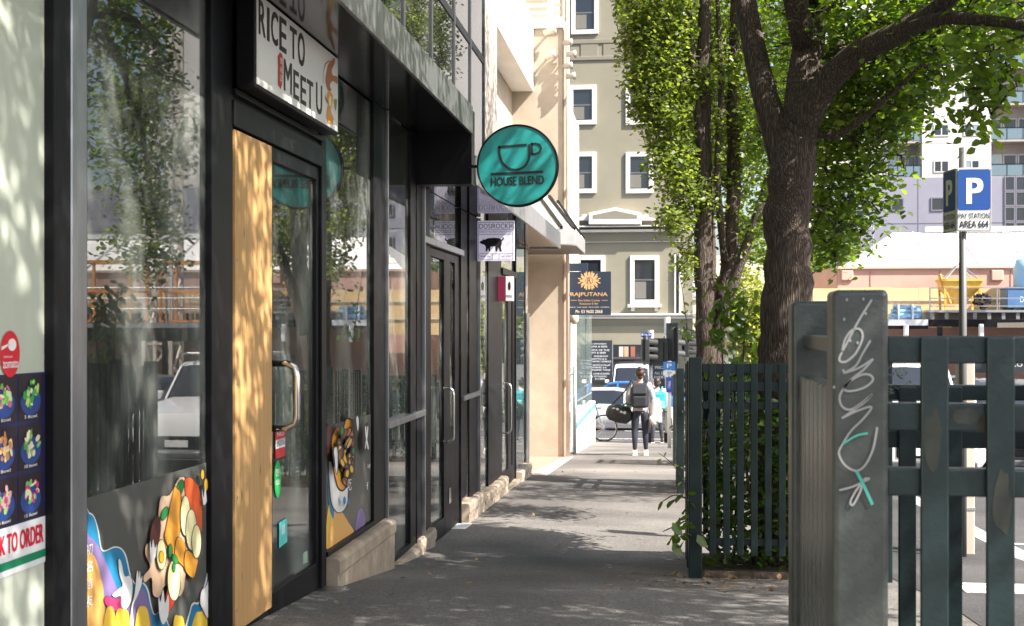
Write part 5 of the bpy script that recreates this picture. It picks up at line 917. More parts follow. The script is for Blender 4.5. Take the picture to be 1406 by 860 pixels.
def person(label, x, y, h, top, legs, shoes, hair, pose, bun=True):
    b = Vector((x, y, g(y))); s_ = h/1.70; root = thing('person', label, 'person', tuple(b))
    J = dict(pel=(0, 0, .93), wst=(0, 0, 1.06), chs=(0, .0, 1.27), nk0=(0, .01, 1.42), nk1=(0, -.005, 1.49), hd0=(0, -.02, 1.56), hd1=(0, -.01, 1.65), hd2=(0, 0, 1.69))
    J.update(pose); J = {k: Vector(v_)*s_ for k, v_ in J.items()}
    V = []; E_ = []; Rr = []; idx = {}
    def add(k, r_, par=None):
        idx[k] = len(V); V.append(J[k]); Rr.append(tuple(c_*s_ for c_ in r_) if isinstance(r_, tuple) else r_*s_)
        if par: E_.append((idx[par], idx[k]))
    add('pel', (.125, .095)); add('wst', (.105, .08), 'pel'); add('chs', (.15, .105), 'wst'); add('nk0', (.075, .06), 'chs'); add('nk1', .052, 'nk0'); add('hd0', (.068, .082), 'nk1'); add('hd1', (.075, .09), 'hd0'); add('hd2', .045, 'hd1')
    for sd_ in 'lr':
        add('sh'+sd_, .058, 'chs'); add('el'+sd_, .042, 'sh'+sd_); add('wr'+sd_, .028, 'el'+sd_); d = (J['wr'+sd_]-J['el'+sd_]).normalized(); J['pa'+sd_] = J['wr'+sd_]+d*.06*s_; add('pa'+sd_, (.036, .018), 'wr'+sd_)
        sx = 1 if sd_ == 'l' else -1
        for k in range(4): nm = 'f%d%s' % (k, sd_); J[nm+'a'] = J['pa'+sd_]+d*.045*s_+Vector((0, (k-1.5)*.019, 0))*s_; J[nm+'b'] = J[nm+'a']+(d*.035+Vector((-sx*.012, 0, -.004)))*s_*(1-.12*abs(k-1.3)); add(nm+'a', .0095, 'pa'+sd_); add(nm+'b', .0075, nm+'a')
        J['th'+sd_] = J['wr'+sd_]+(d*.04+Vector((0, -.045, 0)))*s_; J['tt'+sd_] = J['th'+sd_]+(d*.035+Vector((-sx*.008, -.012, 0)))*s_; add('th'+sd_, .012, 'wr'+sd_); add('tt'+sd_, .009, 'th'+sd_)
        add('hp'+sd_, .088, 'pel'); add('kn'+sd_, .058, 'hp'+sd_); J['cf'+sd_] = J['kn'+sd_]*.68+J['an'+sd_]*.32+Vector((0, -.025, 0))*s_; add('cf'+sd_, .056, 'kn'+sd_); add('an'+sd_, .036, 'cf'+sd_); J['to'+sd_] = J['an'+sd_]+Vector((.015*(1 if sd_ == 'r' else -1)*-1, .14, -.055))*s_; add('to'+sd_, .032, 'an'+sd_)
    skin('body', V, E_, Rr, SKINM, root, 1, 0, b)
    # face on the side the person walks towards (+Y), ears, hair
    hc = J['hd0']*.5+J['hd1']*.5
    fa = MB(); 
    for sx in (-1, 1): fa.ball(b+hc+Vector((sx*.032, .085, .01))*s_, .012*s_, 8, 6)
    fa.build('eyes', flat(40, 30, 28), root, smooth=True); MB().ball(b+hc+Vector((0, .098, -.018))*s_, (.014*s_, .018*s_, .02*s_), 8, 6).build('nose', SKINM, root, smooth=True); MB().ball(b+hc+Vector((0, .088, -.052))*s_, (.024*s_, .008*s_, .008*s_), 8, 6).build('mouth', flat(160, 80, 75), root, smooth=True)
    for sx in (-1, 1): MB().ball(b+hc+Vector((sx*.082, .0, -.01))*s_, (.012*s_, .02*s_, .03*s_), 8, 6).build('ear', SKINM, root, smooth=True)
    hm = MB(); hm.ball(b+hc+Vector((0, -.022, .028))*s_, (.09*s_, .10*s_, .098*s_), 14, 10)
    if bun: hm.ball(b+hc+Vector((0, -.075, .10))*s_, (.056*s_, .056*s_, .056*s_), 12, 8); hm.ball(b+hc+Vector((0, -.055, -.05))*s_, (.06*s_, .04*s_, .05*s_), 12, 8)
    else: hm.ball(b+hc+Vector((0, -.04, -.04))*s_, (.085*s_, .075*s_, .09*s_), 12, 8)
    hm.build('hair', hair, root, smooth=True)
    def cloth(nm, keys, r_, m_, sub=2):
        ii = {k: n_ for n_, k in enumerate([k for k, _ in keys])}; skin(nm, [J[k] for k, _ in keys], [(ii[p], ii[k]) for k, p in keys if p], [tuple(c_*s_ for c_ in q_) if isinstance(q_, tuple) else q_*s_ for q_ in r_], m_, root, sub, 0, b)
    J['hem'] = J['pel']+Vector((0, 0, -.07))*s_
    cloth('sweater', [('wst', None), ('hem', 'wst'), ('chs', 'wst'), ('nk0', 'chs'), ('shl', 'chs'), ('ell', 'shl'), ('wrl', 'ell'), ('shr', 'chs'), ('elr', 'shr'), ('wrr', 'elr')], [(.15, .12), (.175, .135), (.185, .135), (.085, .072), .078, .062, .042, .078, .062, .042], top)
    J['w2'] = J['pel']+Vector((0, 0, .06))*s_
    cloth('leggings', [('pel', None), ('w2', 'pel'), ('hpl', 'pel'), ('knl', 'hpl'), ('cfl', 'knl'), ('anl', 'cfl'), ('hpr', 'pel'), ('knr', 'hpr'), ('cfr', 'knr'), ('anr', 'cfr')], [(.158, .125), (.13, .11), .102, .068, .064, .042, .102, .068, .064, .042], legs)
    for sd_ in 'lr':
        a = b+J['an'+sd_]; sh = MB(); L_ = [(-.09, .0), (-.085, .055), (-.03, .085), (.03, .075), (.1, .04), (.16, .02), (.175, 0)]
        for (w0) in (1,): pass
        P = [(a.x-.042*s_, a.y+y_*s_, a.z-.075*s_+z_*s_) for y_, z_ in L_]; sh.prism(P, (.084*s_, 0, 0)); so_ = sh.build('shoe', shoes, root, bevel=.018, seg=3); MB().box(a.x-.046*s_, a.x+.046*s_, a.y-.095*s_, a.y+.178*s_, a.z-.098*s_, a.z-.076*s_).build('sole', mat('shoe_sole', (.7, .68, .64), .7), so_, bevel=.008)
    return root, J, b, s_
poseA = dict(shl=(-.18, 0, 1.385), ell=(-.245, -.015, 1.12), wrl=(-.215, .08, .90), shr=(.18, 0, 1.385), elr=(.25, -.01, 1.13), wrr=(.235, .10, .95), hpl=(-.09, 0, .86), knl=(-.105, .01, .49), anl=(-.10, -.04, .10), hpr=(.09, 0, .86), knr=(.10, .03, .49), anr=(.115, .04, .10))
WX, WY = -.46, 24.6
pA, JA, bA, sA = person('woman with hair in a bun walking away in grey sweater and navy leggings', WX, WY, 1.66, GREYC, NAVYC, mat('pale_trainers', (.6, .53, .46), .7), HAIR, poseA)
poseB = dict(shl=(-.19, 0, 1.385), ell=(-.25, .02, 1.12), wrl=(-.22, .1, .92), shr=(.19, 0, 1.385), elr=(.25, .02, 1.12), wrr=(.22, .12, .95), hpl=(-.085, 0, .86), knl=(-.095, .02, .49), anl=(-.11, -.03, .10), hpr=(.085, 0, .86), knr=(.10, .03, .49), anr=(.13, .02, .10))
pB, JB, bB, sB = person('person in pale top and charcoal trousers waiting at the corner kerb', -.18, 32.3, 1.62, mat('pale_top', (.6, .58, .56), .9), mat('charcoal_trousers', (.035, .035, .045), .85), mat('black_shoes', (.015, .015, .015), .6), mat('dark_hair', (.03, .02, .016), .5), poseB, False)
# backpack, duffel bag and folded jacket carried by the woman
bpk = thing('backpack', 'navy backpack on the back of the woman with the bun', 'backpack', tuple(bA+Vector((0, -.2, .95)))); NB = mat('navy_nylon', (.010, .013, .02), .7, 0, .25, 14, .2, 30)
o = MB().box(WX-.17, WX+.17, bA.y-.36, bA.y-.12, bA.z+.93, bA.z+1.36).build('main_bag', NB, bpk, bevel=.07, seg=4); MB().box(WX-.13, WX+.13, bA.y-.42, bA.y-.355, bA.z+.95, bA.z+1.16).build('front_pocket', NB, bpk, bevel=.03, seg=3)
MB().prism([(WX-.14, bA.y-.40, bA.z+1.20), (WX+.14, bA.y-.40, bA.z+1.20), (WX+.14, bA.y-.34, bA.z+1.39), (WX-.14, bA.y-.34, bA.z+1.39)], (0, .06, .02)).build('top_flap', NB, bpk, bevel=.02)
for sx in (-1, 1): mb = MB(); ribbon(mb, [(WX+sx*.10, bA.y-.2, bA.z+1.30), (WX+sx*.115, bA.y-.165, bA.z+1.37), (WX+sx*.13, bA.y-.06, bA.z+1.445), (WX+sx*.135, bA.y+.06, bA.z+1.42), (WX+sx*.13, bA.y+.16, bA.z+1.25)], .06, (sx, 0, .3)); sp = mb.build('strap', NB, bpk, fix=False); sp.modifiers.new('thick', 'SOLIDIFY').thickness = .012; mb = MB(); mb.tube([(WX+sx*.07, bA.y-.36, bA.z+1.24), (WX+sx*.145, bA.y-.12, bA.z+1.45)], .02, 6); mb.build('strap_top', NB, bpk)
df = thing('duffel_bag', 'black patterned duffel bag slung at the left hip of the woman', 'bag', tuple(bA+Vector((-.42, .05, .72))))
MB().tube([(WX-.62, bA.y-.06, bA.z+.86), (WX-.56, bA.y-.04, bA.z+.84), (WX-.40, bA.y, bA.z+.80), (WX-.24, bA.y+.04, bA.z+.76), (WX-.18, bA.y+.06, bA.z+.75)], [.10, .16, .18, .165, .10], 16).build('body', mat('bag_black', (.018, .02, .018), .6, 0, .5, 9), df, smooth=True)
mb = MB(); [mb.ball((WX-.5+.07*k, bA.y-.16, bA.z+.9-.03*k+.02*(k % 2)), (.035, .012, .03), 8, 6) for k in range(4)]; mb.build('pattern', flat(200, 200, 195), df, smooth=True)
mb = MB(); mb.tube([(WX-.52, bA.y-.05, bA.z+1.0), (WX-.30, bA.y-.14, bA.z+1.22), (WX-.17, bA.y-.1, bA.z+1.44), (WX-.12, bA.y+.06, bA.z+1.42)], .016, 6); mb.build('strap', mat('bag_black', (0, 0, 0)), df); mb = MB(); mb.tube([(WX-.36, bA.y-.14, bA.z+.94), (WX-.28, bA.y-.12, bA.z+1.0), (WX-.16, bA.y-.10, bA.z+.97)], .02, 6); mb.build('handle', flat(20, 110, 70), df)
jk = thing('jacket', 'pale grey jacket draped over the right arm of the woman', 'jacket', tuple(bA+Vector((.28, .05, .7)))); JM = mat('jacket_cloth', (.58, .54, .52), .9, 0, .12, 12)
vs = []; fs = []
for i in range(9):
    t = i/8
    for k in range(13): a = 2*math.pi*k/12; rx = .085+.05*t+.012*math.sin(3*a+4*t); vs.append((WX+.275+.02*t+rx*math.cos(a), bA.y+.05+(.10+.03*t+.015*math.sin(5*a))*math.sin(a), bA.z+1.10-.44*t+.03*math.sin(2*a)*t))
for i in range(8):
    for k in range(12): fs.append((i*13+k, i*13+k+1, i*13+k+14, i*13+k+13))
fs.append(tuple(range(13))); fs.append(tuple(range(8*13, 9*13))); MB().add(vs, fs).build('cloth', JM, jk, smooth=True); MB().tube([(WX+.2, bA.y-.06, bA.z+.74), (WX+.25, bA.y-.09, bA.z+.66), (WX+.27, bA.y-.08, bA.z+.60)], [.05, .055, .045], 10).build('sleeve', JM, jk, smooth=True)
tb = thing('teal_backpack', 'teal backpack worn by the person at the corner kerb', 'backpack', tuple(bB+Vector((0, -.2, .95)))); TB = mat('teal_nylon', (.03, .32, .36), .6, 0, .3, 9)
MB().box(bB.x-.12, bB.x+.24, bB.y-.36, bB.y-.12, bB.z+.86, bB.z+1.30).build('main_bag', TB, tb, bevel=.07, seg=4); MB().box(bB.x-.07, bB.x+.19, bB.y-.42, bB.y-.355, bB.z+.88, bB.z+1.08).build('front_pocket', mat('pale_teal', (.2, .5, .5), .6), tb, bevel=.03)
for sx in (-1, 1): MB().tube([(bB.x+sx*.1, bB.y-.2, bB.z+1.28), (bB.x+sx*.13, bB.y-.05, bB.z+1.41), (bB.x+sx*.14, bB.y+.1, bB.z+1.34)], .022, 6).build('strap', TB, tb)
# ---------------------------------------------------------------- traffic lights and signs at the corner
TL = mat('signal_black', (.02, .021, .023), .5)
def signal(label, px_, ytop, ybot, Y, face, extra=1):
    p = atY(px_, ytop, Y); zt = p.z; zb_ = atY(px_, ybot, Y).z; x = p.x; o = thing('traffic_light', label, 'traffic light', (x, Y, zb_), 'traffic lights at the corner'); fx, fy = face; n_ = Vector((fx, fy, 0)).normalized(); s_ = Vector((-n_.y, n_.x, 0)); h = zt-zb_
    MB().obox((x, Y, (zt+zb_)/2), s_*.13, n_*.09, (0, 0, h/2)).build('housing', TL, o, bevel=.015); MB().obox(Vector((x, Y, (zt+zb_)/2))-n_*.02, s_*.24, n_*.008, (0, 0, h/2+.1)).build('backplate', TL, o)
    for k in range(3):
        c_ = Vector((x, Y, zb_+h*(k+.5)/3))+n_*.09; L_ = MB(); L_.tube([c_, c_+n_*.012], .095, 16); ln_ = L_.build('lens', mat(('lens_green', 'lens_amber', 'lens_red')[k], ((.01, .05, .03), (.10, .05, .0), (.09, .01, .01))[k], .2), o); m2 = MB()
        arc_ = [c_+s_*.115*math.cos(t)+Vector((0, 0, .115*math.sin(t))) for t in [-.35+k2*(math.pi+.7)/10 for k2 in range(11)]]
        for a, b in zip(arc_[:-1], arc_[1:]): m2.add([a, b, b+n_*.22+Vector((0, 0, -.02)), a+n_*.22+Vector((0, 0, -.02))], [(0, 1, 2, 3)])
        v_ = m2.build('visor', TL, o, fix=False); v_.modifiers.new('thick', 'SOLIDIFY').thickness = .008
    return o
YT = 32.6
for i, (x_, y0, lb) in enumerate(((893.5, 454, 'grey signal pole left of the traffic lights carrying the street name sign'), (916, 436, 'pale signal pole with white cap behind the traffic lights'))):
    p = atY(x_, y0, YT); o = thing('signal_pole', lb, 'pole', (p.x, YT, g(YT)), 'signal poles at the corner'); MB().tube([(p.x, YT, g(YT)), (p.x, YT, p.z)], .055, 12).build('pole', STEEL if i == 0 else mat('pale_pole', (.6, .58, .54), .6), o, smooth=True); MB().tube([(p.x, YT, p.z-.45), (p.x, YT, p.z+.01)], .075, 12).build('cap', PAINTW, o); MB().tube([(p.x, YT, g(YT)), (p.x, YT, g(YT)+.25)], .08, 12).build('base', BLACK, o)
signal('slim traffic light seen edge on at the left of the corner cluster', 886, 466, 496, YT-.2, (1, .15)); signal('traffic light turned away in the middle of the corner cluster', 905, 470, 496, YT-.15, (.3, 1)); signal('large hooded traffic light at the top of the corner cluster', 924, 449, 494, YT-.25, (.8, .6)); tl4 = signal('traffic light with side visors at the right of the corner cluster', 941, 456, 490, YT+.2, (1, 0))
cl = atY(945, 478, YT+.2); MB().box(cl.x-.02, cl.x+.02, YT+.1, YT+.3, g(YT+.2), atY(941, 492, YT+.2).z).build('stem', STEEL, tl4)
a = atY(880, 463, YT); b = atY(896, 457, YT); ks = thing('street_sign', 'small blue King St street name sign on the signal pole', 'sign', ((a.x+b.x)/2, YT-.06, a.z)); MB().box(a.x, b.x-.02, YT-.085, YT-.062, a.z, b.z).build('panel', flat(45, 65, 140), ks); mb = MB(); text(mb, 'King St', (a.x+.02, YT-.0865, a.z+.02), (b.x-a.x-.06, 0, 0), (0, 0, b.z-a.z-.04)); mb.build('lettering', flat(235, 238, 245), ks, fix=False)
MB().bar((b.x-.03, YT-.074, (a.z+b.z)/2), (atY(893.5, 454, YT).x, YT-.02, (a.z+b.z)/2), .03).build('bracket', STEEL, ks)
pt_ = atY(919, 540, 29.0); pp = thing('parking_post', 'pale post with stacked blue parking signs beside the far fence', 'sign post', (pt_.x, 29, g(29))); MB().tube([(pt_.x, 29, g(29)), (pt_.x, 29, atY(919, 496, 29).z)], .045, 10).build('post', mat('pale_pole', (0, 0, 0)), pp, smooth=True)
for y0, y1, w_, cc in ((497, 508, 9, (60, 130, 200)), (509, 516, 9, (225, 228, 232)), (518, 539, 5, (50, 80, 170))):
    a = atY(919-w_/1.1, y1, 28.93); b = atY(919+w_/1.1, y0, 28.93); so_ = MB().box(a.x, b.x, 28.925, 28.94, a.z, b.z).build('sign_plate', flat(*cc), pp); mb = MB(); text(mb, 'P' if cc[0] == 60 else ('2P' if w_ == 9 else '1/4P'), (a.x+(b.x-a.x)*.3, 28.922, a.z+(b.z-a.z)*.25), ((b.x-a.x)*.4, 0, 0), (0, 0, (b.z-a.z)*.5)); mb.build('lettering', flat(240, 240, 240) if cc[0] < 200 else flat(60, 60, 130), so_, fix=False)
# ---------------------------------------------------------------- pay station sign, timber post
YS = 10.2; c = atY(1322, 318, YS); sp_ = thing('parking_sign', 'blue P pay station sign with two faces on a grey pole', 'sign', (c.x, YS, g(YS)))
MB().tube([(c.x, YS, g(YS)), (c.x, YS, atY(1322, 203, YS).z)], .029, 14).build('pole', mat('pole_grey', (.13, .13, .135), .5, .3), sp_, smooth=True)
SBL = flat(18, 76, 158); SWH = mat('sign_white', (.70, .70, .68), .4)
def pface(A, B, zt, zb_, nrm, nm):
    A = Vector(A); B = Vector(B); u = (B-A); nrm = Vector(nrm); H_ = zt-zb_; o = MB().prism([A+Vector((0, 0, zb_)), B+Vector((0, 0, zb_)), B+Vector((0, 0, zt)), A+Vector((0, 0, zt))], -nrm*.012).build('sign_plate', SWH, sp_, bevel=.003)
    def rp(a0, a1, b0, b1, off, r=.0):
        return [A+u*x_+Vector((0, 0, zb_+H_*y_))+nrm*off for x_, y_ in ((a0+r, b0), (a1-r, b0), (a1, b0+r*.6), (a1, b1-r*.6), (a1-r, b1), (a0+r, b1), (a0, b1-r*.6), (a0, b0+r*.6))]
    mb = MB(); mb.poly(rp(.03, .97, .335, .975, .002, .05), 0)
    text(mb, 'P', A+u*.27+Vector((0, 0, zb_+H_*.43))+nrm*.004, u*.5, (0, 0, H_*.41), 1, .05); text(mb, 'PAY STATION', A+u*.06+Vector((0, 0, zb_+H_*.20))+nrm*.003, u*.88, (0, 0, H_*.085), 2, .012); text(mb, 'AREA 664', A+u*.08+Vector((0, 0, zb_+H_*.055))+nrm*.003, u*.84, (0, 0, H_*.115), 2, .02)
    bd = [(.02, .015), (.98, .015), (.98, .985), (.02, .985), (.02, .015)]; ribbon(mb, [A+u*x_+Vector((0, 0, zb_+H_*y_))+nrm*.003 for x_, y_ in bd], .005, nrm, 2); mb.build(nm, [SBL, SWH, flat(30, 32, 70)], sp_, fix=False)
a = atY(1313.5, 318, YS-.05); b = atY(1361, 318, YS-.05); t = atY(1340, 230.5, YS-.05); pface((a.x, YS-.05, 0), (b.x, YS-.05, 0), t.z, a.z, (0, -1, 0), 'front_print')
l_ = atY(1295, 318, YS+.19); ll = Vector((a.x-.005, YS-.045, 0))-Vector((l_.x, YS+.19, 0)); pface((l_.x, YS+.19, 0), (a.x-.006, YS-.046, 0), t.z, a.z, Vector((-ll.y, ll.x, 0)).normalized()*-1, 'side_print')
for zz in (a.z+.08, t.z-.08): MB().box(c.x-.04, c.x+.04, YS-.042, YS+.04, zz, zz+.025).build('clamp', STEEL, sp_)
tp = atY(1327, 738, 10.35); tpo = thing('timber_post', 'square pale timber post standing at the kerb behind the parking pole', 'post', (tp.x, 10.4, g(10.4))); TM = mat('pale_timber', (.5, .45, .38), .75, 0, .15, 8, stretch=(1, 1, .2)); zt = atY(1327, 488, 10.35).z
MB().box(tp.x-.062, tp.x+.062, 10.34, 10.46, g(10.4), zt).build('post', TM, tpo, bevel=.008); MB().box(tp.x-.066, tp.x+.066, 10.336, 10.464, g(10.4)+.35, g(10.4)+.37).build('band', STEEL, tpo); MB().box(tp.x-.07, tp.x+.07, 10.33, 10.47, zt, zt+.02).build('cap', STEEL, tpo)
# ---------------------------------------------------------------- green garden fences
def run(fence, name, m_, box0, step, n_, bevel=.004):
    o = MB().box(*box0).build(name, m_, fence, bevel=bevel)
    for k in range(1, n_): again(o, Vector(step)*k, fence)
    return o
# near fence: corner post with graffiti, a short side, a front panel and the back panel
nf = thing('garden_fence', 'worn green metal garden fence with scribbled corner post in the right foreground', 'fence', (1.2, 3.5, g(3.5)))
PX0, PX1 = .386, .511; PICK = mat('sheen_lightened_paint', (.085, .092, .09), .3, .2, .4, 20, .05, 60, stretch=(1, 3, .2))  # side pickets lightened and streaked, reflected light put into the colour
MB().box(PX0, PX1, 3.0, 3.125, g(3)-.05, .087).build('post', GREYP, nf, bevel=.013, seg=3, label='corner post covered in pale scribbled graffiti'); MB().box(PX0, PX1, 3.95, 4.075, g(4)-.05, .080).build('post', GREYP, nf, bevel=.013, seg=3)
MB().box(2.2, 2.325, 3.0, 3.125, g(3)-.05, .087).build('post', GREENP, nf, bevel=.013); MB().box(2.2, 2.325, 4.27, 4.395, g(4.3)-.05, .03).build('post', GREENP, nf, bevel=.013); MB().box(PX0+.1, PX1+.1, 4.27, 4.395, g(4.3)-.05, -.16).build('post', GREENP, nf, bevel=.013)
# side panel
MB().box(.42, .455, 3.127, 3.948, -.062, -.022).build('rail', GREYP, nf, bevel=.005); MB().box(.42, .455, 3.127, 3.948, -.195, -.145).build('rail', GREYP, nf, bevel=.005); MB().box(.42, .455, 3.127, 3.948, -1.06, -1.01).build('rail', GREYP, nf, bevel=.005)
run(nf, 'picket', PICK, (.403, .4185, 3.16, 3.225, -1.13, -.148), (0, .0985, 0), 8)
# front panel
for z0, z1 in ((-.083, -.0195), (-.239, -.175), (-.390, -.326), (-1.05, -.98)): MB().box(.513, 2.198, 3.036, 3.086, z0, z1).build('rail', GREENP, nf, bevel=.004)
run(nf, 'picket', GREENP, (.586, .648, 3.018, 3.034, -1.16, -.0215), (.146, 0, 0), 11)
# back panel
for z0, z1 in ((-.238, -.188), (-.395, -.337), (-1.12, -1.05)): MB().box(.613, 2.198, 4.31, 4.35, z0, z1).build('rail', GREENP, nf, bevel=.004)
run(nf, 'picket', GREENP, (.762, .818, 4.29, 4.306, -1.2, -.192), (.146, 0, 0), 10)
for y_ in (3.4, 4.0): pass
# paint patches and rust on the near fence
mb = MB()
def patch(cx, cz, rx, rz, y, mi, seed):
    r2 = random.Random(seed); pts = [(cx+rx*math.cos(t)*(.75+.4*r2.random()), y, cz+rz*math.sin(t)*(.75+.4*r2.random())) for t in [2*math.pi*k/14 for k in range(14)]]; m_ = MB(); m_.poly([tuple(p) for p in smoothc(pts, 3)]); m_.build('paint_patch', (KHAKI, RUST)[mi], nf, fix=False)
patch(.612, -.26, .022, .075, 3.0172, 0, 1); patch(.765, -.40, .02, .08, 3.0172, 0, 2); patch(.69, -.205, .03, .02, 3.0352, 0, 3); patch(.846, -.35, .02, .02, 3.0348, 0, 8); patch(.725, -.22, .012, .02, 3.035, 1, 4)
mb = MB(); ZG = (1060, 390, .3607); PG = Plane(Y=2.9985)
G1 = [[(380, 60), (330, 140), (285, 225), (258, 278), (262, 296), (285, 294), (320, 262), (345, 205), (335, 173), (305, 176), (278, 212), (266, 260)], [(375, 215), (345, 265), (318, 312), (272, 340)], [(272, 340), (330, 320), (385, 285)], [(385, 285), (350, 325), (300, 365), (275, 400), (300, 408), (350, 395), (383, 368), (375, 348), (345, 345), (300, 368), (268, 405), (257, 435), (268, 468), (300, 478), (345, 450), (380, 420), (350, 452), (265, 512)], [(265, 512), (320, 485), (378, 468), (350, 510), (300, 560), (268, 610)], [(365, 568), (320, 578), (268, 610)], [(268, 610), (254, 645), (278, 690), (320, 711), (355, 688), (385, 625), (400, 545)], [(255, 785), (310, 770), (372, 740)], [(372, 740), (348, 745), (335, 790), (308, 840), (298, 828), (318, 788), (350, 745)], [(320, 711), (345, 760), (382, 840)]]
for i, ln_ in enumerate(G1):
    P = smoothc([PG.px(ZG[0]+ZG[2]*x_, ZG[1]+ZG[2]*y_)+PG.n*(.0004*i) for x_, y_ in ln_], 5, False); st_ = MB(); ribbon(st_, P, .0048 if i < 9 else .007, PG.n); st_.build('graffiti_stroke', flat(70, 165, 150) if i in (5, 9) else flat(150, 150, 150), nf, fix=False)
for x_, y_ in ((285, 60), (348, 58), (357, 113), (275, 135), (298, 216), (326, 224), (272, 330), (236, 393)): mb.poly([PG.px(ZG[0]+ZG[2]*a_, ZG[1]+ZG[2]*b_)+PG.n*.0002 for a_, b_ in ell(x_, y_, 4.5, 6, 9)], 0)
mb.build('paint_chips', [flat(150, 150, 150)], nf, fix=False, kind='stuff')
mb = MB(); r2 = random.Random(5)
for k in range(26): x_ = 1216+r2.random()*34; y_ = 500+r2.random()*45; P = smoothc([atY(x_+r2.uniform(-7, 7)*q_, y_+r2.uniform(-6, 6)*q_, 4.2885) for q_ in (0, .6, 1, 1.3)], 3, False); P = [p for p in P if .762 < p.x < .818 or True]; ribbon(mb, P, .003, (0, -1, 0))
sc_ = mb.build('scribble', flat(120, 122, 112), nf, fix=False)
MB().box(.762, .818, 4.283, 4.2885, -.30, -.195).build('tag_plate', GREENP, nf, bevel=.003)
# middle fence round the big tree
def enclosure(label, x0, x1, y0, y1, ztop, zbot_f, psp=.087, pw=.042, post=.085, slope=-.055):
    f = thing('garden_fence', label, 'fence', ((x0+x1)/2, (y0+y1)/2, g((y0+y1)/2)), 'garden fences round the street trees'); zt = lambda y_: ztop+slope*(y_-y0)
    for xx, yy in ((x0, y0), (x1-post, y0), (x0, y1-post), (x1-post, y1-post), (x0, (y0+y1)/2)): MB().box(xx, xx+post, yy, yy+post, g(yy)-.06, zt(yy)).build('post', GREENP, f, bevel=.007)
    for yy, dr in ((y0, 0), (y1-post, 0)):
        for a, b in ((-.10, -.04), (-.215, -.155), (-.33, -.285), (-1.20, -1.155)): MB().box(x0+post+.002, x1-post-.002, yy+.03, yy+.06, zt(yy)+a, zt(yy)+b).build('rail', GREENP, f, bevel=.003)
        n_ = int((x1-x0-2*post)/psp); run(f, 'picket', GREENP, (x0+post+.045, x0+post+.045+pw, yy+.012, yy+.027, zt(yy)-1.26, zt(yy)-.042), (psp, 0, 0), n_, .003)
    for xx in (x0, x1-post):
        for (ya, yb_) in ((y0+post+.002, (y0+y1)/2-.002), ((y0+y1)/2+post+.002, y1-post-.002)):
            for a, b in ((-.10, -.04), (-.33, -.285), (-1.20, -1.155)): MB().prism([(xx+.03, ya, zt(ya)+a), (xx+.06, ya, zt(ya)+a), (xx+.06, ya, zt(ya)+b), (xx+.03, ya, zt(ya)+b)], (0, yb_-ya, slope*(yb_-ya))).build('rail', GREENP, f)
            n_ = int((yb_-ya)/psp/1.15); run(f, 'picket', GREENP, (xx+.012, xx+.027, ya+.03, ya+.03+pw, zt(ya)-1.26, zt(ya)-.042), (0, psp*1.15, slope*psp*1.15), n_, .003)
    return f
f2 = enclosure('dark green picket fence round the thick trunked tree in the middle', .155, 1.42, 8.2, 9.62, -.19, -1.5)
f3 = enclosure('dark green picket fence farther along round the slender stemmed tree', .145, 1.42, 14.9, 16.4, -.47, -1.9, .1, .045)
f4 = enclosure('small dark green picket fence beyond the slender tree', .145, 1.42, 20.7, 22.1, -.75, -1.9, .1, .045)
for i, (x0, x1, y0, y1) in enumerate(((.42, 2.28, 3.06, 4.3), (.2, 1.38, 8.25, 9.58), (.2, 1.38, 14.95, 16.36), (.2, 1.38, 20.75, 22.05))): sheet('garden_soil', x0, x1, span(y0, y1), .045, SOIL, thick=.06)
mb = MB(); r2 = random.Random(3)
for k in range(16): y_ = 15.0+k*.085; zz = -1.0-.02*k; P = smoothc([(.156, y_+.05*math.sin(q_*2.1+k), zz-.1*q_-.03*math.cos(3*q_+k)) for q_ in range(6)], 3, False); ribbon(mb, P, .012, (-1, 0, 0))
mb.build('graffiti', flat(170, 172, 172), f3, fix=False)
# ---------------------------------------------------------------- trees and plants
LT = np.array([(0, 0, 0), (.34, .30, .05), (.27, .68, .06), (0, 1, -.02), (-.27, .68, .06), (-.34, .30, .05)])
LF = np.array([(0, 1, 2, 3), (0, 3, 4, 5)])
def leaf_mesh(name, pos, size, droop=.35, flatness=.55, seed=1):
    r_ = np.random.default_rng(seed); n = len(pos); pos = np.asarray(pos, float)
    az = r_.uniform(0, 2*np.pi, n); d = np.stack([np.cos(az), np.sin(az), r_.normal(-droop, .45, n)], 1); d /= np.linalg.norm(d, axis=1)[:, None]
    up = r_.normal(0, flatness, (n, 3)); up[:, 2] += 1; s_ = np.cross(d, up); s_ /= np.linalg.norm(s_, axis=1)[:, None]+1e-9; nn = np.cross(s_, d)
    sz = size*r_.triangular(.4, .95, 1.45, n); V = pos[:, None, :]+(LT[None, :, 0, None]*s_[:, None, :]+LT[None, :, 1, None]*d[:, None, :]+LT[None, :, 2, None]*nn[:, None, :])*sz[:, None, None]
    F_ = (np.arange(n)[:, None, None]*6+LF[None]).reshape(-1, 4); me = bpy.data.meshes.new(name); V = V.reshape(-1, 3)
    me.vertices.add(len(V)); me.vertices.foreach_set('co', V.ravel()); me.loops.add(len(F_)*4); me.loops.foreach_set('vertex_index', F_.ravel().astype(np.int32)); me.polygons.add(len(F_)); me.polygons.foreach_set('loop_start', np.arange(len(F_), dtype=np.int32)*4); me.update(calc_edges=True); return me
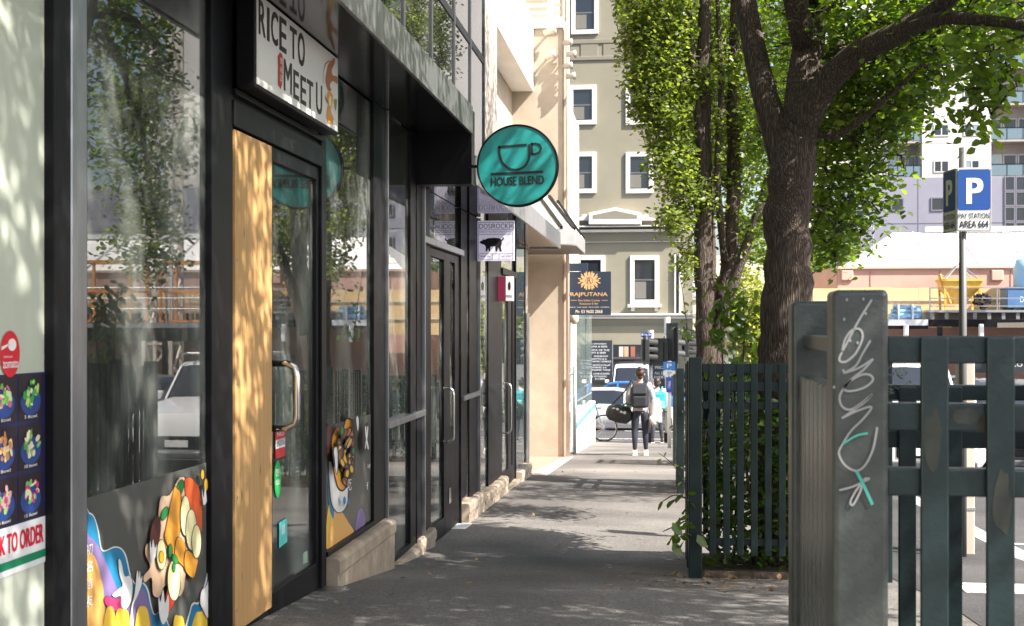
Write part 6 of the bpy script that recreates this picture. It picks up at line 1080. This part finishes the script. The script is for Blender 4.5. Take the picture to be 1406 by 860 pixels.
def tree(label, limbs, env, ntw, leaves_per, lsize, lm, seed, base, trunk_n=1, twig=.5, big=0, name='street_tree', group='street trees', leafspread=.09, clear=None):
    """limbs: list of (points, radii); first trunk_n form the trunk, the rest are limbs. twigs grow towards random points of the crown volumes"""
    r_ = random.Random(seed); root = thing(name, label, 'tree', base, group)
    tr_ = MB()
    for pts, rad in limbs[:trunk_n]:
        P = smoothc(pts, 5, False); rr_ = np.interp(np.linspace(0, 1, len(P)), np.linspace(0, 1, len(rad)), rad); P = [p+Vector((r_.gauss(0, .012), r_.gauss(0, .012), 0)) for p in P]; tr_.tube(P, [float(q_)*(1+r_.uniform(-.04, .04)) for q_ in rr_], 18)
    tr_.build('trunk', BARK, root, smooth=True, fix=False)
    allp = []; br = MB()
    for i, (pts, rad) in enumerate(limbs):
        P = smoothc(pts, 6, False); rr_ = np.interp(np.linspace(0, 1, len(P)), np.linspace(0, 1, len(rad)), rad)
        if i >= trunk_n: MB().tube(P, [float(q_) for q_ in rr_], 10).build('limb', BARK, root, smooth=True, fix=False)
        allp += [(p, float(q_)) for p, q_ in zip(P, rr_) if p.z > base[2]+1.6]
    AP_ = np.array([tuple(p) for p, _ in allp]); nodes = AP_.copy(); nrad = [q_ for _, q_ in allp]
    pts_leaf = []; wts = [e[2] if len(e) > 2 else 1 for e in env]
    tg = []
    while len(tg) < ntw:
        c_, rad = r_.choices(env, weights=wts)[0][:2]; u = Vector((r_.gauss(0, 1), r_.gauss(0, 1), r_.gauss(0, 1))).normalized()*r_.random()**.38; tg.append(Vector((c_[0]+u.x*rad[0], c_[1]+u.y*rad[1], c_[2]+u.z*rad[2])))
    tg.sort(key=lambda t_: float(((AP_-np.array(t_))**2).sum(1).min()))
    nodes = list(map(tuple, nodes)); NA = np.array(nodes)
    extra = []
    for k, t_ in enumerate(tg):
        if k % 60 == 0 and extra: NA = np.concatenate([NA, np.array(extra)]); extra = []
        dd = ((NA-np.array(t_))**2).sum(1); dd = dd+np.where(NA[:, 2] > t_.z+.1, .6, 0); j = int(dd.argmin()); a = Vector(NA[j]); L = (t_-a).length
        if L > 2.4 or (clear and clear(t_)): continue
        m_ = (a+t_)/2+Vector((r_.gauss(0, .06), r_.gauss(0, .06), .08*L+r_.gauss(0, .04))); P = smoothc([a, m_, t_], 3, False); r0 = .006+.010*L
        br.tube(P, [r0+(.0028-r0)*q_/(len(P)-1) for q_ in range(len(P))], 5, cap=False)
        extra += [tuple(p) for p in P[2:]]
        for q_ in range(leaves_per):
            s_ = r_.random()**.6; p = P[min(len(P)-1, int(s_*len(P)))]; p = p+Vector((r_.gauss(0, leafspread), r_.gauss(0, leafspread), r_.gauss(-.02, leafspread)))
            if clear and clear(p): continue
            pts_leaf.append(tuple(p))
    br.build('branches', BARK, root, smooth=True, fix=False)
    pts_leaf = np.array(pts_leaf)
    if big:
        d_ = np.linalg.norm(pts_leaf, axis=1); ang = np.abs(pts_leaf[:, 2]/d_) < .29; o_ = np.argsort(np.where(ang & (pts_leaf[:, 1] > 3), d_, 1e9)); near = pts_leaf[o_[:big]]; pts_leaf = pts_leaf[o_[big:]]
        meshes = [leaf_mesh('leaf', [(0, 0, 0)], lsize*1.1, .4, .5, seed+90+i) for i in range(8)]
        for m2 in meshes: m2.materials.append(lm)
        for i, p in enumerate(near): link('leaf', meshes[i % 8], Vector(p), root)
    me = leaf_mesh('crown', pts_leaf-np.array(base), lsize, seed=seed); me.materials.append(lm); o = link('crown', me, base, root); o['kind'] = 'stuff'; return root
def W(x, y, Y): return atY(x, y, Y)
TY = 8.92
T2 = [([(W(1077, 480, TY).x+.02, TY, g(TY)-.05), W(1078, 560, TY), W(1079, 460, TY), W(1080, 340, TY), W(1088, 230, TY), W(1096, 175, TY+.02)], [.25, .20, .178, .160, .152, .14]),
      ([W(1080, 235, TY+.03), W(1068, 190, TY+.05), W(1050, 130, TY+.1), W(1034, 60, TY+.2), W(1022, -10, TY+.3), W(1010, -110, TY+.5)], [.11, .10, .09, .082, .075, .05]),
      ([W(1096, 190, TY), W(1103, 120, TY+.1), W(1112, 40, TY+.2), W(1118, -60, TY+.2), W(1125, -220, TY+.3)], [.13, .125, .11, .085, .05]),
      ([W(1102, 170, TY-.03), W(1135, 115, TY-.15), W(1180, 72, TY-.35), W(1235, 45, TY-.6), W(1290, 10, TY-.8), W(1360, -60, TY-1.2)], [.115, .095, .082, .072, .06, .04]),
      ([W(1235, 45, TY-.6), W(1290, 26, TY-.9), W(1350, 28, TY-1.2), W(1406, 36, TY-1.5), W(1450, 60, TY-1.7)], [.05, .042, .036, .03, .015]),
      ([W(1118, 110, TY+.1), W(1165, 60, TY+.5), W(1230, -10, TY+.9), W(1300, -120, TY+1.3)], [.08, .065, .05, .03]),
      ([W(1110, 180, TY), W(1150, 185, TY-.1), W(1200, 150, TY-.3), W(1260, 95, TY-.5)], [.03, .026, .02, .01]),
      ([W(1105, 60, TY+.1), (.5, 8.3, 3.4), (-.4, 7.6, 4.5), (-1.0, 7.0, 5.2)], [.09, .07, .05, .03]), ([W(1112, 10, TY+.2), (1.8, 7.9, 3.3), (2.5, 6.6, 4.6)], [.09, .07, .03]), ([W(1118, -60, TY), (.9, 10.2, 4.2), (.6, 11.4, 5.2)], [.08, .06, .03]), ([W(1112, 60, TY+.1), (1.15, 10.2, 2.6), (1.2, 11.4, 2.9), (1.2, 12.3, 2.8)], [.08, .06, .045, .02]), ([(1.15, 10.8, 2.7), (1.2, 11.7, 2.0), (1.15, 12, 1.0)], [.035, .028, .01]), ([(1.7, 9.0, 3.0), (3.2, 9.0, 4.2), (4.4, 9.4, 4.8)], [.08, .06, .03])]
def clear2(p):                              # the pruned lower crown: trunk and head room over the path stay open
    if p.y < 10.4 and p.z < 2.9 and p.x < .60+.10*(p.z-1.2): return True
    if p.y >= 10.4 and p.x < .72: return True
    if p.z < 1.9 and p.x < 1.05+.04*(p.y-9) and p.y < 10.4: return True
    return p.z < 1.95 and p.x > 2.05
def EV(x, y, Y, r, wt=1.): return (tuple(W(x, y, Y)), r, wt)
env2 = [EV(1160, 225, 9.7, (.36, .75, .65), 1.0), EV(1140, 320, 9.9, (.16, .4, .3), .2), EV(1190, 130, 9.5, (.55, .9, .5), 1.2), EV(1250, 90, 9.2, (.5, 1.0, .40), .75), EV(1260, 10, 9.2, (.8, 1.0, .42), 1.3), EV(1390, 0, 8.8, (.6, .9, .36), .5), EV(1345, 105, 7.9, (.17, .3, .34), .28), EV(1400, 80, 7.9, (.16, .3, .3), .18), EV(1080, 20, 10.0, (.5, .7, .6), .5), ((1.2, 11.7, 2.2), (.5, .9, 1.15), 1.6), ((1.15, 11.7, .9), (.36, .7, .5), .35),
        ((1.5, 9.2, 4.6), (2.6, 2.8, 1.4), 4), ((3.9, 12.9, 3.8), (1.5, 1.2, 1.0), 1.5), ((-.3, 7.4, 4.9), (1.6, 2.0, 1.0), 1.6)]
tree('thick trunked street tree inside the middle green fence', T2, env2, 1850, 21, .060, LEAF_A, 5, (W(1077, 480, TY).x, TY, g(TY)), 1, big=260, clear=clear2)
SY = 15.65
T1 = [([(W(968, 600, SY).x, SY, g(SY)-.05), W(969, 480, SY), W(968, 350, SY), W(966, 200, SY), W(966, 60, SY), W(972, -60, SY)], [.14, .125, .115, .10, .085, .05]),
      ([(W(975, 600, SY).x, SY+.1, g(SY)-.05), W(985, 470, SY+.1), W(997, 380, SY+.15), W(1008, 250, SY+.2), W(1004, 120, SY+.2), W(1010, -20, SY+.3)], [.13, .12, .10, .085, .07, .05]),
      ([W(986, 460, SY-.1), W(1010, 380, SY-.1), W(1038, 300, SY-.2), W(1062, 220, SY-.3)], [.07, .065, .055, .04]),
      ([W(968, 250, SY-.05), W(955, 130, SY-.1), W(946, 30, SY-.1), W(938, -60, SY-.2)], [.055, .05, .045, .03]),
      ([W(966, 330, SY), W(945, 240, SY-.2), W(925, 150, SY-.3), W(905, 60, SY-.4)], [.03, .026, .02, .012]), ([W(995, 360, SY+.1), W(985, 240, SY-.1), W(990, 120, SY-.1), W(985, 0, SY)], [.05, .04, .035, .025])]
env1 = [EV(872, 20, SY, (.34, .7, .75), 1.0), EV(915, 60, SY+.1, (.45, .9, .8), 1.3), EV(880, 120, SY-.2, (.22, .5, .36), .35), EV(915, 160, SY, (.34, .8, .45), .8), EV(925, 230, SY-.2, (.30, .7, .35), .55), EV(950, 270, SY+.2, (.30, .7, .5), .5), EV(925, 295, SY-.3, (.17, .4, .22), .16), EV(952, 350, SY-.1, (.2, .5, .33), .28), EV(1000, 60, SY+.1, (.7, 1.1, 1.2), 2.0), EV(1015, 200, SY+.3, (.45, .8, .6), .9), EV(1025, 310, SY+.4, (.34, .7, .5), .55), EV(990, 400, SY+.5, (.2, .5, .3), .16),
        ((.5, SY, 5.4), (1.3, 1.4, 1.8), 1.6), ((1.2, SY+.1, 3.2), (.7, 1.1, 1.5), .8)]
tree('slender many stemmed street tree inside the farther green fence', T1, env1, 1500, 26, .062, LEAF_B, 9, (W(968, 600, SY).x, SY, g(SY)), 2, leafspread=.075, clear=lambda p: (p.y < SY+.05 and (abs(p.x-W(968, 300, SY).x) < .10 or abs(p.x-W(1003, 300, SY).x) < .07) and p.z < 4.2 and (int(p.z*2.2) % 3)) or p.x < -.60+(.50 if p.z < .95 else (.2 if p.z < 1.9 else 0)))
T0 = [([(1.6, 3.7, g(3.7)-.05), (1.6, 3.7, .4), (1.58, 3.72, 1.4), (1.55, 3.75, 2.2)], [.25, .2, .18, .15]), ([(1.56, 3.75, 2.0), (1.0, 4.8, 3.1), (.4, 5.8, 4.0)], [.1, .08, .04]), ([(1.56, 3.75, 2.0), (2.3, 4.9, 3.0), (3.1, 6.0, 3.8)], [.1, .08, .04]), ([(1.56, 3.75, 2.0), (1.3, 2.6, 3.2), (1.0, 1.4, 4.2)], [.1, .08, .04]), ([(1.56, 3.75, 2.1), (2.6, 3.5, 3.2), (3.7, 3.5, 4.0)], [.1, .07, .04]), ([(2.3, 4.9, 3.0), (3.6, 6.0, 3.6), (4.8, 6.4, 4.0)], [.08, .06, .03])]
tree('street tree inside the near fence shading the footpath', T0, [((1.5, 4.2, 4.1), (2.8, 2.8, 1.4), 4), ((2.9, 6.0, 3.8), (1.7, 1.7, 1.0), 4), ((4.6, 6.2, 4.0), (1.2, 1.7, .9), 2.5), ((3.7, 3.6, 3.4), (1.7, 2.2, 1.1), 4), ((1.3, 1.2, 4.2), (1.8, 1.8, 1.1), 1.5)], 2300, 32, .065, LEAF_A, 21, (1.6, 3.7, g(3.7)), 1, leafspread=.10, clear=lambda p: p.z < .27*p.y+.12 and p.z < 2.6)
T4 = [([(1.0, 28.5, g(28.5)-.05), (1.0, 28.5, 0), (1.02, 28.5, 2.5), (1.0, 28.5, 5.5)], [.15, .12, .1, .05]), ([(1.0, 28.5, 2.6), (.5, 28.4, 4.5), (.3, 28.4, 6.5)], [.06, .05, .02]), ([(1.0, 28.5, 2.4), (1.5, 28.6, 4.4), (1.7, 28.6, 6.2)], [.06, .05, .02])]
tree('straight street tree standing behind the slender tree near the corner', T4, [((1.0, 28.5, 6.3), (1.15, 1.3, 2.6), 3), ((.95, 28.4, 4.4), (.8, 1.0, .9), 1)], 700, 22, .085, LEAF_B, 51, (1.0, 28.5, g(28.5)), 1)
# far trees: pale tree behind the trunks and dark shrubs by the grey building
def far_tree(label, x, y, h, rad, lm, seed, n=420, lsize=.22, z0=None):
    b = (x, y, g(y)-.1 if z0 is None else z0); tree(label, [([b, (x+.1, y, b[2]+h*.35), (x, y, b[2]+h*.6)], [.16, .12, .07]), ([(x, y, b[2]+h*.45), (x+rad*.5, y, b[2]+h*.75)], [.07, .03]), ([(x, y, b[2]+h*.4), (x-rad*.5, y+.3, b[2]+h*.7)], [.07, .03])], [((x, y, b[2]+h*.66), (rad, rad, h*.34)), ((x+rad*.4, y, b[2]+h*.5), (rad*.6, rad*.6, h*.22))], n, 12, lsize, lm, seed, b, name='background_tree', group='trees beyond the cross street', leafspread=.22)
far_tree('pale yellow green tree seen between the two street tree trunks', 3.6, 55.6, 6.6, 1.7, LEAF_Y, 31)
far_tree('dark leafy tree left of the grey building behind the big trunk', 10.6, 78, 9.5, 2.3, LEAF_B, 32, 420, .3); far_tree('tall green tree behind the pink building at the far right', 30, 80, 12, 3, LEAF_B, 33, 300, .34)
# street trees along the other side of the road (mirrored in the shop windows)
for i, (x, y) in enumerate(((11.5, 18), (12.5, 29))): far_tree(('leafy tree across the road opposite the near shops', 'leafy tree across the road opposite the corner')[i], x, y, 7.5, 2.0, LEAF_A, 40+i, 420, .12)
# white low wall of the yard behind the fences
MB().box(1.6, 5.3, 56.62, 56.8, g(56.6), .55).build('white_wall', WHITEW, label='plain white wall beyond the cross street between the trunks', cat='wall')
# shrubs inside the middle fence, sapling, branches poking through
bigleaf = [leaf_mesh('leaf', [(0, 0, 0)], .095, .55, .6, 200+i) for i in range(10)]
for m_ in bigleaf: m_.materials.append(LEAF_C)
brightleaf = [leaf_mesh('leaf', [(0, 0, 0)], .06, .3, .6, 220+i) for i in range(8)]
for m_ in brightleaf: m_.materials.append(LEAF_A)
def plant(label, stems, nl, seed, ml, spread=.06, cat='shrub', name='shrub', group=None, zmin=-9):
    r_ = random.Random(seed); b = stems[0][0]; root = thing(name, label, cat, tuple(b), group)
    for st in stems:
        P = smoothc(st, 5, False); MB().tube(P, [.008+(.003-.008)*k/(len(P)-1) for k in range(len(P))], 5).build('stem', BARK, root, smooth=True)
        for k in range(nl):
            q_ = P[int((.15+.85*r_.random())*(len(P)-1))]+Vector((r_.gauss(0, spread), r_.gauss(0, spread), r_.gauss(0, spread*.7)))
            link('leaf', ml[r_.randrange(len(ml))], q_, root)
    return root
B1 = Vector((.42, 8.5, g(8.5)+.05))
plant('leafy branch poking out of the fence low over the footpath', [[B1, W(955, 700, 8.25), W(930, 680, 8.15), W(908, 690, 8.05)], [B1, W(950, 720, 8.2), W(930, 722, 8.05), W(910, 730, 7.95)], [B1, W(948, 735, 8.2), W(932, 740, 8.1)]], 9, 61, bigleaf, .035)
plant('shoot with few leaves reaching over the path from the farther fence', [[Vector((.3, 15.1, g(15.1))), W(938, 660, 14.95), W(922, 636, 14.8), W(904, 622, 14.7)], [Vector((.35, 15.1, g(15.1))), W(942, 640, 15), W(936, 600, 15), W(934, 555, 15)]], 10, 62, brightleaf+bigleaf[:3], .06)
plant('upright leafy sapling in front of the slender tree', [[W(1010, 620, 9.6), W(1008, 500, 9.6), W(1004, 440, 9.6), W(1000, 385, 9.6)], [W(1010, 620, 9.45), W(1020, 500, 9.45), W(1022, 450, 9.45), W(1020, 400, 9.45)], [W(1005, 620, 9.4), W(994, 520, 9.4), W(990, 450, 9.4), W(988, 420, 9.4)]], 60, 63, bigleaf, .07, 'sapling', 'sapling')
plant('thin shoots with yellow green leaves beside the thick trunk', [[W(1066, 620, 9.3), W(1068, 520, 9.3), W(1072, 480, 9.3), W(1076, 455, 9.3)], [W(1060, 620, 9.3), W(1056, 540, 9.3), W(1050, 495, 9.3)], [W(1072, 640, 9.2), W(1074, 580, 9.2), W(1070, 540, 9.2)]], 12, 64, brightleaf, .06)
plant('climbing shoots with sparse leaves on the slender tree stems', [[W(945, 470, 16.6), W(940, 420, 16.6), W(932, 370, 16.6)], [W(945, 470, 16.6), W(950, 455, 16.5), W(938, 452, 16.4)]], 16, 66, bigleaf, .09)
def hedge(label, x0, x1, y0, y1, z0, z1, n, seed, ls, lm):
    r_ = np.random.default_rng(seed); p = np.stack([r_.uniform(x0, x1, n), r_.uniform(y0, y1, n), z0+(z1-z0)*r_.beta(1.3, 1.5, n)], 1); c_ = r_.uniform(0, 1, (22, 3)); cc = np.array([x0, y0, z0])+c_*np.array([x1-x0, y1-y0, z1-z0]); d_ = np.min(np.linalg.norm(p[:, None, :]-cc[None], axis=2), axis=1); p = p[d_ < .30]; b = ((x0+x1)/2, (y0+y1)/2, z0)
    root = thing('hedge', label, 'hedge', b); me = leaf_mesh('foliage', p-np.array(b), ls, seed=seed); me.materials.append(lm); o = link('foliage', me, b, root); o['kind'] = 'stuff'
    mb = MB()
    for k in range(12): x_ = r_.uniform(x0, x1); y_ = r_.uniform(y0, y1); mb.tube([(x_, y_, z0-.1), (min(x1, max(x0, x_+r_.normal(0, .06))), y_, z0+.5*(z1-z0)), (min(x1, max(x0, x_+r_.normal(0, .12))), y_+.05, z1)], [.012, .008, .004], 5)
    mb.build('stems', BARK, root)
hedge('dense low shrubs filling the middle fence', .28, 1.32, 8.33, 9.5, g(9)+.05, -.25, 4600, 71, .06, LEAF_C); hedge('leafy shrubs filling the small last fence', .28, 1.3, 20.8, 22, g(21), -.8, 900, 73, .07, LEAF_C); hedge('leafy shrubs filling the farther fence', .28, 1.32, 15.0, 16.3, g(15.6), -.55, 1900, 72, .065, LEAF_C)
# litter leaves at the foot of the fences
r2 = np.random.default_rng(4); p = np.concatenate([np.stack([r2.normal(.35, .35, 160), r2.uniform(7.2, 8.6, 160), np.zeros(160)], 1), np.stack([r2.uniform(-1.7, 2.5, 90), r2.uniform(5, 22, 90), np.zeros(90)], 1)]); p[:, 2] = [g(v_)+.006 for v_ in p[:, 1]]
me = leaf_mesh('fallen_leaves', p, .04, 0, .1, 5); me.materials.append(mat('dry_leaf', (.22, .14, .07), .8, 0, .4, 20)); o = link('fallen_leaves', me, (0, 0, 0)); tag(o, 'scattered dry fallen leaves on the footpath by the fences', 'leaves', None, 'stuff')
